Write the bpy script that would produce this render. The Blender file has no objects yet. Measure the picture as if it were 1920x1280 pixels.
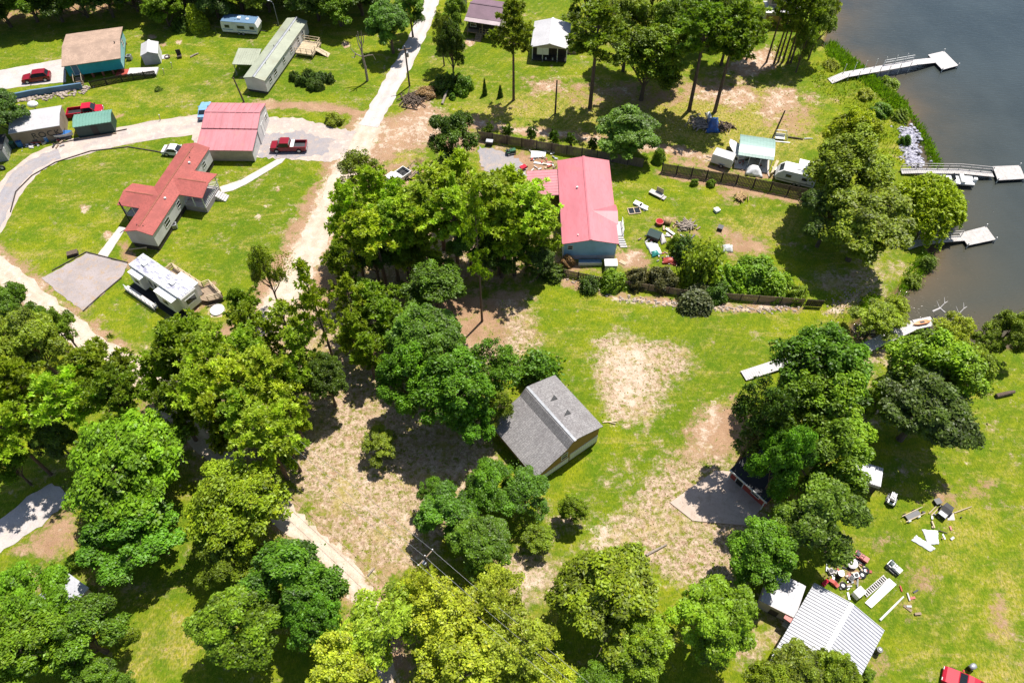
import bpy, math, random
import numpy as np
from mathutils import Vector, Matrix
D = bpy.data
SC = bpy.context.scene
COL = SC.collection
rnd = random.Random(7)
pi = math.pi

# ---------------------------------------------------------------- camera
CAM_H, PITCH, FOC = 82.0, math.radians(54.0), 1450.0      # metres, rad, focal length in px of a 1920 px wide frame
_s, _c = math.sin(PITCH), math.cos(PITCH)
def P(px, py, z=0.0):
    """point of the place at height z that the photo shows at (px, py)"""
    u = (px - 960) / FOC; v = (py - 640) / FOC
    t = (CAM_H - z) / (_s + v * _c)
    return Vector((u * t, (_c - v * _s) * t, z))
def depth_of(p):
    return p[1] * _c - (p[2] - CAM_H) * _s
def tall(bx, by, ty):
    """height of an upright thing standing at (bx, by) whose top shows at ty"""
    b = P(bx, by); lo, hi = 0.0, 60.0
    for _ in range(40):
        m = (lo + hi) / 2
        dz = m - CAM_H
        y = 640 - FOC * (b.y * _s + dz * _c) / (b.y * _c - dz * _s)
        if y > ty: lo = m
        else: hi = m
    return lo
cam = D.cameras.new('camera'); co = D.objects.new('camera', cam); COL.objects.link(co)
co.location = (0, 0, CAM_H); co.rotation_euler = (pi / 2 - PITCH, 0, 0)
cam.sensor_width = 36; cam.lens = 36 * FOC / 1920; cam.clip_end = 6000; cam.clip_start = 0.5
SC.camera = co

# ---------------------------------------------------------------- light
sun_dir = Vector((0.60, 0.80, 0)).normalized() * math.cos(math.radians(66)) + Vector((0, 0, math.sin(math.radians(66))))
sl = D.lights.new('sun', 'SUN'); sl.energy = 5.0; sl.angle = math.radians(0.5); sl.color = (1.0, 0.955, 0.88)
so = D.objects.new('sun', sl); COL.objects.link(so)
so.rotation_euler = (-sun_dir).to_track_quat('-Z', 'Y').to_euler(); so.location = (0, 0, 120)
w = D.worlds.new('World'); SC.world = w; w.use_nodes = True
nt = w.node_tree; sky = nt.nodes.new('ShaderNodeTexSky'); sky.sky_type = 'NISHITA'; sky.sun_disc = False
sky.sun_elevation = math.radians(66); sky.sun_rotation = math.atan2(sun_dir.x, sun_dir.y)
nt.links.new(sky.outputs[0], nt.nodes['Background'].inputs[0]); nt.nodes['Background'].inputs[1].default_value = 0.085
SC.view_settings.view_transform = 'Standard'; SC.view_settings.look = 'None'
SC.view_settings.exposure = 0.62; SC.view_settings.gamma = 1.0
SC.render.engine = 'CYCLES'
SC.cycles.max_bounces = 6; SC.cycles.transparent_max_bounces = 8

# ---------------------------------------------------------------- node helper
class NG:
    def __init__(s, name):
        s.m = D.materials.new(name); s.m.use_nodes = True; s.t = s.m.node_tree
        s.b = s.t.nodes['Principled BSDF']; s.out = s.t.nodes['Material Output']; s.cache = {}
    def n(s, typ, ins=None, **kw):
        x = s.t.nodes.new('ShaderNode' + typ)
        for k, v in kw.items(): setattr(x, k, v)
        for k, v in (ins or {}).items(): s.put(x.inputs[k], v)
        return x
    def put(s, sock, v):
        if hasattr(v, 'links') or isinstance(v, bpy.types.NodeSocket): s.t.links.new(v, sock)
        else:
            if isinstance(v, tuple) and len(v) == 3 and sock.type == 'RGBA': v = v + (1,)
            sock.default_value = v
    def pos(s, kind='Object'):
        if kind not in s.cache: s.cache[kind] = s.n('TexCoord').outputs[kind]
        return s.cache[kind]
    def noise(s, scale, detail=3, rough=.55, dist=0, vec=None):
        return s.n('TexNoise', {'Vector': vec or s.pos(), 'Scale': scale, 'Detail': detail, 'Roughness': rough, 'Distortion': dist}).outputs['Fac']
    def ramp(s, fac, a, b):
        x = s.n('MapRange', {'Value': fac, 'From Min': a, 'From Max': b}); x.interpolation_type = 'SMOOTHSTEP'
        return x.outputs[0]
    def mix(s, f, a, b):
        x = s.n('Mix', data_type='RGBA'); s.put(x.inputs[0], f); s.put(x.inputs[6], a); s.put(x.inputs[7], b)
        return x.outputs[2]
    def math(s, op, a, b=0.0, clamp=False):
        x = s.n('Math', operation=op, use_clamp=clamp); s.put(x.inputs[0], a); s.put(x.inputs[1], b); return x.outputs[0]
    def scaled(s, sc, kind='Object'):
        return s.n('Mapping', {'Vector': s.pos(kind), 'Scale': sc}).outputs[0]
    def attr(s, name):
        x = s.n('Attribute', attribute_name=name); return x
    def bump(s, h, strength=.4, dist=.05):
        s.put(s.b.inputs['Normal'], s.n('Bump', {'Height': h, 'Strength': strength, 'Distance': dist}).outputs[0])
    def base(s, c, rough=.8, metal=0, spec=None):
        s.put(s.b.inputs['Base Color'], c); s.put(s.b.inputs['Roughness'], rough); s.b.inputs['Metallic'].default_value = metal
        if spec is not None: s.b.inputs['Specular IOR Level'].default_value = spec
        return s.m

def plain(name, c, rough=.7, var=.25, scale=1.5, metal=0, stretch=None, dirt=None, spec=None, fine=.12):
    """painted, weathered surface: two scales of tone variation, optional streaks and stains"""
    g = NG(name); v = g.scaled(stretch) if stretch else g.pos()
    d = tuple(x * (1 - var) for x in c)
    col = g.mix(g.ramp(g.noise(scale, 4, .6, vec=v), .35, .68), c, d)
    col = g.mix(g.math('MULTIPLY', g.ramp(g.noise(scale * 9, 2, .6, vec=v), .45, .7), fine * 4), col, tuple(x * .72 for x in c))
    if dirt:
        col = g.mix(g.math('MULTIPLY', g.ramp(g.noise(scale * .9, 5, .7), .56, .72), .75), col, dirt)
    return g.base(col, rough, metal, spec)

MATS = {}
def M(key):
    return MATS[key]

# ---------------------------------------------------------------- mesh builder
class MB:
    def __init__(s): s.v = []; s.f = []
    def poly(s, pts):
        i = len(s.v); s.v += [tuple(p) for p in pts]; s.f.append(tuple(range(i, i + len(pts)))); return s
    def raw(s, vs, fs):
        i = len(s.v); s.v += [tuple(p) for p in vs]; s.f += [tuple(k + i for k in f) for f in fs]; return s
    def box(s, x0, x1, y0, y1, z0, z1):
        return s.raw([(x0, y0, z0), (x1, y0, z0), (x1, y1, z0), (x0, y1, z0), (x0, y0, z1), (x1, y0, z1), (x1, y1, z1), (x0, y1, z1)],
                     [(0, 3, 2, 1), (4, 5, 6, 7), (0, 1, 5, 4), (1, 2, 6, 5), (2, 3, 7, 6), (3, 0, 4, 7)])
    def cbox(s, c, sz, rz=0.0, tilt=0.0):
        """box on centre c, turned by rz, tipped about its own x by tilt"""
        m = Matrix.Translation(Vector(c)) @ Matrix.Rotation(rz, 4, 'Z') @ Matrix.Rotation(tilt, 4, 'X')
        hx, hy, hz = sz[0] / 2, sz[1] / 2, sz[2] / 2
        vs = [m @ Vector(q) for q in [(-hx, -hy, -hz), (hx, -hy, -hz), (hx, hy, -hz), (-hx, hy, -hz), (-hx, -hy, hz), (hx, -hy, hz), (hx, hy, hz), (-hx, hy, hz)]]
        return s.raw(vs, [(0, 3, 2, 1), (4, 5, 6, 7), (0, 1, 5, 4), (1, 2, 6, 5), (2, 3, 7, 6), (3, 0, 4, 7)])
    def bar(s, a, b, w, h=None, up=(0, 0, 1)):
        """square bar from a to b"""
        a, b = Vector(a), Vector(b); d = (b - a).normalized(); up = Vector(up)
        if abs(d.dot(up)) > .98: up = Vector((0, 1, 0))
        sx = d.cross(up).normalized() * (w / 2); sy = sx.normalized().cross(d).normalized() * ((h or w) / 2)
        vs = [a - sx - sy, a + sx - sy, a + sx + sy, a - sx + sy, b - sx - sy, b + sx - sy, b + sx + sy, b - sx + sy]
        return s.raw(vs, [(3, 2, 1, 0), (4, 5, 6, 7), (0, 1, 5, 4), (1, 2, 6, 5), (2, 3, 7, 6), (3, 0, 4, 7)])
    def prism(s, pts, z0, z1):
        """plan polygon (anticlockwise) raised from z0 to z1"""
        n = len(pts); vs = [(p[0], p[1], z0) for p in pts] + [(p[0], p[1], z1) for p in pts]
        return s.raw(vs, [tuple(range(n - 1, -1, -1)), tuple(range(n, 2 * n))] + [(i, (i + 1) % n, n + (i + 1) % n, n + i) for i in range(n)])
    def extr_y(s, prof, y0, y1):
        """(x, z) outline carried from y0 to y1"""
        n = len(prof); vs = [(p[0], y0, p[1]) for p in prof] + [(p[0], y1, p[1]) for p in prof]
        return s.raw(vs, [tuple(range(n)), tuple(range(2 * n - 1, n - 1, -1))] + [((i + 1) % n, i, n + i, n + (i + 1) % n) for i in range(n)])
    def extr_x(s, prof, x0, x1):
        n = len(prof); vs = [(x0, p[0], p[1]) for p in prof] + [(x1, p[0], p[1]) for p in prof]
        return s.raw(vs, [tuple(range(n - 1, -1, -1)), tuple(range(n, 2 * n))] + [(i, (i + 1) % n, n + (i + 1) % n, n + i) for i in range(n)])
    def loft(s, prof):
        """side outline of (x, z, half width)"""
        n = len(prof); vs = [(p[0], -p[2], p[1]) for p in prof] + [(p[0], p[2], p[1]) for p in prof]
        return s.raw(vs, [tuple(range(n)), tuple(range(2 * n - 1, n - 1, -1))] + [((i + 1) % n, i, n + i, n + (i + 1) % n) for i in range(n)])
    def tube(s, pts, rad, n=6, cap=True):
        pts = [Vector(p) for p in pts]; rad = rad if isinstance(rad, (list, tuple)) else [rad] * len(pts); i0 = len(s.v)
        for i, p in enumerate(pts):
            d = (pts[min(i + 1, len(pts) - 1)] - pts[max(i - 1, 0)]).normalized()
            u = d.cross(Vector((0, 0, 1)) if abs(d.z) < .9 else Vector((1, 0, 0))).normalized(); q = d.cross(u)
            for k in range(n):
                a = 2 * pi * k / n; s.v.append(tuple(p + (u * math.cos(a) + q * math.sin(a)) * rad[i]))
        for i in range(len(pts) - 1):
            for k in range(n):
                a = i0 + i * n + k; b = i0 + i * n + (k + 1) % n; s.f.append((a, b, b + n, a + n))
        if cap:
            s.f.append(tuple(i0 + k for k in range(n - 1, -1, -1))); s.f.append(tuple(i0 + (len(pts) - 1) * n + k for k in range(n)))
        return s
    def cyl(s, c, r, h, n=14, axis='z', r2=None):
        c = Vector(c); d = {'z': Vector((0, 0, 1)), 'x': Vector((1, 0, 0)), 'y': Vector((0, 1, 0))}[axis]
        return s.tube([c, c + d * h], [r, r if r2 is None else r2], n)
    def ball(s, c, rx, ry, rz, nu=12, nv=7, lump=0, seed=0):
        r = random.Random(seed); i0 = len(s.v)
        for j in range(nv + 1):
            t = pi * j / nv
            for k in range(nu):
                a = 2 * pi * k / nu; q = 1 + (r.uniform(-lump, lump) if 0 < j < nv else 0)
                s.v.append((c[0] + rx * q * math.sin(t) * math.cos(a), c[1] + ry * q * math.sin(t) * math.sin(a), c[2] + rz * q * math.cos(t)))
        for j in range(nv):
            for k in range(nu):
                a = i0 + j * nu + k; b = i0 + j * nu + (k + 1) % nu; s.f.append((a, a + nu, b + nu, b))
        return s
    def ring(s, c, R, r, n=16, m=6, axis='z'):
        i0 = len(s.v)
        for i in range(n):
            A = 2 * pi * i / n
            for k in range(m):
                a = 2 * pi * k / m; q = R + r * math.cos(a); h = r * math.sin(a); x, y = q * math.cos(A), q * math.sin(A)
                p = (x, y, h) if axis == 'z' else ((x, h, y) if axis == 'y' else (h, x, y))
                s.v.append((c[0] + p[0], c[1] + p[1], c[2] + p[2]))
        for i in range(n):
            for k in range(m):
                s.f.append((i0 + i * m + k, i0 + ((i + 1) % n) * m + k, i0 + ((i + 1) % n) * m + (k + 1) % m, i0 + i * m + (k + 1) % m))
        return s
    def build(s, name, mat, parent=None, smooth=False):
        me = D.meshes.new(name); me.from_pydata(s.v, [], s.f); me.update()
        o = D.objects.new(name, me); COL.objects.link(o)
        me.materials.append(MATS[mat] if isinstance(mat, str) else mat)
        if parent is not None: o.parent = parent
        if smooth: me.polygons.foreach_set('use_smooth', [True] * len(me.polygons))
        return o

USED = {}
def tag(o, label, cat, group=None, kind=None):
    if label: o['label'] = label
    if cat: o['category'] = cat
    if group: o['group'] = group
    if kind: o['kind'] = kind
    return o
def thing(name, label, cat, loc=(0, 0, 0), rz=0.0, group=None):
    o = D.objects.new(name, None); o.empty_display_size = .3; COL.objects.link(o); o.location = loc; o.rotation_euler = (0, 0, rz)
    return tag(o, label, cat, group)
def structure(o):
    o['kind'] = 'structure'; return o
def px_angle(a, b, z=0):
    d = P(*b, z) - P(*a, z); return math.atan2(d.y, d.x)
def rect3(p0, p1, p2, z):
    """plan rectangle whose corners show at p0, p1, p2 (near left, near right, far right) at height z"""
    w0, w1, w2 = P(*p0, z), P(*p1, z), P(*p2, z); a = w1 - w0; b = w2 - w1
    rz = math.atan2(a.y, a.x) if a.length >= b.length else math.atan2(b.y, b.x) - pi / 2
    c = (w0 + w2) / 2; return (c.x, c.y), rz, a.length, b.length

def gable(root, la, lb, he, rise, ridge, roof, wall, ov=.3, z0=0.0, ribs=0, cap=None, ovg=None, th=.1):
    """pitched roof and walls in the thing's own axes; returns roof and wall objects"""
    ovg = ov if ovg is None else ovg
    a, b = (la, lb) if ridge == 'y' else (lb, la)               # a runs across the ridge
    A = a / 2; sl = rise / A; wa, wb = A - ov, b / 2 - ovg
    r = MB(); prof = [(-A, he - th), (0, he + rise - th), (A, he - th), (A, he), (0, he + rise), (-A, he)]
    k = (lambda m: m.extr_y) if ridge == 'y' else (lambda m: m.extr_x)
    k(r)(prof, -b / 2, b / 2)
    if ribs:
        n = int(b / ribs)
        for i in range(n + 1):
            y = -b / 2 + .03 + (b - .06) * i / n
            k(r)([(-A, he + .002), (0, he + rise + .002), (A, he + .002), (A, he + .075), (0, he + rise + .075), (-A, he + .075)], y - .04, y + .04)
    ro = r.build('roof', roof, root)
    if cap:
        c = MB(); k(c)([(-.22, he + rise - sl * .22 + .055), (0, he + rise + .055), (.22, he + rise - sl * .22 + .055), (.22, he + rise - sl * .22 + .09), (0, he + rise + .1), (-.22, he + rise - sl * .22 + .09)], -b / 2 - .01, b / 2 + .01)
        c.build('ridge_cap', cap, ro)
    m = MB(); zt = he - th + sl * ov - .005
    k(m)([(-wa, z0), (wa, z0), (wa, zt), (0, he + rise - th - .01), (-wa, zt)], -wb, wb)
    wo = m.build('wall', wall, root)
    return ro, wo

def opening(root, side, half, u, z, w, h, frame='white_trim', pane='dark_glass', name='window', sub='pane', bars=True):
    """framed window or door on the wall at local +x, -x, +y or -y"""
    sg = 1 if side[0] == '+' else -1
    def bx(m, d0, d1, u0, u1, z0, z1):
        lo, hi = sorted((sg * d0, sg * d1))
        if side[1] == 'x': m.box(lo, hi, u0, u1, z0, z1)
        else: m.box(u0, u1, lo, hi, z0, z1)
    f = MB(); t = .09
    bx(f, half - .05, half + .05, u - w / 2 - t, u - w / 2, z - h / 2 - t, z + h / 2 + t); bx(f, half - .05, half + .05, u + w / 2, u + w / 2 + t, z - h / 2 - t, z + h / 2 + t)
    bx(f, half - .05, half + .05, u - w / 2, u + w / 2, z + h / 2, z + h / 2 + t); bx(f, half - .05, half + .05, u - w / 2, u + w / 2, z - h / 2 - t, z - h / 2)
    if bars: bx(f, half - .05, half + .045, u - w / 2, u + w / 2, z - .03, z + .03)
    fo = f.build(name, frame, root)
    q = MB(); bx(q, half - .04, half + .02, u - w / 2, u + w / 2, z - h / 2, z + h / 2); q.build(sub, pane, fo)
    return fo

def rails(m, pts, h=.95, post=.09, rail=.07, n=2, step=1.5, z=0.0):
    """post and rail run in the builder m"""
    for a, b in zip(pts[:-1], pts[1:]):
        a = Vector((a[0], a[1], z)); b = Vector((b[0], b[1], z)); L = (b - a).length; k = max(1, round(L / step))
        for i in range(k + 1):
            q = a.lerp(b, i / k); m.box(q.x - post / 2, q.x + post / 2, q.y - post / 2, q.y + post / 2, z, z + h - .01)
        for j in range(n):
            zz = h * (1 - j / n) ; m.bar(a + Vector((0, 0, zz)), b + Vector((0, 0, zz)), rail, rail * .7)
    return m
# ---------------------------------------------------------------- materials
def add(key, **k): MATS[key] = plain(key, **k)
add('white_trim', c=(.62, .62, .6), rough=.6, var=.1)
add('white_paint', c=(.7, .69, .67), rough=.55, var=.14, scale=.8)
add('white_plastic', c=(.75, .75, .74), rough=.45, var=.1)
add('dark_glass', c=(.02, .024, .03), rough=.12, var=.3)
add('black', c=(.014, .014, .016), rough=.6, var=.3)
add('rubber', c=(.018, .018, .018), rough=.85, var=.3)
add('rim', c=(.5, .5, .52), rough=.35, metal=.6, var=.2, scale=5)
add('pale_blue_paint', c=(.2, .38, .6), rough=.4, var=.2)
add('red_paint', c=(.23, .006, .016), rough=.3, var=.12, scale=.8)
add('bright_red_paint', c=(.46, .012, .035), rough=.5, var=.2, scale=.8, spec=.2)
add('faded_red', c=(.42, .07, .05), rough=.5, var=.3)
add('blue_paint', c=(.04, .16, .42), rough=.35, var=.25)
add('grey_metal', c=(.3, .31, .33), rough=.45, var=.25, metal=.3)
add('dark_metal', c=(.05, .05, .055), rough=.5, var=.3)
add('weathered_wood', c=(.3, .22, .15), rough=.9, var=.4, scale=1.2, stretch=(1, 6, 6))
add('pale_wood', c=(.52, .41, .27), rough=.85, var=.3, scale=1.2)
add('grey_deck', c=(.46, .43, .41), rough=.85, var=.22, scale=1.5)
add('white_deck', c=(.52, .49, .48), rough=.8, var=.15, scale=1.5)
add('dark_wood', c=(.055, .042, .034), rough=.9, var=.45, scale=1.2, stretch=(5, 5, 1))
add('fence_wood', c=(.17, .125, .095), rough=.9, var=.4, scale=1.0, stretch=(6, 6, 1))
add('bark', c=(.13, .092, .066), rough=.95, var=.5, scale=2.5, stretch=(3, 3, .6))
add('pine_bark', c=(.15, .098, .07), rough=.95, var=.5, scale=2.5, stretch=(3, 3, .6))
add('dead_wood', c=(.33, .27, .22), rough=.95, var=.45, scale=2.5)
add('teal_paint', c=(.012, .34, .42), rough=.6, var=.18, scale=.7)
add('sunlit_teal', c=(.25, .5, .52), rough=.6, var=.15, scale=.7)
add('slate_blue', c=(.10, .19, .30), rough=.7, var=.2, scale=.6)
add('blue_tarp', c=(.015, .09, .3), rough=.4, var=.4)
add('teal_tarp', c=(.03, .25, .22), rough=.5, var=.3)
add('white_tarp', c=(.72, .72, .72), rough=.5, var=.18, scale=2)
add('lavender_tarp', c=(.35, .34, .41), rough=.45, var=.35, scale=2.5)
add('tan_wall', c=(.42, .36, .3), rough=.8, var=.18, scale=.7)
add('mauve_wall', c=(.34, .30, .31), rough=.8, var=.14, scale=.6)
add('container_wall', c=(.3, .23, .17), rough=.75, var=.25, scale=.6, dirt=(.2, .13, .08))
add('dark_green', c=(.02, .05, .045), rough=.6, var=.25)
add('grey_green_roof', c=(.33, .35, .26), rough=.6, var=.2, scale=.35, dirt=(.25, .24, .16))
add('green_roof', c=(.14, .29, .23), rough=.45, var=.2, scale=.5, stretch=(.3, 1, 1))
add('pale_green_roof', c=(.25, .37, .33), rough=.4, var=.3, scale=.5, stretch=(.25, 1.5, 1))
add('pink_roof', c=(.52, .2, .22), rough=.45, var=.2, scale=.35, stretch=(1.8, .4, 1), dirt=(.42, .2, .18))
add('rose_roof', c=(.5, .15, .175), rough=.45, var=.2, scale=.3, stretch=(1.6, .35, 1), dirt=(.42, .15, .15))
add('red_shingle', c=(.36, .088, .072), rough=.8, var=.24, scale=.5, fine=.3, dirt=(.27, .075, .065))
add('tan_shingle', c=(.42, .29, .215), rough=.9, var=.34, scale=.7, dirt=(.22, .155, .12), fine=.7)
add('purple_roof', c=(.17, .1, .13), rough=.7, var=.2, scale=.5)
add('pale_mauve_roof', c=(.45, .36, .37), rough=.7, var=.2, scale=.5)
add('white_roof', c=(.46, .445, .45), rough=.45, var=.12, scale=.4, dirt=(.33, .3, .28))
add('white_metal_roof', c=(.44, .44, .47), rough=.4, var=.1, scale=.5, dirt=(.44, .42, .41))
add('rusty_white_roof', c=(.4, .39, .41), rough=.5, var=.2, scale=.5, dirt=(.26, .13, .07))
add('brown_wall', c=(.36, .22, .06), rough=.85, var=.25, scale=.7, stretch=(1, 1, 5))
add('brick_red', c=(.3, .1, .065), rough=.9, var=.3, scale=3)
add('concrete', c=(.52, .47, .43), rough=.9, var=.14, scale=.4, dirt=(.4, .34, .28))
add('black_and_shaded_roof', c=(.022, .022, .024), rough=.8, var=.3)
add('rock', c=(.42, .34, .28), rough=.95, var=.4, scale=2)
add('orange', c=(.6, .2, .05), rough=.5, var=.2)
add('green_plastic', c=(.02, .12, .05), rough=.45, var=.2)
add('lens', c=(.7, .7, .68), rough=.15, var=.05)
add('tail_lens', c=(.3, .01, .01), rough=.2, var=.05)
add('letter_black', c=(.02, .02, .022), rough=.6, var=.2)
add('wire', c=(.25, .25, .26), rough=.4, var=.1, metal=.4)
add('straw', c=(.4, .26, .12), rough=.95, var=.4, scale=3)

def shingles():
    g = NG('grey_shingle'); v = g.pos()
    br = g.n('TexBrick', {'Vector': v, 'Color1': (.18, .17, .17), 'Color2': (.25, .235, .23), 'Mortar': (.1, .092, .09), 'Scale': 1.0, 'Mortar Size': .018, 'Brick Width': .55, 'Row Height': .24, 'Bias': 0.0}).outputs['Color']
    col = g.mix(g.ramp(g.noise(.5, 5, .65), .4, .7), br, (.155, .142, .14))
    col = g.mix(g.math('MULTIPLY', g.ramp(g.noise(7, 3, .7), .48, .62), .5), col, (.38, .36, .36))
    col = g.mix(g.math('MULTIPLY', g.ramp(g.noise(4, 3, .7, vec=g.scaled((1, .25, 1))), .52, .7), .5), col, (.12, .11, .11))
    return g.base(col, .95)
MATS['grey_shingle'] = shingles()
def siding(key, c, step=.22, axis='Z', amt=.5):
    g = NG(key); x = g.n('SeparateXYZ', {'Vector': g.pos()}).outputs[axis]
    s = g.math('FRACT', g.math('DIVIDE', x, step)); line = g.ramp(s, .86, .97)
    col = g.mix(g.ramp(g.noise(.7, 4, .6), .4, .7), c, tuple(q * .84 for q in c))
    col = g.mix(g.math('MULTIPLY', line, amt), col, tuple(q * .45 for q in c))
    return g.base(col, .65)
MATS['white_siding'] = siding('white_siding', (.6, .58, .57))
MATS['lavender_siding'] = siding('lavender_siding', (.5, .47, .5))
MATS['blue_siding'] = siding('blue_siding', (.3, .5, .66))
MATS['grey_siding'] = siding('grey_siding', (.33, .33, .34), .3)
MATS['lattice'] = siding('lattice', (.7, .7, .66), .32, 'X', .9)

def camper_roof():
    g = NG('camper_roof')
    st = g.ramp(g.noise(2.2, 4, .65, vec=g.scaled((.45, 2.6, 1))), .44, .56); big = g.ramp(g.noise(.7, 3, .5), .36, .5)
    col = g.mix(g.math('MULTIPLY', st, g.math('MULTIPLY', big, .85)), (.62, .62, .64), (.17, .165, .25))
    return g.base(col, .5)
MATS['camper_roof'] = camper_roof()

def leaf_mat(key, rough=.5, trans=.3):
    g = NG(key); oi = g.n('ObjectInfo'); a = g.attr('tone').outputs['Color']
    sx = g.n('SeparateColor', {'Color': a})
    tone = g.math('ADD', g.math('MULTIPLY', sx.outputs[0], 1.5), .4)
    col = g.n('VectorMath', {0: oi.outputs['Color'], 1: g.n('CombineXYZ', {0: tone, 1: tone, 2: tone}).outputs[0]}, operation='MULTIPLY').outputs[0]
    warm = g.n('VectorMath', {0: col, 1: (1.36, 1.1, .8)}, operation='MULTIPLY').outputs[0]
    col = g.mix(g.math('MULTIPLY', g.ramp(sx.outputs[1], .5, 1.0), .8), col, warm)
    m = g.base(col, rough, 0, .4)
    tr = g.n('BsdfTranslucent', {'Color': g.n('VectorMath', {0: col, 1: (1.5, 1.5, .7)}, operation='MULTIPLY').outputs[0]})
    mx = g.n('MixShader', {0: trans, 1: g.b.outputs[0], 2: tr.outputs[0]})
    g.t.links.new(mx.outputs[0], g.out.inputs[0]); return m
MATS['leaf'] = leaf_mat('leaf'); MATS['needle'] = leaf_mat('needle', .5, .4)
# ---------------------------------------------------------------- ground, water, roads
def W2(pts, z=0.0): return np.array([P(x, y, z)[:2] for x, y in pts])
def signed(poly, X, Y):
    """distance to the outline in metres, positive inside"""
    n = len(poly); d = np.full(X.shape, 1e9); ins = np.zeros(X.shape, bool)
    for i in range(n):
        x0, y0 = poly[i]; x1, y1 = poly[(i + 1) % n]; dx, dy = x1 - x0, y1 - y0
        t = np.clip(((X - x0) * dx + (Y - y0) * dy) / (dx * dx + dy * dy + 1e-9), 0, 1)
        d = np.minimum(d, np.hypot(X - x0 - t * dx, Y - y0 - t * dy))
        c = ((y0 > Y) != (y1 > Y)) & (X < dx * (Y - y0) / (dy if abs(dy) > 1e-9 else 1e-9) + x0)
        ins ^= c
    return np.where(ins, d, -d)
def ss(x): x = np.clip(x, 0, 1); return x * x * (3 - 2 * x)

LAKE = W2([(1590, -40), (1562, 40), (1545, 88), (1600, 112), (1645, 148), (1695, 190), (1712, 222), (1706, 238), (1711, 275), (1718, 318), (1724, 350), (1735, 400), (1722, 440),
           (1740, 462), (1752, 492), (1720, 520), (1692, 540), (1672, 562), (1640, 588), (1598, 612), (1602, 632), (1640, 640), (1690, 655), (1745, 648), (1800, 640), (1850, 646), (1905, 652)], -.5)
LAKE = np.vstack([LAKE, [[140, 62], [420, 120], [700, 420], [500, 700], [120, 420], [80, 200]]])
gx = np.concatenate([-np.geomspace(2600, 122, 16), np.arange(-116, 116.1, .55), np.geomspace(122, 2600, 16)])
gy = np.concatenate([-np.geomspace(1500, 6, 14), np.arange(4, 172.1, .55), np.geomspace(178, 3500, 16)])
GX, GY = np.meshgrid(gx, gy); near = (np.abs(GX) < 118) & (GY > 2) & (GY < 174)
LD = signed(LAKE, GX, GY)
GZ = -ss((LD + 1.4) / 7.0) * 2.4 - .32 * ss((LD + 1.6) / 1.6)
def area(acc, pts, soft=1.0, val=1.0):
    soft = soft * 1.7
    poly = W2(pts); lo = poly.min(0) - soft * 2; hi = poly.max(0) + soft * 2
    k = (GX >= lo[0]) & (GX <= hi[0]) & (GY >= lo[1]) & (GY <= hi[1])
    acc[k] = np.maximum(acc[k], val * ss(signed(poly, GX[k], GY[k]) / (2 * soft) + .5))
def strip(acc, pts, wid, soft=1.0, val=1.0):
    c = W2(pts)
    for a, b in zip(c[:-1], c[1:]):
        d = b - a; t = np.clip(((GX - a[0]) * d[0] + (GY - a[1]) * d[1]) / (d @ d + 1e-9), 0, 1)
        r = np.hypot(GX - a[0] - t * d[0], GY - a[1] - t * d[1]); np.maximum(acc, val * ss((wid / 2 - r) / (2 * soft) + .5), out=acc)
Z0 = lambda: np.zeros(GX.shape)
soil, litter, dry, lush, sand = Z0(), Z0(), Z0(), Z0(), Z0()
MAIN_ROAD = [(692, 236), (672, 275), (648, 325), (612, 400), (588, 450), (556, 520), (520, 570), (478, 625), (430, 672), (372, 720), (330, 770)]
LEFT_ROAD = [(-60, 455), (5, 508), (60, 555), (130, 612), (195, 662), (255, 690), (330, 770), (420, 862), (530, 962), (580, 1010), (632, 1050), (668, 1090), (692, 1135), (715, 1200), (720, 1290)]
strip(sand, MAIN_ROAD, 5.5, 1.2, .8); strip(sand, LEFT_ROAD, 3.4, 1.4, .7)
strip(soil, MAIN_ROAD, 9, 1.5, .8); strip(soil, LEFT_ROAD, 6, 2, .7)
area(soil, [(660, 236), (715, 240), (752, 205), (790, 168), (815, 205), (880, 232), (905, 262), (900, 290), (800, 275), (730, 300), (650, 345), (600, 460), (575, 470), (620, 330)], 1.5, .95)
area(sand, [(690, 245), (760, 220), (800, 190), (870, 240), (880, 280), (780, 272), (690, 300)], 2.5, .6)
area(soil, [(560, 470), (640, 500), (760, 560), (900, 540), (985, 545), (1000, 640), (935, 690), (905, 860), (850, 900), (800, 1090), (700, 1090), (560, 960), (545, 800), (420, 740), (340, 790), (280, 690), (440, 640)], 2.0, .85)
strip(sand, [(560, 830), (640, 900), (720, 980), (790, 1060)], 1.0, 1.0, .6); strip(sand, [(590, 815), (670, 885), (750, 960), (815, 1040)], 1.0, 1.0, .6); area(sand, [(800, 870), (890, 850), (900, 890), (820, 905)], 1.5, .6)
area(litter, [(640, 650), (760, 690), (920, 640), (950, 700), (900, 900), (800, 1080), (690, 1060), (560, 940), (540, 790)], 2.0, .9)
area(litter, [(280, 680), (440, 640), (560, 560), (660, 560), (700, 690), (560, 820), (400, 900), (300, 800)], 2.0, .8)
area(soil, [(640, 340), (760, 320), (900, 320), (1045, 430), (1060, 520), (900, 540), (640, 520)], 2.5, .85)
area(litter, [(640, 340), (900, 330), (1040, 430), (1040, 520), (640, 510)], 2.5, .75)
area(sand, [(270, 662), (450, 640), (560, 560), (545, 640), (420, 725), (350, 800), (300, 780)], 2.2, .75)
area(soil, [(640, 300), (720, 300), (800, 300), (810, 340), (760, 365), (650, 360)], 1.2, .75)
area(dry, [(700, 280), (790, 280), (800, 325), (720, 325)], 1.5, .9)
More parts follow.
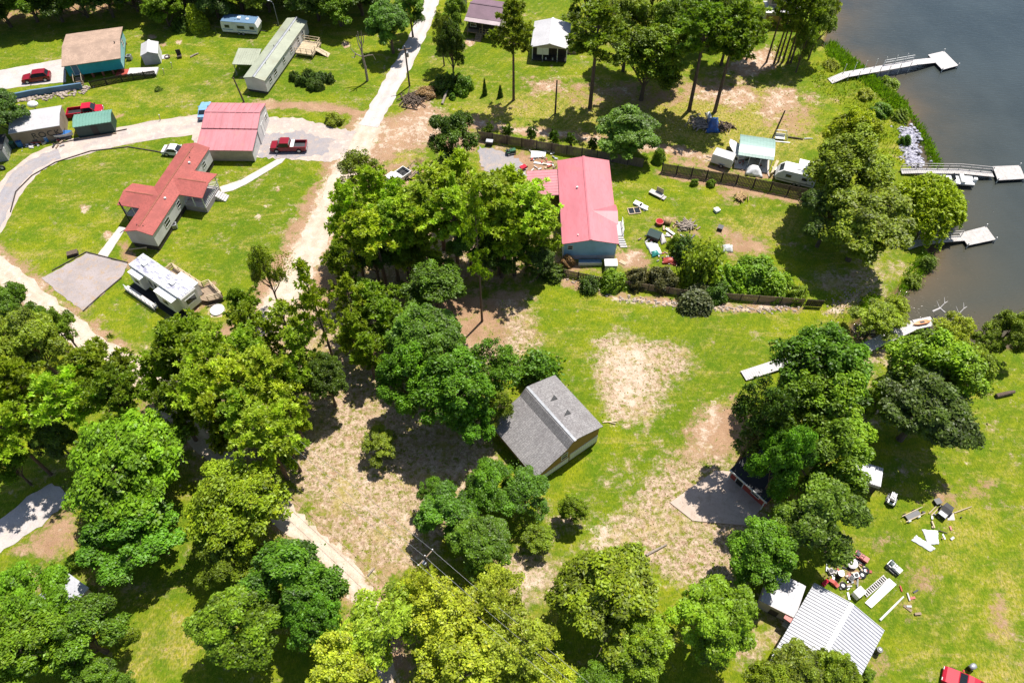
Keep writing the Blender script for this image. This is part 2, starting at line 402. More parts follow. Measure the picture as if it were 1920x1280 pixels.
# the bare pale patch behind the cabin and the worn ground round the slab
area(litter, [(1112, 632), (1160, 622), (1225, 640), (1290, 648), (1300, 690), (1262, 720), (1232, 780), (1170, 800), (1128, 775), (1120, 700)], 1.4, 1.0)
area(sand, [(1125, 640), (1215, 640), (1235, 700), (1190, 780), (1145, 780)], 1.8, .78)
area(soil, [(1372, 742), (1330, 752), (1290, 800), (1245, 880), (1290, 910), (1345, 880), (1420, 870), (1430, 800), (1400, 740)], 1.6, .8)
area(sand, [(1350, 750), (1320, 770), (1290, 850), (1320, 850), (1345, 790)], 1.2, .8)
area(litter, [(1250, 860), (1400, 850), (1430, 960), (1400, 1100), (1330, 1110), (1225, 1060), (1100, 1035), (1160, 960)], 1.8, .95)
area(soil, [(1290, 970), (1400, 985), (1390, 1090), (1300, 1090), (1220, 1040)], 1.8, .7)
area(sand, [(1110, 985), (1150, 965), (1165, 1010), (1130, 1035), (1100, 1020)], 1.2, .75)
area(litter, [(1035, 1010), (1120, 960), (1200, 860), (1180, 850), (1100, 920), (1030, 985)], 1.2, .6)
area(litter, [(930, 1030), (1060, 1050), (1040, 1110), (960, 1150), (900, 1100)], 1.6, .9); area(sand, [(960, 1060), (1020, 1050), (1010, 1110), (960, 1110)], 1.4, .75)
area(lush, [(1040, 985), (1130, 890), (1240, 790), (1275, 745), (1330, 720), (1290, 800), (1200, 890), (1110, 985)], 1.6, .8)
area(lush, [(960, 640), (1100, 640), (1110, 800), (1050, 720), (980, 690)], 1.5, .5)
area(soil, [(905, 545), (985, 540), (1012, 625), (1010, 650), (960, 655), (920, 690), (905, 640)], 1.4, .85)
area(litter, [(930, 560), (1000, 560), (1015, 650), (940, 690)], 1.4, .7)
# far side: under the tall pines and along the board fence
for a in ([(992, 152), (1050, 148), (1062, 172), (1005, 176)], [(1118, 163), (1160, 160), (1200, 172), (1180, 184), (1125, 178)], [(1295, 160), (1400, 160), (1440, 190), (1380, 205), (1300, 185)],
          [(1440, 160), (1490, 165), (1500, 195), (1450, 225), (1415, 215)], [(1370, 95), (1450, 90), (1470, 125), (1400, 150), (1360, 130)], [(1505, 175), (1535, 175), (1535, 192), (1508, 190)]):
    area(soil, a, 1.3, .95); area(sand, a, 1.8, .6)
area(soil, [(1050, 165), (1300, 160), (1330, 215), (1200, 200), (1060, 205)], 2.5, .6)
area(dry, [(850, 170), (1500, 140), (1560, 250), (1500, 330), (1240, 300), (900, 240)], 5, 1.0)
for a in ([(980, 140), (1120, 150), (1130, 200), (990, 195)], [(1140, 150), (1420, 150), (1440, 215), (1150, 200)], [(1400, 200), (1540, 190), (1560, 260), (1420, 250)], [(860, 190), (960, 200), (960, 235), (870, 225)]): area(soil, a, 3.5, .62)
area(dry, [(1350, 400), (1500, 380), (1520, 450), (1360, 470)], 3, .9); area(soil, [(1345, 350), (1385, 350), (1385, 385), (1350, 388)], 1.2, .7); area(soil, [(1350, 440), (1440, 440), (1450, 475), (1360, 485)], 1.5, .8)
strip(soil, [(870, 225), (960, 243), (1060, 252), (1130, 265), (1240, 278), (1330, 296)], 2.6, 1.4, .95); strip(sand, [(870, 225), (960, 243), (1060, 252), (1130, 265), (1240, 278), (1330, 296)], 1.6, 1.2, .7)
strip(soil, [(1230, 325), (1380, 352), (1500, 378)], 1.6, .9, .85); strip(soil, [(1260, 300), (1440, 330)], 2.5, 1.2, .7)
area(soil, [(900, 278), (1000, 288), (1045, 298), (1040, 325), (985, 330), (990, 400), (930, 350), (900, 310)], 1.2, .9)
area(dry, [(990, 300), (1040, 305), (1040, 318), (1000, 318)], .8, .9)
area(soil, [(1150, 475), (1195, 465), (1225, 490), (1220, 510), (1165, 505)], 1.0, .95); area(sand, [(1165, 475), (1195, 470), (1210, 495), (1175, 500)], 1.0, .6)
area(soil, [(1010, 470), (1060, 480), (1130, 505), (1060, 512), (1000, 500)], 1.2, .85)
for a in ([(1255, 410), (1300, 410), (1310, 440), (1265, 445)], [(1335, 410), (1400, 445), (1385, 455), (1340, 440)]): area(soil, a, 1.2, .7)
strip(soil, [(1060, 530), (1180, 560), (1290, 568), (1400, 578), (1500, 575)], 1.5, 1.0, .85); strip(sand, [(1150, 560), (1290, 572), (1400, 578), (1480, 574)], .9, .7, .8)
area(soil, [(1545, 585), (1600, 548), (1628, 540), (1620, 558), (1570, 595)], 1.0, .95); area(sand, [(1545, 585), (1600, 548), (1628, 540), (1620, 558), (1570, 595)], .8, .75)
area(litter, [(1500, 530), (1640, 470), (1690, 500), (1640, 560), (1560, 560)], 2, .7)
# upper left
strip(soil, [(480, 198), (560, 196), (620, 202), (672, 214)], 2.2, 1.2, .9); area(soil, [(-20, 20), (260, -5), (300, 5), (120, 35), (-20, 50)], 2.5, .8); area(soil, [(255, 5), (300, -10), (300, 12), (270, 20)], 1.0, .9)
for x, y, r in ((285, 69, 6), (335, 80, 6), (307, 84, 4), (314, 107, 4), (155, 390, 9), (203, 440, 12), (520, 354, 7), (500, 387, 4), (484, 406, 5), (546, 412, 5), (287, 575, 8), (880, 80, 9), (648, 84, 8)):
    area(soil, [(x - r, y), (x - r * .4, y - r * .7), (x + r * .8, y - r * .5), (x + r, y + r * .4), (x, y + r * .8)], .35, 1.0); area(sand, [(x - r, y), (x - r * .4, y - r * .7), (x + r * .8, y - r * .5), (x + r, y + r * .4), (x, y + r * .8)], .5, .8)
strip(sand, [(200, 445), (175, 495)], .5, .5, .5)
area(dry, [(200, 160), (480, 150), (480, 190), (250, 215)], 4, .75); area(dry, [(30, 200), (130, 190), (160, 205)], 2, .4)
area(lush, [(600, 310), (560, 470), (450, 540), (330, 470), (420, 350), (540, 300)], 3, .6); area(lush, [(300, 150), (480, 60), (700, 120), (660, 190), (500, 170)], 4, .5)
area(lush, [(60, 330), (200, 280), (340, 290), (200, 400), (60, 420)], 3, .35)
strip(soil, [(612, 310), (580, 400), (540, 480)], 1.2, .8, .6); area(soil, [(300, 480), (345, 490), (330, 520), (300, 505)], .8, .5)
strip(soil, [(232, 455), (250, 500), (270, 520)], 2.2, .8, .7); strip(soil, [(395, 540), (385, 565), (360, 580)], 2, .8, .7)
strip(sand, [(402, 575), (410, 585)], 2.0, .4, .9)
# lower left and lower right
area(soil, [(20, 1035), (95, 975), (140, 945), (165, 1000), (150, 1040), (105, 1065), (60, 1040)], 1.2, .75); area(dry, [(60, 1020), (150, 980), (160, 1040), (100, 1070)], 1.2, .9)
area(soil, [(110, 1060), (180, 1040), (210, 1100), (160, 1130)], 1.2, .6); area(dry, [(220, 1150), (380, 1140), (390, 1280), (220, 1290)], 2.5, .9); area(soil, [(290, 1200), (345, 1170), (345, 1230), (300, 1250)], 1.5, .5)
for a in ([(1760, 820), (1800, 815), (1815, 860), (1790, 880)], [(1750, 920), (1850, 890), (1880, 910), (1800, 960), (1740, 950)], [(1855, 1130), (1880, 1100), (1890, 1180), (1860, 1200)], [(1700, 1060), (1750, 1050), (1740, 1100), (1700, 1110)],
          [(1690, 1130), (1720, 1125), (1725, 1160), (1700, 1165)], [(1620, 1260), (1660, 1220), (1670, 1290), (1600, 1300)], [(1625, 1010), (1660, 1005), (1665, 1035), (1630, 1030)], [(1570, 1050), (1610, 1045), (1620, 1090), (1580, 1100)]):
    area(soil, a, 1.6, .72)
area(dry, [(1840, 1060), (1930, 1000), (1930, 1300), (1830, 1290)], 3, 1.0)
area(dry, [(1640, 900), (1930, 850), (1930, 1300), (1660, 1300), (1680, 1080)], 5, .65)
area(litter, [(1420, 1150), (1485, 1160), (1460, 1220), (1400, 1240)], 1.2, .95); area(soil, [(1560, 920), (1600, 930), (1590, 970), (1555, 965)], .8, .9)
area(litter, [(1640, 560), (1800, 600), (1840, 700), (1640, 800), (1560, 780), (1600, 680)], 2, .6)
area(dry, [(480, 960), (700, 1000), (760, 1080), (640, 1060)], 2, .5)
strip(soil, [(232, 215), (100, 268)], .8, .5, .6)

me = D.meshes.new('ground'); ny, nx = GX.shape
me.vertices.add(nx * ny); me.vertices.foreach_set('co', np.stack([GX, GY, GZ], -1).astype('f').ravel())
def grid_faces(me, nx, ny, keep=None):
    i = np.arange(nx * ny).reshape(ny, nx); q = np.stack([i[:-1, :-1], i[:-1, 1:], i[1:, 1:], i[1:, :-1]], -1).reshape(-1, 4)
    if keep is not None: q = q[keep[:-1, :-1].ravel()]
    me.loops.add(q.size); me.loops.foreach_set('vertex_index', q.ravel().astype('i')); me.polygons.add(len(q)); me.polygons.foreach_set('loop_start', (np.arange(len(q)) * 4).astype('i'))
    me.update(calc_edges=True); me.validate()
grid_faces(me, nx, ny)
for nm, (a, b, c) in (('cover', (soil, litter, dry)), ('growth', (lush, sand, np.clip((LD + 2.2) / 2.2, 0, 1)))):
    at = me.attributes.new(nm, 'FLOAT_COLOR', 'POINT'); at.data.foreach_set('color', np.stack([a, b, c, np.ones_like(a)], -1).astype('f').ravel())
g = NG('ground'); v = g.pos()
c1 = g.n('SeparateColor', {'Color': g.attr('cover').outputs['Color']}).outputs; c2 = g.n('SeparateColor', {'Color': g.attr('growth').outputs['Color']}).outputs
big = g.noise(.055, 4, .6); mid = g.noise(.35, 5, .65); fine = g.noise(2.6, 4, .7); tiny = g.noise(7.5, 3, .7); blade = g.noise(3.2, 3, .7, vec=g.scaled((2.2, .7, 1)))
grass = g.mix(g.ramp(mid, .36, .64), (.105, .175, .0045), (.235, .255, .006))
grass = g.mix(g.math('MULTIPLY', g.ramp(big, .4, .66), .55), grass, (.085, .15, .005))
grass = g.mix(g.math('MULTIPLY', c2[0], .75), grass, (.062, .135, .004))
dryc = g.mix(g.ramp(fine, .4, .62), (.28, .25, .02), (.46, .34, .13))
dm = g.ramp(g.math('ADD', g.math('MULTIPLY', c1[2], .75), g.math('MULTIPLY', g.math('SUBTRACT', mid, .5), 1.5)), .3, .85)
grass = g.mix(dm, grass, dryc)
grass = g.mix(g.math('MULTIPLY', g.ramp(g.noise(.8, 4, .65), .54, .7), .55), grass, (.24, .225, .02))
wornn = g.noise(.28, 6, .78, .6, vec=g.n('Mapping', {'Vector': g.pos(), 'Rotation': (0, 0, .7), 'Scale': (.45, 1.5, 1)}).outputs[0])
grass = g.mix(g.math('MULTIPLY', g.ramp(wornn, .5, .66), .75), grass, dryc)
mow = g.n('TexWave', {'Vector': g.n('Mapping', {'Vector': g.pos(), 'Rotation': (0, 0, .62)}).outputs[0], 'Scale': .28, 'Distortion': 3.0, 'Detail': 2.0, 'Detail Scale': .6}).outputs['Fac']
grass = g.mix(g.math('MULTIPLY', g.math('MULTIPLY', g.ramp(mow, .4, .8), g.ramp(big, .42, .6)), .35), grass, (.07, .125, .005))
grass = g.mix(g.math('MULTIPLY', g.ramp(blade, .44, .62), .6), grass, (.055, .105, .0035))
grass = g.mix(g.math('MULTIPLY', g.ramp(g.noise(2.0, 6, .85), .52, .62), .5), grass, (.3, .31, .03))
dirt = g.mix(g.ramp(mid, .35, .65), (.40, .25, .155), (.31, .185, .11))
dirt = g.mix(g.math('MULTIPLY', g.ramp(tiny, .5, .66), .6), dirt, (.2, .115, .06))
lit = g.mix(g.ramp(g.noise(2.1, 9, .82, .4), .41, .6), (.56, .42, .31), (.27, .18, .115))
lit = g.mix(g.ramp(g.noise(1.3, 6, .8), .47, .6), lit, (.15, .165, .012))
sandc = g.mix(g.ramp(g.noise(.9, 4, .65), .38, .66), (.58, .46, .36), (.45, .33, .23))
lit = g.mix(g.math('MULTIPLY', g.ramp(g.noise(.22, 6, .75), .5, .66), .55), lit, dryc)
lit = g.mix(g.math('MULTIPLY', g.ramp(g.noise(.5, 6, .8), .52, .66), .7), lit, dirt)
edge = g.math('SUBTRACT', g.math('ADD', g.math('MULTIPLY', g.noise(.16, 5, .7), .55), g.math('MULTIPLY', g.noise(.75, 8, .82), .75)), .65)
lm = g.ramp(g.math('ADD', c1[1], g.math('MULTIPLY', edge, 4.2)), .2, .85)
sm = g.ramp(g.math('ADD', c1[0], g.math('MULTIPLY', edge, 3.4)), .3, .8)
dm2 = g.ramp(g.math('ADD', c2[1], g.math('MULTIPLY', g.math('SUBTRACT', g.noise(.7, 8, .82), .5), 4.0)), .36, .82)
col = g.mix(sm, grass, dirt); col = g.mix(lm, col, lit); col = g.mix(dm2, col, sandc)
mud = g.mix(g.ramp(mid, .4, .6), (.16, .1, .05), (.1, .06, .03))
col = g.mix(g.ramp(c2[2], .55, .95), col, mud)
g.bump(g.math('ADD', blade, g.math('MULTIPLY', tiny, .6)), .8, .18)
me.materials.append(g.base(col, .95, 0, .15))
ground = structure(D.objects.new('ground', me)); COL.objects.link(ground); me.polygons.foreach_set('use_smooth', [True] * len(me.polygons))

# water sheet
k = (LD > -3.5); me = D.meshes.new('lake_water'); me.vertices.add(nx * ny)
me.vertices.foreach_set('co', np.stack([GX, GY, np.full_like(GX, -.5)], -1).astype('f').ravel())
grid_faces(me, nx, ny, k | np.roll(k, -1, 0) | np.roll(k, -1, 1))
at = me.attributes.new('shallow', 'FLOAT_COLOR', 'POINT'); s1 = np.exp(-np.clip(LD, 0, 1e3) / 4.0); s2 = np.exp(-np.clip(LD, 0, 1e3) / 18.0) * np.clip((150 - GY) / 90, .12, 1)
at.data.foreach_set('color', np.stack([s1, s2, s1, s1], -1).astype('f').ravel())
g = NG('lake_water'); sc = g.n('SeparateColor', {'Color': g.attr('shallow').outputs['Color']}).outputs
n1 = g.noise(.08, 4, .6); s = g.math('MULTIPLY', sc[0], g.math('ADD', g.ramp(n1, .3, .6), .35))
col = g.mix(g.ramp(n1, .35, .65), (.026, .038, .042), (.036, .05, .054))
col = g.mix(g.math('MULTIPLY', sc[1], .9, True), col, (.058, .054, .027)); col = g.mix(g.math('MULTIPLY', s, .9, True), col, (.095, .068, .036))
rip = g.math('ADD', g.noise(2.2, 3, .6, vec=g.scaled((.35, 1.6, 1))), g.math('MULTIPLY', g.noise(.5, 3, .6), .8))
g.bump(rip, .42, .16)
me.materials.append(g.base(col, .1, 0, .5))
lake = structure(D.objects.new('lake_water', me)); COL.objects.link(lake); me.polygons.foreach_set('use_smooth', [True] * len(me.polygons))

# ---- paved and gravel sheets: ragged-edged outlines laid on the ground
def ragged(poly, step=.5, amp=.12, seed=1):
    r = random.Random(seed); out = []; n = len(poly)
    for i in range(n):
        a, b = Vector(poly[i]), Vector(poly[(i + 1) % n]); k = max(1, int((b - a).length / step))
        for j in range(k):
            q = a.lerp(b, j / k); d = (b - a).normalized(); nrm = Vector((-d.y, d.x)); out.append(q + nrm * (r.uniform(-1, 1) * amp if amp else 0))
    return out
LEVEL = [.004]
def sheet(name, pts, mat, amp=.12, step=.5, thick=0.0):
    import mathutils.geometry as geo
    z = LEVEL[0]; LEVEL[0] += .004
    poly = ragged([P(x, y)[:2] for x, y in pts], step, amp, len(name) + int(z * 1000))
    ar = sum(poly[i].x * poly[(i + 1) % len(poly)].y - poly[(i + 1) % len(poly)].x * poly[i].y for i in range(len(poly)))
    if ar < 0: poly.reverse()
    tri = geo.tessellate_polygon([[q.to_3d() for q in poly]]); m = MB()
    if thick:
        n = len(poly); m.raw([(q.x, q.y, thick) for q in poly], [tuple(t) for t in tri])
        m.raw([(q.x, q.y, thick) for q in poly] + [(q.x, q.y, -.05) for q in poly], [((i + 1) % n, i, n + i, n + (i + 1) % n) for i in range(n)])
    else: m.raw([(q.x, q.y, z) for q in poly], [tuple(t) for t in tri])
    o = m.build(name, mat)
    import bmesh
    bm = bmesh.new(); bm.from_mesh(o.data); bmesh.ops.recalc_face_normals(bm, faces=bm.faces)
    up = [f for f in bm.faces if abs(f.normal.z) > .9 and f.normal.z < 0]
    if up: bmesh.ops.reverse_faces(bm, faces=up)
    bm.to_mesh(o.data); bm.free()
    return structure(o)
def ribbon(name, pts, width, mat, amp=.2):
    c = [P(x, y)[:2] for x, y in pts]; c = [Vector(q) for q in c]; L, R = [], []
    fine_c = []
    for i in range(len(c) - 1):                                        # smooth the centre line
        p0, p1, p2, p3 = c[max(i - 1, 0)], c[i], c[i + 1], c[min(i + 2, len(c) - 1)]
        for j in range(6):
            t = j / 6; fine_c.append(.5 * ((2 * p1) + (p2 - p0) * t + (2 * p0 - 5 * p1 + 4 * p2 - p3) * t * t + (3 * p1 - p0 - 3 * p2 + p3) * t ** 3))
    fine_c.append(c[-1]); wd = width if isinstance(width, tuple) else (width, width); n = len(fine_c)
    for i, q in enumerate(fine_c):
        d = (fine_c[min(i + 1, n - 1)] - fine_c[max(i - 1, 0)]).normalized(); nn = Vector((-d.y, d.x)); h = (wd[0] + (wd[1] - wd[0]) * i / (n - 1)) / 2
        L.append(q + nn * (h + rnd.uniform(-amp, amp))); R.append(q - nn * (h + rnd.uniform(-amp, amp)))
    z = LEVEL[0]; LEVEL[0] += .004; m = MB(); cols = (0, .14, .27, .4, .5, .6, .73, .86, 1); wv = (0, .25, 1, .2, 0, .2, 1, .25, 0); K = len(cols)
    m.raw([(q.x, q.y, z) for c_ in cols for q in [a.lerp(b, c_) for a, b in zip(L, R)]], [(j * n + i, (j + 1) * n + i, (j + 1) * n + i + 1, j * n + i + 1) for j in range(K - 1) for i in range(n - 1)])
    o = m.build(name, mat); at = o.data.attributes.new('wear', 'FLOAT', 'POINT'); at.data.foreach_set('value', [wv[j] for j in range(K) for i in range(n)])
    return structure(o)
def gravel(key, a, b, c, streak=None):
    g = NG(key); col = g.mix(g.ramp(g.noise(.35, 5, .65), .36, .66), a, b)
    if streak: col = g.mix(g.math('MULTIPLY', g.ramp(g.noise(.9, 5, .7), .5, .66), .9), col, streak)
    wr = g.math('MULTIPLY', g.attr('wear').outputs['Fac'], g.ramp(g.noise(.4, 4, .6), .3, .6)); col = g.mix(g.math('MULTIPLY', wr, .5), col, tuple(min(.66, q * 1.35) for q in a))
    col = g.mix(g.math('MULTIPLY', g.ramp(g.noise(1.6, 6, .8), .55, .68), .5), col, c)
    col = g.mix(g.math('MULTIPLY', g.ramp(g.noise(6, 3, .7), .5, .66), .45), col, c); g.bump(g.noise(8, 2, .6), .5, .05)
    MATS[key] = g.base(col, .95, 0, .2)
gravel('paved_pale', (.48, .44, .42), (.4, .36, .34), (.28, .25, .23), (.5, .42, .35))
gravel('gravel_grey', (.27, .255, .27), (.32, .28, .27), (.17, .16, .16), (.4, .31, .25))
gravel('gravel_pink', (.46, .37, .31), (.36, .31, .29), (.25, .2, .17), (.54, .46, .4))
gravel('gravel_pad', (.35, .3, .29), (.29, .25, .24), (.19, .16, .15), (.36, .26, .18))
gravel('dirt_track', (.5, .41, .33), (.42, .32, .24), (.28, .2, .14), (.56, .48, .41))
gravel('slab_tan', (.5, .4, .33), (.43, .34, .28), (.33, .26, .21), (.36, .28, .22))
ribbon('dirt_road', MAIN_ROAD, (4.4, 3.0), 'dirt_track', .45)
ribbon('dirt_track', LEFT_ROAD, (3.6, 1.7), 'dirt_track', .35)
ribbon('loop_drive', [(-70, 480), (-25, 432), (5, 378), (38, 330), (85, 296), (150, 274), (240, 253), (320, 240), (400, 232), (440, 235)], (4.2, 5.4), 'gravel_pink', .18)
ribbon('loop_drive_gravel', [(-60, 470), (-22, 428), (8, 374), (40, 326), (84, 298), (112, 288)], (3.3, 2.4), 'gravel_grey', .25)
sheet('parking_court', [(484, 220), (560, 222), (620, 236), (668, 248), (650, 288), (620, 306), (560, 300), (486, 296), (384, 296), (360, 262), (372, 236)], 'gravel_pink', .3)
sheet('parking_gravel', [(488, 252), (560, 246), (625, 262), (610, 290), (540, 299), (487, 293)], 'gravel_grey', .5)
ribbon('road', [(822, -60), (811, -10), (800, 25), (782, 68), (760, 112), (735, 158), (712, 200), (692, 237)], (3.0, 3.4), 'paved_pale', .22)
sheet('house_drive', [(-40, 140), (0, 132), (122, 110), (124, 154), (40, 163), (20, 166), (-40, 172)], 'paved_pale', .08)
sheet('gravel_pad', [(162, 475), (186, 480), (240, 494), (232, 510), (226, 522), (190, 555), (157, 584), (118, 556), (78, 522), (112, 503)], 'gravel_pad', .12)
sheet('lane', [(-40, 1000), (0, 972), (60, 926), (98, 905), (136, 930), (78, 985), (0, 1036), (-40, 1060)], 'paved_pale', .15)
sheet('gravel_lot', [(898, 276), (935, 282), (962, 292), (985, 312), (990, 330), (968, 352), (942, 345), (915, 322), (898, 308)], 'gravel_grey', .35)
sheet('walkway', [(412, 351), (452, 338), (520, 299), (536, 297), (528, 306), (462, 346), (436, 358), (416, 362)], 'concrete', .03, .5, .07)
sheet('walkway', [(184, 477), (224, 425), (236, 428), (201, 484)], 'concrete', .03, .5, .07)
sheet('concrete_slab', [(1256, 942), (1341, 882), (1372, 884), (1437, 943), (1398, 985), (1298, 976)], 'slab_tan', .02, .5, .1)
# ---------------------------------------------------------------- trees
def quads_mesh(name, V, tone, mat):
    n = len(V); me = D.meshes.new(name); me.vertices.add(4 * n); me.vertices.foreach_set('co', V.astype('f').ravel())
    me.loops.add(4 * n); me.loops.foreach_set('vertex_index', np.arange(4 * n, dtype='i')); me.polygons.add(n); me.polygons.foreach_set('loop_start', (np.arange(n) * 4).astype('i'))
    at = me.attributes.new('tone', 'FLOAT_COLOR', 'POINT'); t = np.repeat(tone, 4, 0)
    at.data.foreach_set('color', np.concatenate([t, np.zeros((4 * n, 1)), np.ones((4 * n, 1))], 1).astype('f').ravel())
    me.materials.append(MATS[mat]); me.update(calc_edges=True); return me
def norm(a): return a / (np.linalg.norm(a, axis=-1, keepdims=True) + 1e-9)
def leaf_quads(rg, C, nrm, size, aspect=1.5):
    """folded diamond leaves sprays: centre, facing, length"""
    n = len(C); t = norm(np.cross(nrm, rg.normal(size=(n, 3)))); b = np.cross(nrm, t); s = size[:, None]
    tip = C + t * s * .5 * aspect; tail = C - t * s * .5 * aspect
    droop = -nrm * s * .12
    return np.stack([tail + droop, C + b * s * .42, tip + droop, C - b * s * .42], 1)
def broad(seed, R=5.0, H=11.0, base=2.2, lobes=8, ncl=18, per=360, leaf=.215, open_=0.0, clump=(.5, .95), spread=.66):
    """crown of several limb domes, each a cluster of leaf clumps"""
    rg = np.random.default_rng(seed); cz = base + (H - base) * .5; rz = (H - base) * .5; L = []
    for i in range(lobes):
        a = i * 2.4 + rg.uniform(-.4, .4); f = (i + .6) / lobes; lr = R * rg.uniform(.27, .46); rr = min(R * spread * (.35 + .75 * f ** .6) * rg.uniform(.85, 1.12), R - lr * .9)
        L.append((np.array([math.cos(a) * rr, math.sin(a) * rr, cz + rz * (.5 - .85 * f + rg.uniform(-.18, .18))]), lr))
    L.append((np.array([rg.normal(0, .4), rg.normal(0, .4), H - R * .40]), R * .42))
    C, N, S, T, cc = [], [], [], [], []
    for lc, lr in L:
        d = norm(rg.normal(size=(ncl * 4, 3))); d = d[d[:, 2] > -.45][:ncl]; lt = rg.normal(0, .12)
        for dd in d:
            r = rg.uniform(*clump) * R / 5; c = lc + dd * (lr * rg.uniform(.55, 1.04) - r * .35) * np.array([1, 1, .85]); cc.append(c)
            n = int(per * (r / 1.1) ** 2 * (1 - open_ * rg.random())); q = norm(rg.normal(size=(n, 3)) + dd * .5 + np.array([0, 0, .5])); rr = r * rg.uniform(.45, 1.12, n) ** .75
            C.append(c + q * rr[:, None] * np.array([1.1, 1.1, .7])); N.append(norm(q * .6 + rg.normal(size=(n, 3)) * .5 + np.array([.3, .4, 1.0]))); S.append(leaf * rg.uniform(.4, 1.5, n))
            tn = rg.normal(.5, .13) + lt; T.append(np.stack([np.clip(tn + rg.normal(0, .17, n), 0, 1), np.clip(rg.normal(.42, .12) + rg.normal(0, .22, n), 0, 1)], 1))
    n = 1500; k = rg.integers(0, len(cc), n); C.append(np.array(cc)[k] + rg.normal(0, .55, (n, 3))); N.append(norm(rg.normal(size=(n, 3)) + np.array([0, 0, .6]))); S.append(leaf * rg.uniform(.6, 1.2, n)); T.append(np.clip(rg.normal(.5, .2, (n, 2)), 0, 1))
    C, N, S, T = map(np.concatenate, (C, N, S, T)); C[:, 2] = np.maximum(C[:, 2], .15)
    crown = quads_mesh('crown', leaf_quads(rg, C, N, S), T, 'leaf')
    m = MB(); r0 = .055 * R; k = Vector((rg.normal(0, .15), rg.normal(0, .15), 0)); zt = base + (H - base) * .3
    m.tube([(0, 0, -.4), (k.x * .4, k.y * .4, base * .6), (k.x, k.y, zt), (k.x * 1.5, k.y * 1.5, H * .72)], [r0 * 1.35, r0, r0 * .72, r0 * .25], 8)
    for lc, lr in L:
        a = Vector((k.x, k.y, rg.uniform(base * .7, zt))); b = Vector(lc); md = a.lerp(b, .55) + Vector((0, 0, -.25)); m.tube([a, md, b], [r0 * .5, r0 * .34, r0 * .16], 5, False)
        for q in range(5): dv = norm(rg.normal(size=3) + np.array([0, 0, .3])); m.tube([b, b + Vector(dv * lr * .95)], [r0 * .14, r0 * .04], 4, False)
    tr = m.build('trunk', 'bark'); me = tr.data; D.objects.remove(tr); return crown, me
def pine(seed, R=3.6, H=18.0, base=9.5, nb=46, tuft=.5, per=32, lean=.4):
    rg = np.random.default_rng(seed); m = MB(); r0 = .2; lx, ly = rg.normal(0, lean, 2)
    ax = lambda z: np.array([lx * (z / H) ** 1.6, ly * (z / H) ** 1.6, z])
    m.tube([tuple(ax(z) if z > 0 else (0, 0, z)) for z in (-.5, .5, base * .5, base, H * .78, H * .97)], [r0 * 1.5, r0 * 1.15, r0, r0 * .8, r0 * .45, r0 * .1], 8)
    C, DR, T = [], [], []
    for i in range(nb):
        f = rg.random() ** .85; z0 = base + (H - base) * f * .97; prof = (math.sin(pi * min(1, .16 + f * .86)) ** .6) * (1 - .35 * f); L = R * prof * rg.uniform(.55, 1.12); a = rg.uniform(0, 2 * pi)
        p0 = ax(z0); up = rg.uniform(.05, .5) + .35 * f; dv = np.array([math.cos(a), math.sin(a), up]); p1 = p0 + dv * L
        m.tube([tuple(p0), tuple(p0 + dv * L * .5 - np.array([0, 0, .12])), tuple(p1)], [.065, .045, .02], 4, False)
        nt_ = max(3, int(L * 4.2)); tn = rg.normal(.5, .12)
        for k in range(nt_):
            s = rg.uniform(.3, 1.05); off = rg.normal(size=3) * np.array([.34, .34, .18]) * (.5 + .5 * s); C.append(p0 + dv * L * s + off); DR.append(dv + rg.normal(size=3) * .5); T.append((tn + rg.normal(0, .1), rg.normal(.45, .2)))
    for k in range(14): C.append(ax(H * rg.uniform(.86, 1.0)) + rg.normal(size=3) * .35); DR.append(rg.normal(size=3)); T.append((.55, .5))
    C = np.repeat(np.array(C), per, 0); DR = np.repeat(norm(np.array(DR)), per, 0); T = np.clip(np.repeat(np.array(T), per, 0) + rg.normal(0, .1, (len(C), 2)), 0, 1); n = len(C)
    q = norm(rg.normal(size=(n, 3)) + DR * .6 + np.array([0, 0, .2])); L = tuft * rg.uniform(.6, 1.15, n)[:, None]; sd = norm(np.cross(q, rg.normal(size=(n, 3)))) * rg.uniform(.06, .11, n)[:, None]
    V = np.stack([C - sd * .5, C + q * L * .6 - sd, C + q * L, C + q * L * .5 + sd], 1)
    tr = m.build('trunk', 'pine_bark'); me = tr.data; D.objects.remove(tr); return quads_mesh('crown', V, T, 'needle'), me
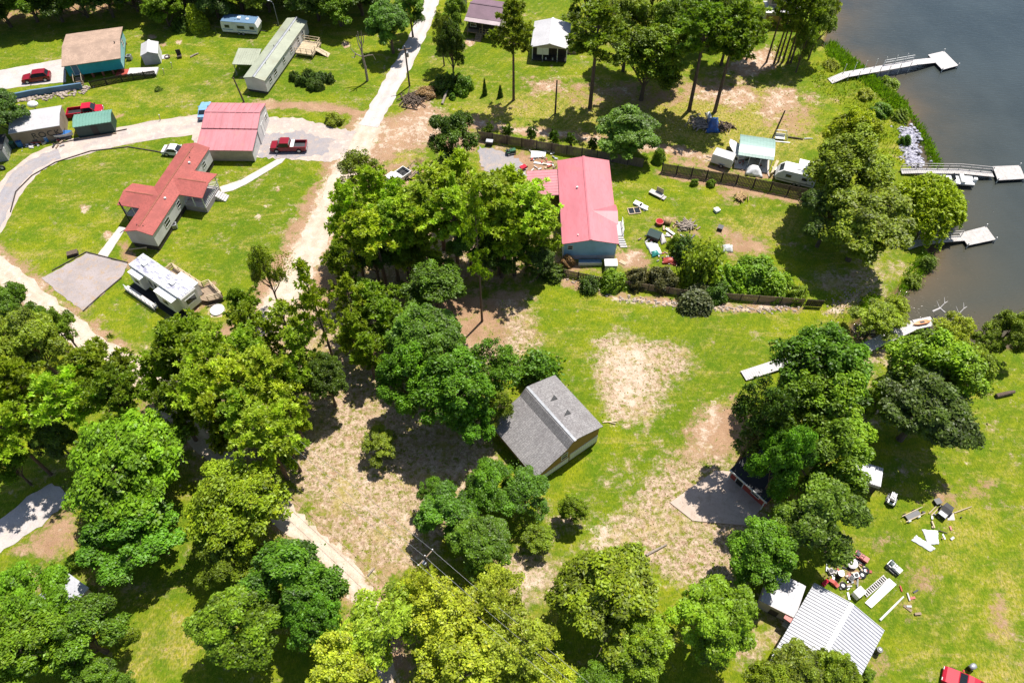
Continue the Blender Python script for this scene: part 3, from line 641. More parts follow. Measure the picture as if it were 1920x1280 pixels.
def willow(seed, R=4.2, H=7.5):
    rg = np.random.default_rng(seed); n = 620; a = rg.uniform(0, 2 * pi, n); rr = np.sqrt(rg.random(n)) * R; lob = 1 + .2 * np.sin(a * 3 + 1) + .12 * np.sin(a * 7)
    rr = rr * lob; top = H * (1 - .42 * (rr / R) ** 2) * rg.uniform(.82, 1.03, n); C, N, S, T = [], [], [], []
    for i in range(n):
        k = 26; t = np.linspace(0, 1, k); drop = rg.uniform(1.0, 2.6); out = rg.uniform(.1, .7)
        p = np.stack([np.cos(a[i]) * (rr[i] + out * t), np.sin(a[i]) * (rr[i] + out * t), np.maximum(top[i] - drop * t ** 1.4, .5)], 1) + rg.normal(0, .13, (k, 3))
        C.append(p); N.append(norm(rg.normal(size=(k, 3)) + np.array([0, 0, .7]))); S.append(.27 * rg.uniform(.7, 1.2, k)); T.append(np.stack([np.clip(rg.normal(.55, .08) + rg.normal(0, .12, k), 0, 1), np.clip(rg.normal(.4, .2, k), 0, 1)], 1))
    C, N, S, T = map(np.concatenate, (C, N, S, T)); m = MB(); m.tube([(0, 0, -.5), (.1, 0, 2), (.2, .1, 4.2)], [.3, .24, .14], 8)
    for i in range(0, n, 40): m.tube([(.1, 0, 2.4), (math.cos(a[i]) * rr[i] * .5, math.sin(a[i]) * rr[i] * .5, top[i] * .8), (math.cos(a[i]) * rr[i], math.sin(a[i]) * rr[i], top[i] - .2)], [.12, .08, .03], 5, False)
    tr = m.build('trunk', 'bark'); me = tr.data; D.objects.remove(tr); return quads_mesh('crown', leaf_quads(rg, C, N, S, 2.3), T, 'leaf'), me
def bush(seed, R=1.5, H=2.0, n=4200, leaf=.17, spike=0.0):
    rg = np.random.default_rng(seed); d = norm(rg.normal(size=(n, 3))); d[:, 2] = np.abs(d[:, 2]) * 1.0 - .12
    lob = 1 + .2 * sum(np.sin(d @ rg.normal(size=3) * k + rg.uniform(0, 6)) for k in (3, 5, 8)) / 1.6; r = lob * rg.uniform(.5, 1.0, n) ** .5
    if spike: r *= 1 + spike * (rg.random(n) < .2) * rg.random(n)
    C = d * r[:, None] * np.array([R, R, H]); C[:, 2] = np.maximum(C[:, 2], .05); N = norm(d * .7 + rg.normal(size=(n, 3)) * .5 + np.array([0, 0, .4]))
    T = np.clip(np.stack([.5 + .3 * (lob - 1) + rg.normal(0, .17, n), rg.normal(.45, .25, n)], 1), 0, 1)
    m = MB()
    for i in range(6): m.tube([(rg.normal(0, .12), rg.normal(0, .12), -.15), tuple(d[i * 9] * np.array([R, R, H]) * .7)], [.045, .015], 5, False)
    tr = m.build('stem', 'bark'); me = tr.data; D.objects.remove(tr); return quads_mesh('foliage', leaf_quads(rg, C, N, leaf * rg.uniform(.6, 1.3, n)), T, 'leaf'), me
def cone(seed, R=.8, H=2.6, n=2200, leaf=.2):
    rg = np.random.default_rng(seed); z = 1 - np.sqrt(rg.random(n)); a = rg.uniform(0, 2 * pi, n); r = (1 - z) ** .75 * R * rg.uniform(.7, 1.08, n)
    C = np.stack([np.cos(a) * r, np.sin(a) * r, .1 + z * H], 1); N = norm(np.stack([np.cos(a), np.sin(a), np.full(n, .5)], 1) + rg.normal(size=(n, 3)) * .5); T = np.clip(rg.normal(.5, .2, (n, 2)), 0, 1)
    m = MB(); m.tube([(0, 0, -.2), (0, 0, H * .8)], [.06, .02], 6); tr = m.build('trunk', 'bark'); me = tr.data; D.objects.remove(tr)
    return quads_mesh('crown', leaf_quads(rg, C, N, leaf * rg.uniform(.6, 1.3, n), 2.0), T, 'leaf'), me
PROTO = {
    'oak': [(broad(s, lobes=l), 5.0, 11.0) for s, l in ((11, 9), (12, 8), (13, 11), (14, 9), (15, 12), (16, 8))],
    'open': [(broad(s, lobes=9, ncl=15, per=300, leaf=.225, open_=.5, clump=(.4, .85), spread=.66), 5.0, 11.0) for s in (21, 22, 23)],
    'thicket': [(broad(s, base=.2, lobes=12, ncl=18, spread=.62), 5.0, 11.0) for s in (25, 26, 27)],
    'pine': [(pine(s), 3.4, 18.0) for s in (31, 32, 33, 34)],
    'young_pine': [(pine(s, R=2.8, H=12, base=3.2, nb=44, per=30), 2.8, 12.0) for s in (41, 42, 43)],
    'thin_pine': [(pine(s, R=3.0, H=16, base=6.0, nb=26, per=22, tuft=.5), 3.0, 16.0) for s in (51, 52)],
    'willow': [(willow(61), 4.2, 7.5)],
    'bush': [(bush(s), 1.5, 2.0) for s in (71, 72, 73)],
    'feathery': [(bush(s, 1.5, 2.6, 4000, .19, .5), 1.5, 2.6) for s in (81, 82)],
    'cone': [(cone(91), .8, 2.6)], 'tuft_pine': [(pine(95, R=.75, H=1.9, base=.3, nb=16, tuft=.34, per=14, lean=.05), .75, 1.9)],
}
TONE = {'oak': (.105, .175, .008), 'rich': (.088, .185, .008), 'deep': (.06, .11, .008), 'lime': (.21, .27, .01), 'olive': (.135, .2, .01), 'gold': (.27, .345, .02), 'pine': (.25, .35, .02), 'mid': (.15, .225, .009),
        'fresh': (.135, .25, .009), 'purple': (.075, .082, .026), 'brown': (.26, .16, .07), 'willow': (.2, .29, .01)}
KIND = {'thicket': ('broadleaf_tree', 'tree'), 'oak': ('broadleaf_tree', 'tree'), 'open': ('broadleaf_tree', 'tree'), 'pine': ('pine_tree', 'tree'), 'young_pine': ('pine_tree', 'tree'), 'thin_pine': ('pine_tree', 'tree'), 'willow': ('willow_tree', 'tree'),
        'bush': ('shrub', 'shrub'), 'feathery': ('shrub', 'shrub'), 'cone': ('conifer_shrub', 'shrub'), 'tuft_pine': ('young_conifer', 'shrub')}
NT = [0]
def plant(proto, x, y, r, h, tone, label, group=None, z=0.0):
    (crown, trunk), R, H = PROTO[proto][NT[0] % len(PROTO[proto])]; NT[0] += 1
    nm, cat = KIND[proto]; rr = random.Random(NT[0] * 13 + 5)
    t = thing(nm, label, cat, (x, y, z), rr.uniform(0, 2 * pi), group); e = rr.uniform(.9, 1.12); t.scale = (r / R * e, r / R / e, h / H)
    small = cat == 'shrub' and proto != 'cone' and proto != 'tuft_pine'
    c = D.objects.new('foliage' if small else 'crown', crown); b = D.objects.new('stem' if small else 'trunk', trunk)
    for o in (c, b): COL.objects.link(o); o.parent = t
    k = rr.uniform(.88, 1.14); q = TONE[tone]; c.color = (q[0] * k * rr.uniform(.88, 1.14), q[1] * k, q[2], 1)
    return t
def T(proto, cx, cy, rpx, h, tone, label, group=None):
    """tree whose crown shows centred on (cx, cy), rpx wide each way and h metres tall"""
    f = {'oak': .6, 'thicket': .48, 'open': .6, 'pine': .74, 'young_pine': .62, 'thin_pine': .68, 'willow': .55}.get(proto, .45)
    p = P(cx, cy, h * f); r = rpx * depth_of(p) / FOC
    z = -.45 if signed(LAKE, np.array([p.x]), np.array([p.y]))[0] > 0 else 0.0
    return plant(proto, p.x, p.y, r, h, tone, label, group, z)
def TB(proto, bx, by, top, rpx, tone, label, group=None):
    """tree standing at (bx, by) and reaching up to the height shown at top"""
    p = P(bx, by); h = tall(bx, by, top); r = rpx * depth_of(P(bx, by, 0)) / FOC * (CAM_H - h * .7) / CAM_H
    return plant(proto, p.x, p.y, r, h, tone, label, group)
# ---------------------------------------------------------------- the trees and shrubs of the place
G1 = 'trees of the wood edge beyond the lawns'
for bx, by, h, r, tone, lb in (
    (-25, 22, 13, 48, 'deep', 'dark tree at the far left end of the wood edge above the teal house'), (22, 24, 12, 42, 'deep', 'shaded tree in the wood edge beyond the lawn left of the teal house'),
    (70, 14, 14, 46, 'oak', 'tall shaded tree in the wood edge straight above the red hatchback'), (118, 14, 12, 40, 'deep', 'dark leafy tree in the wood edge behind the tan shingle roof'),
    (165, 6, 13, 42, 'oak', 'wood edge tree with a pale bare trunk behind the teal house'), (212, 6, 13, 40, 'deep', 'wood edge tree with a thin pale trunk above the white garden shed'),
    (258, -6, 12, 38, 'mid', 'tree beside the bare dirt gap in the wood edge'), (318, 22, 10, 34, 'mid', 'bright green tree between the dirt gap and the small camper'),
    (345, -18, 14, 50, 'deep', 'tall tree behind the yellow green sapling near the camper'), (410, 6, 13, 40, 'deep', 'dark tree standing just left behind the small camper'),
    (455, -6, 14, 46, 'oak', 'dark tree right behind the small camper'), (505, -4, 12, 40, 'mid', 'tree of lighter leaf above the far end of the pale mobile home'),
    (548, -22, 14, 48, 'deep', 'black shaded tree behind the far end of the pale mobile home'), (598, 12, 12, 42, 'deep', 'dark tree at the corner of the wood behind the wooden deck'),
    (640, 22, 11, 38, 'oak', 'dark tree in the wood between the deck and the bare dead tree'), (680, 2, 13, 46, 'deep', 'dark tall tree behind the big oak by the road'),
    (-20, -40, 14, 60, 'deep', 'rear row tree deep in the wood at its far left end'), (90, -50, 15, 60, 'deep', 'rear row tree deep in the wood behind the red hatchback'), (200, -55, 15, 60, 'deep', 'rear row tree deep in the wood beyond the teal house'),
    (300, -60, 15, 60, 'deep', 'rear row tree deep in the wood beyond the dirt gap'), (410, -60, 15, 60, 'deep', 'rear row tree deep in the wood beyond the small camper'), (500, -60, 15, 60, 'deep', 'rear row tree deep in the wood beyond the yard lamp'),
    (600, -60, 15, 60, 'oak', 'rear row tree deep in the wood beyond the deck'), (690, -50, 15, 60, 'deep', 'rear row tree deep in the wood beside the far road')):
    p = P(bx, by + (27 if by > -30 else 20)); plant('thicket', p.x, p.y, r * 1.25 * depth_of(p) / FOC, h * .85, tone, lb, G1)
T('bush', 366, 32, 22, 4.5, 'lime', 'yellow green sapling bush at the wood edge left of the camper')
T('bush', 338, 45, 15, 2.2, 'deep', 'low dark bush in the shade below the yellow green sapling')
T('oak', 730, 42, 44, 10, 'rich', 'broad bright oak overhanging the left side of the paved road')
T('oak', 768, 12, 34, 10, 'rich', 'leafy tree behind the bright oak at the far end of the road', G1)
G2 = 'trees along the right side of the road'
T('oak', 846, 85, 30, 11, 'deep', 'tall dark tree beside the utility pole on the road verge', G2)
T('open', 828, 60, 22, 11, 'olive', 'thin olive tree with a bare pole of a trunk on the road verge', G2)
T('oak', 853, 22, 26, 10, 'olive', 'olive tree left of the purple roofed house', G2)
T('bush', 836, 152, 26, 3.2, 'deep', 'dark rounded shrub at the foot of the tall roadside tree')
T('bush', 868, 156, 20, 3.0, 'rich', 'green rounded shrub next to the dark one on the road verge')
T('bush', 848, 181, 7, 1.0, 'rich', 'tiny clipped bush by the leaning log')
TB('cone', 909, 178, 148, 5, 'deep', 'slim dark cypress, nearer the road of the two on the lawn', 'slim cypresses on the lawn')
TB('cone', 938, 182, 160, 5, 'deep', 'shorter slim cypress, nearer the tall pine of the two on the lawn', 'slim cypresses on the lawn')
TB('pine', 963, 188, 0, 46, 'olive', 'lone tall pine in front of the purple roofed house', 'tall pines on the far lawn')
G3 = 'tall pines on the far lawn'
TB('pine', 1106, 203, 12, 68, 'olive', 'tall pine with a clear leaning trunk right of the white cottage', G3)
T('oak', 1215, 105, 72, 14, 'olive', 'massive twin trunk tree in the middle of the far lawn', 'broad trees on the far lawn')
T('oak', 1180, 45, 55, 15, 'olive', 'tall rounded tree behind the massive twin trunk tree', 'broad trees on the far lawn')
T('oak', 1262, 60, 50, 15, 'olive', 'olive crown pressed against the massive twin trunk tree', 'broad trees on the far lawn')
TB('pine', 1292, 207, 6, 66, 'olive', 'tall pine whose trunk rises behind the brush pile', G3)
TB('pine', 1340, 210, 2, 66, 'olive', 'tall pine whose long bare trunk ends above the blue tarp', G3)
T('oak', 1300, 18, 46, 13, 'deep', 'dark tree at the back of the far pine group', 'broad trees on the far lawn'); T('oak', 1372, 40, 50, 14, 'olive', 'bushy crowned tree between the far pines and the lakeside house', 'broad trees on the far lawn')
T('oak', 1415, 55, 32, 10, 'mid', 'bright bushy tree left of the lakeside house', 'broad trees on the far lawn'); T('oak', 1105, -15, 42, 13, 'mid', 'tree top at the far edge behind the white cottage', 'broad trees on the far lawn'); T('open', 1078, 28, 16, 6, 'deep', 'small thin tree off the far right corner of the white cottage')
T('oak', 1350, -25, 60, 14, 'deep', 'rear tree beyond the far pine group near the water', 'broad trees on the far lawn'); T('oak', 1225, -25, 55, 14, 'deep', 'rear tree beyond the massive twin trunk tree', 'broad trees on the far lawn')
G4 = 'thin pines in the lakeside clump'
for bx, by, lb in ((1437, 117, 'leftmost bare pine trunk of the lakeside clump'), (1451, 120, 'second bare pine trunk of the lakeside clump, before the pale house'), (1459, 117, 'third bare pine trunk of the lakeside clump'),
                   (1467, 117, 'fourth pine trunk of the lakeside clump, by the hanging foliage'), (1476, 119, 'fifth pine trunk of the lakeside clump, under hanging foliage'), (1482, 118, 'pine trunk of the lakeside clump nearest the water')):
    p = P(bx, by); plant('thin_pine', p.x, p.y, 2.6, 17, 'olive', lb, G4)
T('oak', 1540, 42, 34, 12, 'olive', 'drooping olive tree hanging over the water by the pine clump'); T('open', 1512, 78, 24, 10, 'olive', 'ragged tree of drooping foliage between pine clump and marsh grass')
T('oak', 1552, -8, 32, 12, 'gold', 'yellowish tree over the water at the far end of the shore')
T('thicket', 1177, 250, 62, 9.0, 'rich', 'full round tree behind the rose roofed house at the board fence')
for x, y, lb in ((915, 248, 'small conifer by the board fence, nearest the road'), (953, 251, 'small conifer by the board fence above the green mower'), (996, 256, 'small conifer by the board fence behind the white panel'), (1037, 262, 'small conifer by the board fence above the rose roof'),
                 (1071, 268, 'wider small conifer by the board fence above the rose roof'), (1110, 277, 'smallest conifer by the board fence, next to the full round tree')):
    T('tuft_pine', x, y, 9, 2.0, 'deep', lb, 'small conifers along the board fence')
T('bush', 1238, 292, 13, 2.4, 'mid', 'small shrub at the fence gap right of the full round tree'); T('bush', 1302, 341, 8, 1.2, 'mid', 'little shrub below the board fence on the yard side'); T('bush', 1334, 343, 8, 1.2, 'mid', 'second little shrub below the board fence, nearer the lake')
G5 = 'big trees by the shore'
T('oak', 1592, 330, 92, 15, 'olive', 'huge dark oak in front of the camper behind the fence', G5); T('oak', 1625, 420, 88, 12, 'olive', 'lower spreading half of the huge shore oak clump', G5); T('oak', 1560, 400, 60, 11, 'deep', 'shaded low crown on the left flank of the huge shore oak', G5)
T('oak', 1600, 262, 55, 13, 'lime', 'yellow green top of the shore oak clump near the rock strip', G5)
T('willow', 1750, 378, 60, 7.5, 'willow', 'feathery bright willow leaning over the water beside the white boat')
T('feathery', 1742, 490, 14, 1.6, 'olive', 'ragged brown green bush in the water below the willow dock'); T('feathery', 1716, 522, 14, 1.4, 'olive', 'sparse twiggy bush at the waterline below the willow dock')
G6 = 'crowns of the central pine grove'
T('open', 672, 322, 46, 9, 'olive', 'olive tree at the top left of the grove beside the dirt road', G6); T('oak', 845, 258, 54, 11, 'deep', 'dark tree at the top of the grove by the road junction', G6)
for cx, cy, r, h, lb in ((648, 398, 38, 14, 'grove pine on the edge of the dirt road'), (705, 438, 46, 15, 'grove pine left of centre above the shaded trunks'), (757, 412, 48, 15, 'grove pine in the left middle of the grove'), (752, 388, 36, 13, 'grove pine just below the white pickup'),
                         (822, 360, 54, 15, 'grove pine below the dark junction tree'), (866, 338, 42, 14, 'grove pine next to the gravel lot'), (905, 378, 54, 16, 'grove pine in the right middle of the grove'), (950, 378, 44, 14, 'grove pine left of the rose carport roof'),
                         (990, 398, 52, 15, 'grove pine overhanging the rose carport roof'), (935, 432, 42, 14, 'grove pine above the tall bare trunk'), (785, 448, 42, 13, 'grove pine above the round green oak'), (1022, 428, 34, 12, 'grove pine touching the rose roof'), (690, 372, 40, 13, 'grove pine behind the roadside pine'), (728, 420, 46, 15, 'grove pine filling the left middle of the grove'), (795, 395, 48, 15, 'grove pine at the very middle of the grove'), (850, 400, 48, 16, 'grove pine above the pale twin trunk'), (965, 440, 40, 13, 'grove pine low on the right side of the grove'), (665, 450, 36, 13, 'low grove pine on the dirt road edge')):
    T('pine' if r > 45 else 'young_pine', cx, cy, r * 1.2, h, 'pine', lb, G6)
TB('thin_pine', 904, 602, 345, 40, 'mid', 'tallest pine of the grove with a long bare curved trunk', G6)
TB('thin_pine', 858, 492, 330, 34, 'pine', 'grove pine with pale twin trunk above the round oak', G6)
T('oak', 700, 478, 42, 9, 'deep', 'shaded understorey tree at the foot of the grove by the road', G6); T('oak', 940, 470, 50, 9, 'deep', 'shaded understorey tree between the grove and the blue gable', G6); T('oak', 1008, 488, 34, 6, 'deep', 'added low dark crown for the pine shade beside the blue gable end', G6); T('oak', 880, 455, 44, 9, 'rich', 'understorey tree behind the pale twin trunk', G6); T('oak', 760, 475, 40, 8, 'mid', 'understorey tree left of the round green oak', G6)  # low dark crown at the gable is added for shade under the pine
G7 = 'trees around the grey cabin'
T('oak', 815, 532, 66, 9.5, 'rich', 'round vivid green oak at the foot of the pine grove', G7); T('oak', 805, 632, 78, 12, 'rich', 'vivid green oak between the round oak and the cabin', G7); T('oak', 762, 712, 64, 13, 'rich', 'left crown of the big oak group by the cabin', G7)
T('oak', 845, 735, 82, 14, 'rich', 'largest oak crown left of the cabin roof', G7); T('open', 925, 692, 62, 12, 'rich', 'airy oak crown touching the back of the cabin roof', G7); T('oak', 880, 785, 52, 10, 'rich', 'low oak crown at the cabin eave', G7); T('open', 930, 765, 34, 9, 'mid', 'thin branch crown lying over the cabin roof corner', G7)
T('oak', 612, 712, 48, 10, 'deep', 'dark narrow tree standing alone in the leaf litter', G7); T('open', 712, 832, 40, 4.5, 'olive', 'dark yellowish low tree standing alone left of the big oak', G7)
T('feathery', 1007, 688, 36, 4.5, 'rich', 'feathery dark shrub at the back corner of the cabin', G7)
for cx, cy, r, h, lb in ((840, 958, 62, 8, 'oak crown left in the group below the cabin'), (922, 915, 60, 8, 'oak crown nearest the cabin in the group below it'), (985, 925, 56, 7, 'oak crown at the front corner of the cabin'), (905, 1015, 66, 8, 'oak crown lowest in the group below the cabin'), (812, 925, 34, 6, 'small crown at the top left of the group below the cabin')):
    T('open' if r < 60 else 'oak', cx, cy, r, h, 'rich', lb, G7)
T('oak', 1074, 955, 29, 5, 'mid', 'small upright tree standing alone on the grass before the cabin'); T('open', 1010, 1005, 34, 4, 'mid', 'low loose bush left of the small upright tree')
G8 = 'pines on the left side of the place'
for pr, cx, cy, r, h, tone, lb in (('young_pine', 360, 640, 54, 12, 'mid', 'dense pine in front of the big camper'), ('young_pine', 338, 672, 56, 13, 'mid', 'pine just below the dense one in front of the big camper'), ('young_pine', 452, 585, 36, 10, 'mid', 'small pine by the white round cover on the lawn'), ('young_pine', 480, 628, 46, 12, 'mid', 'pine between the lawn corner and the dirt road'),
        ('pine', 505, 700, 56, 15, 'pine', 'pine left of the dark narrow tree'), ('pine', 432, 722, 62, 15, 'pine', 'pine in the middle of the left pine stand'), ('pine', 492, 808, 60, 15, 'pine', 'pine beside the power wires'), ('young_pine', 412, 792, 46, 12, 'mid', 'pine over the yellow green tree'), ('thin_pine', 532, 605, 40, 12, 'pine', 'sparse pine on the bend of the dirt road'),
        ('young_pine', 700, 562, 46, 9, 'mid', 'low pine left of the round vivid oak'), ('young_pine', 722, 605, 44, 9, 'mid', 'low pine below the one left of the round oak'), ('thin_pine', 655, 560, 36, 12, 'lime', 'sparse yellow pine among the bare ground below the grove'), ('young_pine', 545, 770, 34, 11, 'pine', 'pine at the upper end of the power wires'), ('young_pine', 640, 505, 34, 11, 'mid', 'pine at the roadside corner of the grove'), ('pine', 395, 668, 50, 14, 'pine', 'pine between the camper pines and the pale sand patches'), ('pine', 460, 668, 46, 14, 'pine', 'pine just left of the dirt road end'),
        ('pine', 555, 655, 40, 13, 'pine', 'pine above the dark narrow tree'), ('young_pine', 545, 720, 38, 12, 'mid', 'low pine pressed against the dark narrow tree'), ('pine', 375, 735, 46, 14, 'pine', 'pine above the yellow green oak and the sand'), ('pine', 460, 765, 48, 14, 'pine', 'pine in the lower middle of the left pine stand'), ('young_pine', 540, 835, 36, 10, 'pine', 'low pine at the edge of the leaf litter by the wires'), ('young_pine', 660, 620, 34, 10, 'lime', 'yellowish pine left of the low pines in the bare ground'), ('young_pine', 690, 660, 34, 9, 'mid', 'small pine between the bare ground and the big oak group')):
    T(pr, cx, cy, r * 1.14, h, tone, lb, G8)
TB('thin_pine', 632, 692, 492, 50, 'lime', 'tall sparse pine with a dark leaning trunk below the grove', G8)
TB('open', 524, 575, 455, 36, 'lime', 'airy young tree at the lawn corner beside the dirt road')
for pr, cx, cy, r, h, tone, lb in (('pine', 185, 690, 66, 15, 'mid', 'pine right beside the left dirt track'), ('pine', 112, 752, 64, 16, 'pine', 'pine behind the big round oak on the left'), ('pine', 225, 740, 58, 15, 'mid', 'pine above the big round oak on the left'), ('oak', 55, 640, 62, 13, 'mid', 'leafy tree left of the dirt track'),
        ('oak', 25, 575, 46, 11, 'rich', 'leafy tree at the bend of the left dirt track'), ('open', 112, 610, 36, 9, 'olive', 'thin twiggy tree overhanging the left dirt track'), ('pine', 30, 718, 60, 16, 'mid', 'pine at the outer left margin of the stand'), ('pine', 0, 800, 56, 15, 'pine', 'pine above the pale lane on the left'), ('oak', 12, 868, 40, 9, 'rich', 'dark leafed tree shading the pale lane'),
        ('oak', 92, 812, 48, 10, 'deep', 'dark shaded tree between pale lane and big round oak'), ('oak', -25, 690, 60, 13, 'mid', 'tree cut by the left border above the pale lane'), ('young_pine', 285, 705, 40, 10, 'pine', 'low pine over the pale sand patches'), ('young_pine', 330, 770, 48, 11, 'olive', 'olive pine right of the big round oak top')):
    T(pr, cx, cy, r, h, tone, lb, G8)
G9 = 'big broadleaf crowns of the foreground'
for pr, cx, cy, r, h, tone, lb in (('oak', 238, 885, 126, 14, 'fresh', 'big round fresh green oak on the left'), ('oak', 250, 1000, 92, 10, 'rich', 'lower shaded half of the big round oak'), ('oak', 442, 950, 98, 12, 'lime', 'yellow green oak right of the big round oak'), ('oak', 430, 1050, 60, 8, 'olive', 'lower shaded limb crown of the yellow green oak'),
        ('oak', 545, 1085, 88, 12, 'rich', 'dark green oak along the lower dirt track'), ('oak', 455, 1170, 92, 11, 'fresh', 'fresh green oak lowest beside the yellow lawn'), ('oak', 590, 1165, 66, 10, 'rich', 'oak crown between the dirt track and the yellow foreground tree'), ('oak', 42, 1135, 86, 12, 'fresh', 'bright oak over the white roofed outbuilding'), ('oak', 30, 1215, 98, 12, 'fresh', 'bright oak in the lowest left corner'), ('oak', 150, 1190, 78, 10, 'rich', 'oak crown beside the yellow lawn'), ('oak', 190, 1275, 48, 7, 'rich', 'small oak crown below the yellow lawn edge'),
        ('oak', 1140, 1122, 112, 12, 'mid', 'wide oak with pale ground behind it in the foreground'), ('oak', 1200, 1215, 72, 9, 'mid', 'lower crown of the wide foreground oak'), ('oak', 1342, 1162, 84, 11, 'fresh', 'round oak left of the white metal roof annex'), ('oak', 1428, 1040, 70, 10, 'fresh', 'bright round oak above the white metal roof annex'),
        ('oak', 1545, 965, 88, 12, 'olive', 'olive oak beside the small brown metal shed'), ('oak', 1470, 860, 60, 16, 'rich', 'oak crown over the building with the shade darkened roof'), ('oak', 1498, 1268, 70, 8, 'olive', 'oak covering the front corner of the white metal roof'), ('oak', 1572, 1272, 52, 8, 'olive', 'smaller oak in front of the white metal roof'), ('oak', 1440, 1290, 50, 8, 'mid', 'oak low beside the white metal roof corner'), ('oak', 1120, 1290, 50, 7, 'rich', 'oak crown below the wide foreground oak')):
    T(pr, cx, cy, r, h, tone, lb, G9)
G10 = 'yellow green crowns in the middle foreground'
for cx, cy, r, h, lb in ((715, 1180, 84, 11, 'yellow crown right of the lower dirt track end'), (785, 1105, 46, 10, 'small yellow crown below the power pole'), (845, 1165, 84, 11, 'yellow crown straight below the power pole'), (925, 1120, 62, 10, 'yellow crown under the wires near the pale ground'), (860, 1245, 90, 11, 'lowest yellow crown in the middle foreground'), (650, 1250, 76, 10, 'yellow crown beside the dark green oak'), (975, 1215, 78, 10, 'yellow crown left of the wide foreground oak'), (1030, 1275, 56, 8, 'small yellow crown below the wires')):
    T('open', cx, cy, r, h, 'gold', lb, G10)
T('oak', 1620, 1265, 20, 3, 'mid', 'small bush at the foot of the white metal roof')
G11 = 'trees at the cove and boat landing'
for pr, cx, cy, r, h, tone, lb in (('oak', 1530, 697, 98, 16, 'rich', 'large dark oak at the landward end of the long boardwalk'), ('oak', 1535, 775, 96, 15, 'mid', 'dark oak in the middle of the cove trees'), ('open', 1425, 788, 62, 17, 'deep', 'shaded oak above the building with the shade darkened roof'), ('oak', 1548, 852, 82, 14, 'mid', 'oak behind the small brown metal shed'), ('oak', 1750, 700, 98, 14, 'mid', 'large oak by the cove at the end of the boardwalk'), ('oak', 1735, 765, 100, 12, 'deep', 'dark oak casting shade on the right lawn'),
        ('oak', 1805, 690, 62, 11, 'mid', 'oak at the right end of the cove trees'), ('open', 1648, 592, 48, 6, 'lime', 'feathery pale tree at the head of the cove'), ('open', 1680, 575, 34, 5, 'lime', 'feathery pale tree growing over the boardwalk'), ('open', 1790, 625, 44, 7, 'lime', 'feathery pale tree near the bare driftwood'), ('oak', 1888, 622, 44, 8, 'olive', 'dark thin tree at the far right by the water'), ('open', 1560, 640, 30, 5, 'mid', 'low tree between lawn and cove'), ('oak', 1655, 745, 44, 9, 'olive', 'crown between the two big cove oaks'), ('open', 1850, 640, 30, 6, 'olive', 'thin crown left of the tree at the far right')):
    T(pr, cx, cy, r, h, tone, lb, G11)
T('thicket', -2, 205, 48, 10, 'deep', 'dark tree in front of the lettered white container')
G12 = 'shrubs along the lower fence'
for pr, cx, cy, r, h, tone, lb in (('feathery', 1105, 532, 17, 2.0, 'deep', 'dark spiky shrub first in the row below the blue gable'), ('bush', 1153, 525, 26, 2.8, 'fresh', 'light green shrub in the row below the grey steps'), ('bush', 1196, 518, 24, 2.8, 'purple', 'purple leaved shrub, first of the two side by side'), ('bush', 1244, 520, 28, 3.0, 'purple', 'larger purple leaved shrub next to the tall conifer'), ('feathery', 1320, 492, 36, 6.5, 'mid', 'tall pointed bright conifer in the shrub row'),
        ('bush', 1285, 465, 26, 3.2, 'deep', 'dark rounded shrub beside the junk pile'), ('bush', 1268, 452, 14, 2.2, 'mid', 'small shrub by the white planks'), ('bush', 1310, 555, 37, 2.4, 'purple', 'dark bronze shrub on the lawn side of the row'), ('bush', 1366, 520, 34, 3.4, 'fresh', 'broad leaved green clump right of the tall conifer'), ('bush', 1418, 508, 40, 3.4, 'fresh', 'brightest broad leaved clump in the shrub row'), ('bush', 1462, 532, 32, 3.0, 'fresh', 'green clump left of the dark gate'), ('bush', 1495, 548, 22, 2.2, 'mid', 'last green shrub beside the dark gate'), ('bush', 1345, 545, 24, 2.2, 'deep', 'dark low shrub behind the bronze one'),
        ('bush', 1062, 488, 15, 1.6, 'brown', 'dry brown shrub at the corner of the blue gable'), ('bush', 1035, 505, 24, 2.2, 'deep', 'dark shrub at the end of the lower fence')):
    T(pr, cx, cy, r, h, tone, lb, G12)
for i, (x, y, r) in enumerate(((551, 142, 9), (563, 150, 11), (578, 139, 13), (592, 146, 14), (606, 144, 12), (618, 145, 10), (585, 158, 12), (598, 158, 11), (570, 152, 9))):
    T('bush', x, y, r, 1.7, 'deep', 'dark rounded bush in the island bed before the pale mobile home', 'dark bushes of the island bed')
T('bush', 626, 222, 18, 1.6, 'lime', 'pale feathery bush on the grass strip by the parking court'); T('bush', 163, 110, 5, .9, 'rich', 'small bush by the teal house steps'); T('bush', 296, 166, 7, .7, 'olive', 'little weed clump at the end of the black fence')
T('bush', 140, 1052, 18, 1.8, 'mid', 'bush at the corner of the white roofed outbuilding'); T('bush', 235, 1190, 20, 1.8, 'mid', 'low bush between the left oaks and the yellow lawn'); T('bush', 1568, 955, 16, 1.6, 'mid', 'small bush before the small brown metal shed')
T('bush', 1672, 152, 18, 1.6, 'mid', 'green weed thicket on the marsh bank near the first dock', 'weed thickets on the marsh bank'); T('bush', 1650, 205, 22, 1.8, 'rich', 'dark green thicket in the middle of the marsh bank', 'weed thickets on the marsh bank'); T('bush', 1690, 215, 16, 1.6, 'mid', 'thicket above the pale rock strip', 'weed thickets on the marsh bank'); T('bush', 1625, 175, 16, 1.4, 'lime', 'yellow green thicket below the first dock', 'weed thickets on the marsh bank'); T('bush', 1697, 262, 11, 1.6, 'rich', 'thicket along the landward side of the pale rock strip', 'weed thickets on the marsh bank'); T('bush', 1560, 120, 15, 1.3, 'lime', 'yellow green thicket above the first dock', 'weed thickets on the marsh bank')
T('bush', 800, 172, 18, 1.4, 'brown', 'brown dead brush heap on the road verge')

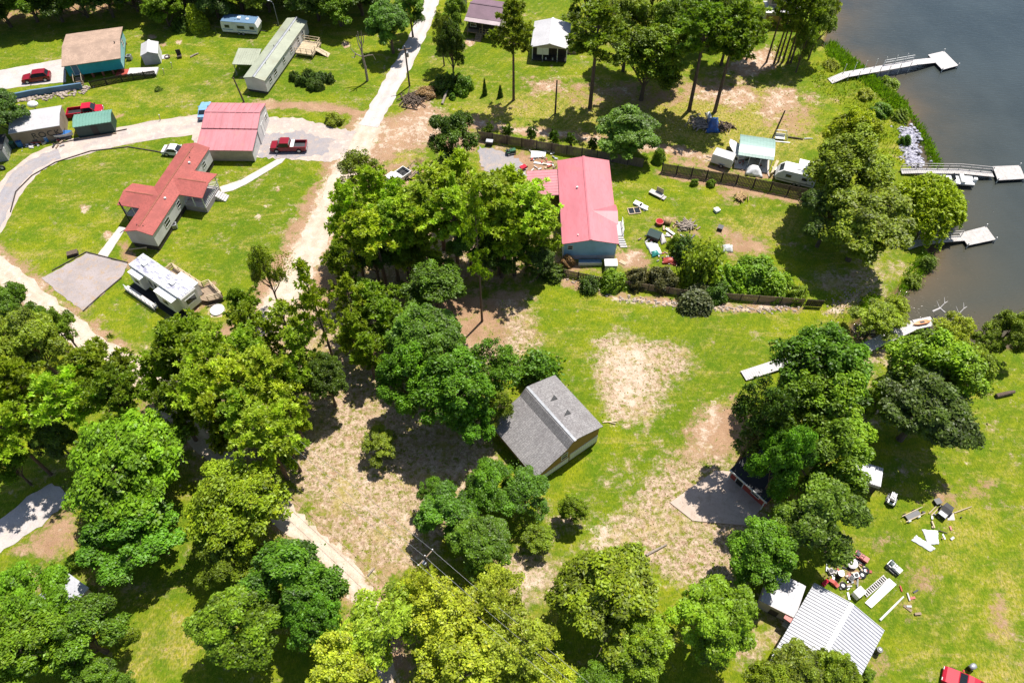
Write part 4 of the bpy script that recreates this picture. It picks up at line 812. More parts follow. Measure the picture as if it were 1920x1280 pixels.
# marsh grass: blades nobody could count
def tufts(name, polys, dens, hmin, hmax, tone, seed):
    rg = np.random.default_rng(seed); V, TN = [], []
    for pl in polys:
        q = W2(pl); lo, hi = q.min(0), q.max(0); n = int((hi - lo).prod() * dens); X, Y = rg.uniform(lo[0], hi[0], n), rg.uniform(lo[1], hi[1], n); s = signed(q, X, Y); k = s > rg.uniform(-.5, .6, n); X, Y = X[k], Y[k]; n = len(X)
        zz = np.where(signed(LAKE, X, Y) > -1, -.55, -.02); B = np.stack([X, Y, zz], 1); a = rg.uniform(0, 2 * pi, n); h = rg.uniform(hmin, hmax, n); sd = np.stack([np.cos(a), np.sin(a), 0 * a], 1) * rg.uniform(.04, .1, n)[:, None]
        up = np.stack([rg.normal(0, .35, n), rg.normal(0, .35, n), np.ones(n)], 1) * h[:, None]
        V.append(np.stack([B - sd, B + sd, B + up * .6 + sd * 1.3, B + up], 1)); TN.append(np.clip(rg.normal(.5, .22, (n, 2)), 0, 1))
    me = quads_mesh(name, np.concatenate(V), np.concatenate(TN), 'leaf'); o = D.objects.new(name, me); COL.objects.link(o); q = TONE[tone]; o.color = (*q, 1); return o
o = tufts('marsh_grass', [[(1548, 80), (1562, 72), (1605, 108), (1655, 148), (1705, 190), (1716, 218), (1700, 222), (1660, 190), (1600, 140), (1552, 110)], [(1715, 215), (1730, 232), (1750, 262), (1768, 300), (1764, 318), (1748, 318), (1745, 290), (1724, 250)], [(1690, 540), (1700, 510), (1738, 470), (1752, 480), (1732, 512), (1705, 530)], [(1655, 575), (1690, 548), (1698, 530), (1712, 528), (1690, 556), (1668, 572)], [(1618, 560), (1650, 555), (1660, 575), (1620, 600)]], 60, .35, .8, 'fresh', 5)
tag(o, 'bright green marsh grass along the waterline', 'marsh grass', kind='stuff')
o = tufts('bank_weeds', [[(1500, 130), (1560, 110), (1640, 170), (1700, 235), (1700, 310), (1660, 300), (1640, 240), (1560, 190)], [(1560, 560), (1640, 540), (1660, 580), (1620, 640), (1560, 640)], [(1440, 90), (1480, 60), (1500, 80), (1510, 120), (1450, 118)]], 9, .2, .5, 'lime', 6)
tag(o, 'yellow green weeds on the rough bank behind the marsh grass', 'weeds', kind='stuff')
o = tufts('weed_tufts', [[(640, 660), (760, 700), (900, 700), (890, 900), (800, 1080), (690, 1060), (560, 950), (560, 820)], [(1110, 632), (1290, 648), (1300, 700), (1232, 790), (1130, 790)], [(1250, 860), (1440, 850), (1400, 1100), (1225, 1080), (1100, 1035)], [(940, 560), (1010, 560), (1015, 660), (930, 700)], [(1000, 150), (1540, 160), (1560, 260), (1230, 280), (900, 240)], [(430, 640), (560, 560), (560, 800), (420, 760)]], 3.2, .05, .2, 'lime', 15)
tag(o, 'small weed tufts scattered over the bare ground', 'weeds', kind='stuff')
o = tufts('leaf_litter', [[(640, 660), (760, 700), (900, 700), (890, 900), (800, 1080), (690, 1060), (560, 950), (560, 820)], [(1250, 860), (1440, 850), (1400, 1100), (1225, 1080), (1100, 1035)], [(640, 350), (1040, 420), (1040, 520), (640, 520)], [(1060, 160), (1420, 150), (1440, 220), (1060, 205)]], 3.5, .03, .12, 'brown', 16)
tag(o, 'brown dead leaves and twigs lying on the bare ground', 'leaf litter', kind='stuff')
o = tufts('verge_grass', [[(505, 480), (545, 470), (560, 500), (520, 540)]], 22, .12, .3, 'lime', 8)
tag(o, 'long unmown grass on the edge of the dirt road', 'grass', kind='stuff')
# ---------------------------------------------------------------- buildings
def house(name, label, cat, p0, p1, p2, he, group=None):
    (cx, cy), rz, la, lb = rect3(p0, p1, p2, he)
    return thing(name, label, cat, (cx, cy, 0), rz, group), la, lb
def local(t, px, py, z=0.0):
    """photo position at height z in the axes of thing t"""
    p = P(px, py, z); q = p - Vector(t.location); a = -t.rotation_euler[2]
    return Vector((q.x * math.cos(a) - q.y * math.sin(a), q.x * math.sin(a) + q.y * math.cos(a), z))

# teal house
t, la, lb = house('house', 'teal house on piers with a tan shingle roof beside the pale driveway', 'house', (115.2, 124.4), (226, 110.3), (230, 51), 3.1)
ro, wo = gable(t, la, lb, 3.1, .7, 'x', 'tan_shingle', 'teal_paint', .35, .9)
MB().tube([(la / 2 - .9, -lb * .1, 3.6), (la / 2 - .9, -lb * .1, 4.0)], .09, 8).build('vent_pipe', 'dark_metal', ro)
for x in np.linspace(-la / 2 + .6, la / 2 - .6, 6):
    for y in (-lb / 2 + .5, 0, lb / 2 - .5): MB().box(x - .15, x + .15, y - .15, y + .15, -.05, .9).build('pier', 'brick_red', t)
MB().box(la / 2 - .345, la / 2 - .3, -lb / 2 + .36, lb / 2 - .36, .9, 3.0).build('side_face', 'sunlit_teal', t)  # paler sheet paints sunlight onto this side of the teal wall
opening(t, '+x', la / 2 - .3, 1.4, 2.1, 1.0, 1.0)
opening(t, '-y', lb / 2 - .35, -la / 2 + 1.8, 1.95, .9, 1.9, 'white_trim', 'slate_blue', 'door', 'door_panel', False)
m = MB(); xs = -la / 2 + 1.8
for k in range(5): m.box(xs - .6, xs + .6, -lb / 2 - .02 - .28 * (k + 1), -lb / 2 - .02 - .28 * k, 0, .9 - .18 * k - .1)
st = m.build('steps', 'weathered_wood', t); m = MB()
for sx in (-.65, .65): m.bar((xs + sx, -lb / 2 - .1, 1.75), (xs + sx, -lb / 2 - 1.5, 1.0), .07); m.bar((xs + sx, -lb / 2 - 1.45, 0), (xs + sx, -lb / 2 - 1.45, 1.0), .08); m.bar((xs + sx, -lb / 2 - .1, .9), (xs + sx, -lb / 2 - .1, 1.75), .08)
m.build('handrail', 'pale_wood', st)
# white garden shed
t, la, lb = house('garden_shed', 'small white garden shed with a grey gable on the lawn right of the teal house', 'shed', (263, 104.5), (296, 101.5), (297, 79), 2.0)
ro, wo = gable(t, la, lb, 2.0, .55, 'y', 'white_roof', 'grey_siding', .12, 0, 0, 'white_trim')
for s in (-1, 1): MB().box(*sorted((s * (la / 2 - .1), s * (la / 2 - .125))), -lb / 2 + .13, lb / 2 - .13, 0, 1.88).build('side_panel', 'white_paint', t)
MB().box(la / 2 - .1, la / 2 - .05, -.45, .45, 0, 1.75).build('door', 'white_trim', t); MB().box(la / 2, la / 2 + 1.0, -.6, .6, -.02, .12).build('ramp', 'white_deck', t)
# pale mobile home
t, la, lb = house('mobile_home', 'long pale mobile home with a grey green roof on the lawn', 'house', (456, 145), (496, 152.5), (576, 40), 2.75)
ro, wo = gable(t, la, lb, 2.75, .42, 'y', 'grey_green_roof', 'white_siding', .12, .45, 0, 'grey_metal')
MB().box(-la / 2 + .2, la / 2 - .2, -lb / 2 + .2, lb / 2 - .2, 0, .45).build('skirting', 'dark_metal', t)
for u, w_ in ((-7.2, .7), (-5.2, 1.0), (-1.6, .7), (1.5, .7), (4.6, .6), (6.6, .6)): opening(t, '+x', la / 2 - .12, u, 1.75, w_, .9)
opening(t, '+x', la / 2 - .12, 5.5, 1.55, .85, 1.9, 'white_trim', 'white_paint', 'door', 'door_panel', False)
for k in range(3): MB().cyl((rnd.uniform(-.5, .5), -5 + 5 * k, 3.0), .07, .35, 8).build('roof_vent', 'grey_metal', ro)
# its deck
a = local(t, 555, 92, .8); tt = thing('deck', 'wooden deck with railings on the side of the pale mobile home', 'deck', (0, 0, 0), t.rotation_euler[2]); q = t.matrix_basis @ Vector((la / 2 + 1.75, a.y - .2 + 1.2, 0)); tt.location = (q.x, q.y, 0)
m = MB()
for i in range(22): m.box(-1.65, 1.65, -2.0 + i * .18, -2.0 + i * .18 + .165, .76, .8)
for x in (-1.5, 1.5):
    for y in (-1.9, 0, 1.9): m.box(x - .06, x + .06, y - .06, y + .06, 0, .76)
m.box(-1.68, 1.68, -2.03, -2.0, .5, .8); m.box(1.65, 1.69, -2.03, 1.98, .5, .8)
m.build('deck_floor', 'pale_wood', tt); rails(MB(), [(-1.6, -1.95), (1.6, -1.95), (1.6, -.7)], .95, .08, .08, 2, 1.2, .8).build('railing', 'pale_wood', tt); rails(MB(), [(1.6, .5), (1.6, 1.9), (-1.6, 1.9)], .95, .08, .08, 2, 1.2, .8).build('railing', 'pale_wood', tt)
m = MB(); m.poly([(1.66, -.6, .8), (4.0, -1.0, .06), (4.0, .2, .06), (1.66, .5, .8)]); m.poly([(1.66, .5, .74), (4.0, .2, 0), (4.0, -1.0, 0), (1.66, -.6, .74)]); m.bar((1.7, -.6, 1.6), (3.9, -1.0, .8), .07); m.bar((3.9, -1, .0), (3.9, -1, .8), .07); m.build('ramp', 'pale_wood', tt)
# carport beside it
tt, a_, b_ = house('carport', 'grey green carport leaning on the far side of the pale mobile home', 'carport', (436, 118.5), (478, 124), (490, 96), 2.35)
m = MB(); m.extr_x([(-b_ / 2, 2.25), (b_ / 2, 2.5), (b_ / 2, 2.58), (-b_ / 2, 2.33)], -a_ / 2, a_ / 2)
for x in np.arange(-a_ / 2 + .1, a_ / 2, .4): m.extr_x([(-b_ / 2, 2.33), (b_ / 2, 2.58), (b_ / 2, 2.62), (-b_ / 2, 2.37)], x - .03, x + .03)
m.build('roof', 'grey_green_roof', tt)
for x in (-a_ / 2 + .2, a_ / 2 - .3):
    for y in (-b_ / 2 + .2, b_ / 2 - .2): MB().box(x - .06, x + .06, y - .06, y + .06, 0, 2.3).build('post', 'grey_metal', tt)
# red-roofed metal garage
(cx, cy), rz, la, lb = rect3((381, 240), (486, 241.5), (495, 194), 3.2)
t = thing('garage', 'metal garage with a pink roof and lean-to beside the parking court', 'garage', (cx, cy, 0), rz)
ro, wo = gable(t, la, lb, 3.2, .75, 'x', 'pink_roof', 'white_siding', .15, 0, .9, 'pink_roof')
m = MB(); y0 = -lb / 2 + .12; dl = 4.4; m.extr_x([(y0, 2.95), (y0 - dl, 2.3), (y0 - dl, 2.4), (y0, 3.05)], -la / 2 - .15, la / 2 - .05)
for x in np.arange(-la / 2, la / 2 - .1, .9): m.extr_x([(y0, 3.05), (y0 - dl, 2.4), (y0 - dl, 2.44), (y0, 3.09)], x - .03, x + .03)
m.build('lean_to_roof', 'pink_roof', t)
m = MB(); m.box(-la / 2 + .1, la / 2 - .3, y0 - dl + .25, y0 - dl + .3, .1, 2.32); m.build('front_wall', 'tan_wall', t)
for s in (-1, 1): MB().extr_x([(y0 + .05, 0), (y0 - dl + .24, 0), (y0 - dl + .24, 2.3), (y0 + .05, 2.92)], *sorted((s * (la / 2 - .3), s * (la / 2 - .36)))).build('lean_to_side', 'white_siding', t)
opening(t, '+x', la / 2 - .15, -.6, 1.2, 1.0, 2.0, 'white_trim', 'white_paint', 'door', 'door_panel', False); opening(t, '+x', la / 2 - .15, 1.8, 1.5, .9, .9)
# red-roofed mobile home with two porches
t, la, lb = house('mobile_home', 'mobile home with a coral red shingle roof and two gabled porches', 'house', (232.5, 432.5), (285, 442.5), (392.5, 277.5), 3.35)
ro, wo = gable(t, la, lb, 3.35, .6, 'y', 'red_shingle', 'lavender_siding', .16, .95, 0, None)  # end walls greyer than the long sides: their shade is put into the colour
MB().extr_y([(-.12, 3.95), (0, 3.97), (.12, 3.95), (.12, 3.99), (0, 4.03), (-.12, 3.99)], -lb / 2 + .8, lb / 2 - .8).build('ridge_vent', 'brick_red', ro)
for s in (-1, 1): MB().box(*sorted((s * (la / 2 - .16), s * (la / 2 - .13))), -lb / 2 + .2, lb / 2 - .2, .95, 3.22).build('side_siding', 'white_siding', t)
MB().box(-la / 2 + .24, la / 2 - .24, -lb / 2 + .24, lb / 2 - .24, 0, .95).build('skirting', 'dark_wood', t)  # dark colour stands in for the black shade below the walls
for (x, y) in ((.9, -2.6), (1.0, 5.2)): q = MB().cyl((x, y, 3.6), .17, .32, 12); q.build('roof_vent', 'white_trim', ro)
for (x, y) in ((-.5, -8.4), (.45, -8.4), (.6, 6.2), (.15, 7.2)): MB().cyl((x, y, 3.7), .06, .3, 8).build('vent_pipe', 'dark_metal', ro)
opening(t, '+x', la / 2 - .13, -5.6, 2.15, 1.3, 1.0); opening(t, '+x', la / 2 - .13, -1.9, 2.2, .8, .9); opening(t, '+x', la / 2 - .13, 6.8, 2.2, .8, .9)
def porch(sx, yc, dep, wid, skirt):
    m = MB(); y0, y1 = yc - wid / 2, yc + wid / 2; rz_, ez = 3.93, 3.3; x1 = sx * (la / 2 + dep)
    o = [(y0, ez - .1), (yc, rz_ - .1), (y1, ez - .1), (y1, ez), (yc, rz_), (y0, ez)]
    m.extr_x(o, *sorted((sx * .02, x1))); p_ = m.build('porch_roof', 'red_shingle', t)
    MB().extr_x([(yc - .1, 3.91), (yc, 3.935), (yc + .1, 3.91), (yc + .1, 3.95), (yc, 3.98), (yc - .1, 3.95)], *sorted((sx * 1.0, x1 - sx * .4))).build('ridge_vent', 'brick_red', p_)
    xe = x1 - sx * .35; m = MB(); m.box(*sorted((sx * (la / 2 - .1), xe)), y0 + .3, y1 - .3, .88, .98); fl = m.build('porch_floor', 'grey_deck', t)
    if skirt:
        m = MB(); m.box(*sorted((sx * (la / 2 - .1), xe)), y0 + .3, y0 + .34, 0, .88); m.box(*sorted((xe - sx * .04, xe)), y0 + .35, y1 - .35, 0, .88); m.build('porch_skirting', 'mauve_wall', t)
    pts = [(sx * (la / 2 + .05), y0 + .34), (xe - sx * .05, y0 + .34), (xe - sx * .05, y1 - .34), (sx * (la / 2 + .05), y1 - .34)]
    rl = rails(MB(), pts, .9, .07, .06, 3, 1.6, .98).build('railing', 'white_trim', t)
    for x, y in (pts[1], pts[2], ((pts[0][0] + pts[1][0]) / 2, pts[0][1])): MB().box(x - .06, x + .06, y - .06, y + .06, .98, 3.25).build('post', 'white_trim', t)
ly = lambda px, py: local(t, px, py, 3.3)
pa, pb = ly(337.5, 362.5), ly(406, 325); pe = ly(381.5, 368)
porch(1, (pa.y + pb.y) / 2 - .2, pe.x - la / 2, abs(pb.y - pa.y) + .2, True)
pa, pb = ly(219, 384), ly(249, 343.5); porch(-1, (pa.y + pb.y) / 2, abs((pa.x + pb.x) / 2 + la / 2), abs(pb.y - pa.y), False)
q = local(t, 236, 402, 2.2); MB().tube([(q.x, q.y, .0), (q.x, q.y, 4.6)], .09, 8).build('stove_pipe', 'black', t)
for k in range(5):
    pass
m = MB()
for k in range(5): m.box(la / 2 + 3.4 + k * .3, la / 2 + 3.72 + k * .3, 1.9, 3.2, 0, .85 - k * .17)
m.build('steps', 'white_deck', t)
# lettered white container
t, la, lb = house('container_building', 'white roofed metal container building with big black letters on its wall', 'container', (18, 250.5), (113.8, 235), (113, 198), 2.6)
ro, wo = gable(t, la, lb, 2.6, .3, 'x', 'white_roof', 'container_wall', .06, 0, 0)
m = MB()
for x in np.arange(-la / 2 + .15, la / 2 - .1, .3): m.box(x - .05, x + .05, -lb / 2 + .02, -lb / 2 + .06, .1, 2.45)
m.build('wall_ribs', 'container_wall', t)
cu = D.curves.new('lettering', 'FONT'); cu.body = 'ROCK'; cu.size = 1.45; cu.extrude = .012; cu.align_x = 'CENTER'; cu.space_character = 1.15
fo = D.objects.new('lettering', cu); COL.objects.link(fo); bpy.context.view_layer.update(); me_ = D.meshes.new_from_object(fo.evaluated_get(bpy.context.evaluated_depsgraph_get())); D.objects.remove(fo)
o = D.objects.new('lettering', me_); COL.objects.link(o); me_.materials.clear(); me_.materials.append(M('letter_black')); o.parent = t; o.rotation_euler = (pi / 2, 0, 0); o.location = (1.3, -lb / 2 + .005, .95); o['label'] = 'large black letters ROCK'
# green-roofed shed
t, la, lb = house('shed', 'dark shed with a green metal roof beside the lettered container', 'shed', (139, 238.7), (210.6, 228), (207.5, 205.6), 2.2)
ro, wo = gable(t, la, lb, 2.2, .3, 'x', 'green_roof', 'dark_green', .1, 0, .45)
MB().box(-.5, .5, -lb / 2 + .08, -lb / 2 + .12, 0, 1.9).build('door', 'black', t); MB().box(-la / 2, la / 2, -lb / 2 - .3, -lb / 2 - .12, 0, .18).build('sill_timber', 'weathered_wood', t)
# dark shed at left border
p = P(4, 296, 0); t = thing('shed', 'dark roofed grey shed at the left border by the loop drive', 'shed', (p.x - 1.2, p.y + .6, 0), math.radians(12))
MB().extr_y([(-2.3, 2.1), (2.3, 2.25), (2.3, 2.35), (-2.3, 2.2)], -1.9, 1.9).build('roof', 'black_and_shaded_roof', t); MB().box(-2.2, 2.2, -1.8, 1.8, 0, 2.1).build('wall', 'grey_siding', t); MB().box(2.2, 2.24, -1.0, .4, .05, 1.9).build('door', 'white_paint', t)
# purple-roofed house
t, la, lb = house('house', 'dark house with a purple shingle roof at the far end of the road', 'house', (879, 32), (945, 42), (950, 5), 3.3)
ro, wo = gable(t, la, lb, 3.3, .9, 'x', 'purple_roof', 'dark_wood', .35, .3, 0, 'purple_roof')
MB().extr_x([(-lb / 2 - .9, 2.95), (-lb / 2 + .1, 3.2), (-lb / 2 + .1, 3.28), (-lb / 2 - .9, 3.03)], -la / 2, la / 2).build('porch_roof', 'pale_mauve_roof', t)
MB().box(-la / 2 + .3, la / 2 - .3, -lb / 2 - .7, -lb / 2 + .34, .7, .85).build('porch_floor', 'weathered_wood', t); rails(MB(), [(-.5, -lb / 2 - .65), (la / 2 - .4, -lb / 2 - .65)], .95, .08, .08, 2, 1.3, .85).build('railing', 'weathered_wood', t)
for x in (-la / 2 + .4, 0, la / 2 - .4): MB().box(x - .06, x + .06, -lb / 2 - .66, -lb / 2 - .54, .0, 2.98).build('post', 'weathered_wood', t)
m = MB()
for k in range(5): m.box(-1.2 - .0, .0, -lb / 2 - 1.0 - .28 * k, -lb / 2 - .72 - .28 * k, 0, .7 - .14 * k)
m.build('steps', 'weathered_wood', t); opening(t, '-y', lb / 2 - .35, -2.0, 1.9, 1.0, 1.0); opening(t, '+x', la / 2 - .35, 0, 1.9, 1.0, 1.0)
for s in (-1, 1): MB().box(*sorted((s * (la / 2 - .34), s * (la / 2 - .31))), -lb / 2 + .36, lb / 2 - .36, .3, 3.1).build('side_face', 'tan_wall', t)
# white cottage
t, la, lb = house('cottage', 'white metal roofed cottage with an open dark porch on the far lawn', 'house', (995, 88.7), (1066, 92.5), (1071, 43.7), 2.8)
ro, wo = gable(t, la, lb, 2.8, .85, 'y', 'white_roof', 'white_siding', .25, .3, 0, 'white_trim', 1.6)
for x in (-la / 2 + .3, -1.2, 1.4, la / 2 - .3): MB().box(x - .06, x + .06, -lb / 2 + .15, -lb / 2 + .27, .0, 2.72).build('post', 'white_trim', t)
MB().box(-la / 2 + .25, la / 2 - .25, -lb / 2 + .12, -lb / 2 + 1.6, .15, .32).build('porch_floor', 'dark_wood', t); MB().box(-2.2, -.15, -lb / 2 + .2, -lb / 2 + .26, 1.3, 2.72).build('porch_screen', 'white_paint', t)
MB().extr_y([(-la / 2 + .3, 2.72), (la / 2 - .3, 2.72), (0, 3.5)], -lb / 2 + .1, -lb / 2 + .16).build('gable_board', 'tan_wall', t); MB().box(-la / 2 + .3, la / 2 - .3, -lb / 2 + 1.57, -lb / 2 + 1.6, .32, 2.6).build('porch_back', 'dark_wood', t)
m = MB()
for s in (-.6, .6): m.cyl((s, -lb / 2 + .35, .32), .14, .35, 8)
m.build('planter', 'white_trim', t); rails(MB(), [(.3, -lb / 2 + .2), (la / 2 - .4, -lb / 2 + .2)], .8, .06, .05, 2, 1.2, .3).build('railing', 'dark_wood', t)
MB().box(la / 2 - .2, la / 2 + 1.6, -1.2, -.1, .05, .35).build('side_steps', 'weathered_wood', t)
# rose-roofed blue house
t, la, lb = house('house', 'blue sided house with a rose red metal roof beside the pine grove', 'house', (1054, 458.6), (1160.3, 456.4), (1142, 300), 3.4)
ro, wo = gable(t, la, lb, 3.4, .8, 'y', 'rose_roof', 'blue_siding', .22, .9, 0, 'rose_roof')
MB().box(-la / 2 + .24, la / 2 - .24, -lb / 2 + .24, lb / 2 - .24, 0, .9).build('skirting', 'lavender_siding', t)
yd = local(t, 1150, 400, 3.6).y
m = MB(); m.raw([(.55, yd, 4.12), (la / 2 + .25, yd - 2.0, 3.36), (la / 2 + .25, yd, 4.06), (la / 2 + .25, yd + 2.0, 3.36), (la / 2 - .8, yd - 2.0, 3.3), (la / 2 - .8, yd + 2.0, 3.3)], [(0, 1, 2), (0, 2, 3), (1, 4, 5, 3), (1, 3, 2), (0, 4, 1), (0, 3, 5), (0, 5, 4)]).build('cross_gable', 'rose_roof', ro)
MB().cyl((-1.3, local(t, 1069, 354, 3.8).y, 3.8), .15, .4, 12).build('roof_vent', 'white_trim', ro); MB().cyl((-1.7, -lb / 2 + 1.2, 3.75), .09, .3, 10).build('roof_vent', 'white_trim', ro)
opening(t, '-y', lb / 2 - .22, -la / 2 + 1.2, 2.5, .6, .7, 'white_trim', 'dark_glass'); opening(t, '+x', la / 2 - .22, -5, 2.3, .9, 1.0); opening(t, '+x', la / 2 - .22, 4, 2.3, .9, 1.0); opening(t, '-x', la / 2 - .22, -5, 2.3, .9, 1.0)
for s in (-1, 1): MB().box(s * (la / 2 - .3) - .06, s * (la / 2 - .3) + .06, -lb / 2 + .16, -lb / 2 + .215, .9, 3.3).build('corner_board', 'white_trim', t)
a, b = local(t, 988, 320, 2.9), local(t, 1043, 368, 2.9)
m = MB(); x0, x1, y0, y1 = a.x, -la / 2 + .1, b.y, a.y; m.extr_y([(x0, 2.75), (x1, 3.1), (x1, 3.18), (x0, 2.83)], y0, y1)
for y in np.arange(y0 + .1, y1, .6): m.extr_y([(x0, 2.83), (x1, 3.18), (x1, 3.21), (x0, 2.86)], y - .025, y + .025)
m.build('carport_roof', 'pink_roof', t)
for y in (y0 + .3, (y0 + y1) / 2, y1 - .3): MB().box(x0 + .15, x0 + .27, y - .06, y + .06, 0, 2.78).build('post', 'white_trim', t)
q = local(t, 1163, 428, .9); m = MB(); m.box(la / 2 - .1, la / 2 + 1.35, q.y - 1.5, q.y + 1.4, .82, .9)
for x in (la / 2 + .1, la / 2 + 1.25):
    for y in (q.y - 1.4, q.y + 1.3): m.box(x - .06, x + .06, y - .06, y + .06, 0, .82)
m.build('side_landing', 'white_deck', t); rails(MB(), [(la / 2 + 1.3, q.y + 1.35), (la / 2 + 1.3, q.y - 1.2)], .9, .07, .06, 2, 1.2, .9).build('railing', 'white_trim', t)
m = MB()
for k in range(5): m.box(la / 2 + .3 + .12 * k, la / 2 + 1.3 + .12 * k, q.y - 1.5 - .3 * (k + 1), q.y - 1.5 - .3 * k, 0, .75 - .15 * k)
m.build('steps', 'white_deck', t)
# grey shingle cabin, long lower slope on one side
A_, B_ = P(1119, 828), P(1030, 878); dv = (B_ - A_).normalized(); rz = math.radians(36.8); nrm = Vector((-math.sin(rz), math.cos(rz), 0))
t = thing('cabin', 'brown cabin with a steep grey shingle saltbox roof in the clearing', 'house', (*(A_ + nrm * 4.3)[:2], 0), rz)
X = lambda u: -u                                                        # u runs from the right eave to the left eave
prof = [(X(-.35), 3.65), (X(1.2), 4.2), (X(3.3), 4.9), (X(3.95), 5.02), (X(4.25), 4.88), (X(5.0), 4.0), (X(9.5), 2.15)]
up = [(x, z) for x, z in prof]; dn = [(x, z - .16) for x, z in reversed(prof)]
ro = MB().extr_y(up + dn, -4.5, 4.4).build('roof', 'grey_shingle', t)
wl = [(X(.0), 0), (X(0), 3.56), (X(3.3), 4.71), (X(3.95), 4.84), (X(4.2), 4.71), (X(5.0), 3.82), (X(9.0), 2.17), (X(9.0), 0)]
MB().extr_y(wl, -4.3, 4.2).build('wall', 'brown_wall', t)
MB().extr_y([(X(4.05), 5.0), (X(3.8), 5.04), (X(3.8), 5.07), (X(4.1), 5.03)], -4.6, 4.4).build('ridge_flashing', 'grey_metal', ro)
for y in (-1.2, 1.3): MB().raw([(X(2.9), y, 4.73), (X(1.9), y - .1, 4.4), (X(1.9), y + .55, 4.4), (X(2.9), y, 4.81), (X(1.9), y - .1, 4.57), (X(1.9), y + .55, 4.57)], [(0, 2, 1), (3, 4, 5), (0, 1, 4, 3), (1, 2, 5, 4), (2, 0, 3, 5)]).build('roof_opening', 'black', ro)
zr = lambda u: 4.2 + (u - 1.2) / 3
for y0, y1, u0, u1 in ((-.9, 1.0, .9, 2.6), (1.9, 3.2, 2.0, 3.1)):
    MB().raw([(X(u), y, zr(u) + h_) for h_ in (-.02, .022) for u, y in ((u0, y0), (u0, y1), (u1, y1), (u1, y0))], [(4, 5, 6, 7), (0, 1, 5, 4), (1, 2, 6, 5), (2, 3, 7, 6), (3, 0, 4, 7), (0, 3, 2, 1)]).build('roof_patch', 'grey_shingle', ro)
opening(t, '-y', 4.3, X(5.15), 2.25, .8, 1.0); MB().box(X(4.3), X(.1), -4.36, -4.3, .3, 1.75).build('lattice_panel', 'lattice', t); MB().box(X(8.8), X(4.5), -4.36, -4.3, .2, 1.2).build('lattice_panel', 'lattice', t)
opening(t, '+x', 0, -1.5, 2.0, 1.0, 1.1); opening(t, '+x', 0, 1.8, 2.0, 1.0, 1.1)
# white metal roofed house, lower right
t, la, lb = house('metal_house', 'house with a bright ribbed white metal roof in the lower right yard', 'house', (1450, 1224), (1619, 1258), (1659, 1180), 2.7)
c = (P(1450, 1224, 2.7) + P(1659, 1180, 2.7)) / 2; ax = P(1526, 1094, 2.7) - P(1450, 1224, 2.7); rz = math.atan2(ax.y, ax.x) - pi / 2
la = 7.6; lb = 9.2; t.rotation_euler = (0, 0, rz); c = (P(1526, 1094, 2.7) + P(1659, 1180, 2.7)) / 2; o_ = Vector((math.cos(rz + pi / 2), math.sin(rz + pi / 2))); t.location = (c.x - o_.x * lb / 2, c.y - o_.y * lb / 2, 0)
ro, wo = gable(t, la, lb, 2.7, .95, 'y', 'white_metal_roof', 'white_siding', .3, 0, .34, 'white_trim')
opening(t, '+x', la / 2 - .3, -1.5, 1.4, 1.0, 1.0); opening(t, '+x', la / 2 - .3, 2.0, 1.4, 1.0, 1.0); opening(t, '-x', la / 2 - .3, -2.2, 1.1, .9, 2.0, 'white_trim', 'brick_red', 'door', 'door_panel', False)
MB().box(-la / 2 - .75, -la / 2 + .1, -.3, .7, 1.9, 2.05).build('door_canopy', 'faded_red', t); MB().box(-la / 2 - .4, -la / 2 + .25, -.2, .6, 0, .3).build('step', 'concrete', t)
tm = t
# annex beside it
t, la, lb = house('annex', 'low annex with a rust stained white roof beside the white metal house', 'shed', (1421.5, 1123), (1487.6, 1156), (1514, 1101), 2.2)
m = MB(); m.extr_x([(-lb / 2, 2.1), (lb / 2, 2.3), (lb / 2, 2.38), (-lb / 2, 2.18)], -la / 2, la / 2)
for x in np.arange(-la / 2 + .1, la / 2, .32): m.extr_x([(-lb / 2, 2.18), (lb / 2, 2.38), (lb / 2, 2.42), (-lb / 2, 2.22)], x - .03, x + .03)
m.build('roof', 'rusty_white_roof', t); MB().box(-la / 2 + .1, la / 2 - .1, -lb / 2 + .1, lb / 2 - .1, 0, 2.12).build('wall', 'tan_wall', t); MB().box(-la / 2 - .04, la / 2 - .2, -lb / 2 - .05, -lb / 2 - .01, 1.6, 2.2).build('fascia', 'tan_wall', t); MB().box(-.5, .4, -lb / 2 + .06, -lb / 2 + .1, 0, 1.9).build('door', 'dark_wood', t)
# brown metal shed
t, la, lb = house('metal_shed', 'small open brown shed with a ribbed white roof under the olive oak', 'shed', (1597, 894), (1647.5, 910), (1659, 881), 2.3)
m = MB(); m.extr_x([(-lb / 2, 2.2), (lb / 2, 2.45), (lb / 2, 2.53), (-lb / 2, 2.28)], -la / 2, la / 2)
for x in np.arange(-la / 2 + .06, la / 2, .25): m.extr_x([(-lb / 2, 2.28), (lb / 2, 2.53), (lb / 2, 2.57), (-lb / 2, 2.32)], x - .03, x + .03)
m.build('roof', 'white_metal_roof', t); MB().box(-la / 2, la / 2, -lb / 2 - .05, -lb / 2 - .005, 1.75, 2.24).build('fascia', 'mauve_wall', t)
m = MB(); m.box(-la / 2 + .1, -la / 2 + .16, -lb / 2 + .1, lb / 2 - .1, 0, 2.2); m.box(la / 2 - .16, la / 2 - .1, -lb / 2 + .1, lb / 2 - .1, 0, 2.2); m.box(-la / 2 + .17, la / 2 - .17, lb / 2 - .16, lb / 2 - .1, 0, 2.3); m.build('wall', 'dark_wood', t)
MB().box(-.3, la / 2 - .2, -lb / 2 + .12, -lb / 2 + .17, .1, 1.5).build('door', 'dark_wood', t); MB().box(-la / 2 + .3, -.5, -lb / 2 + .05, -lb / 2 + .55, .75, .82).build('work_table', 'white_paint', t)
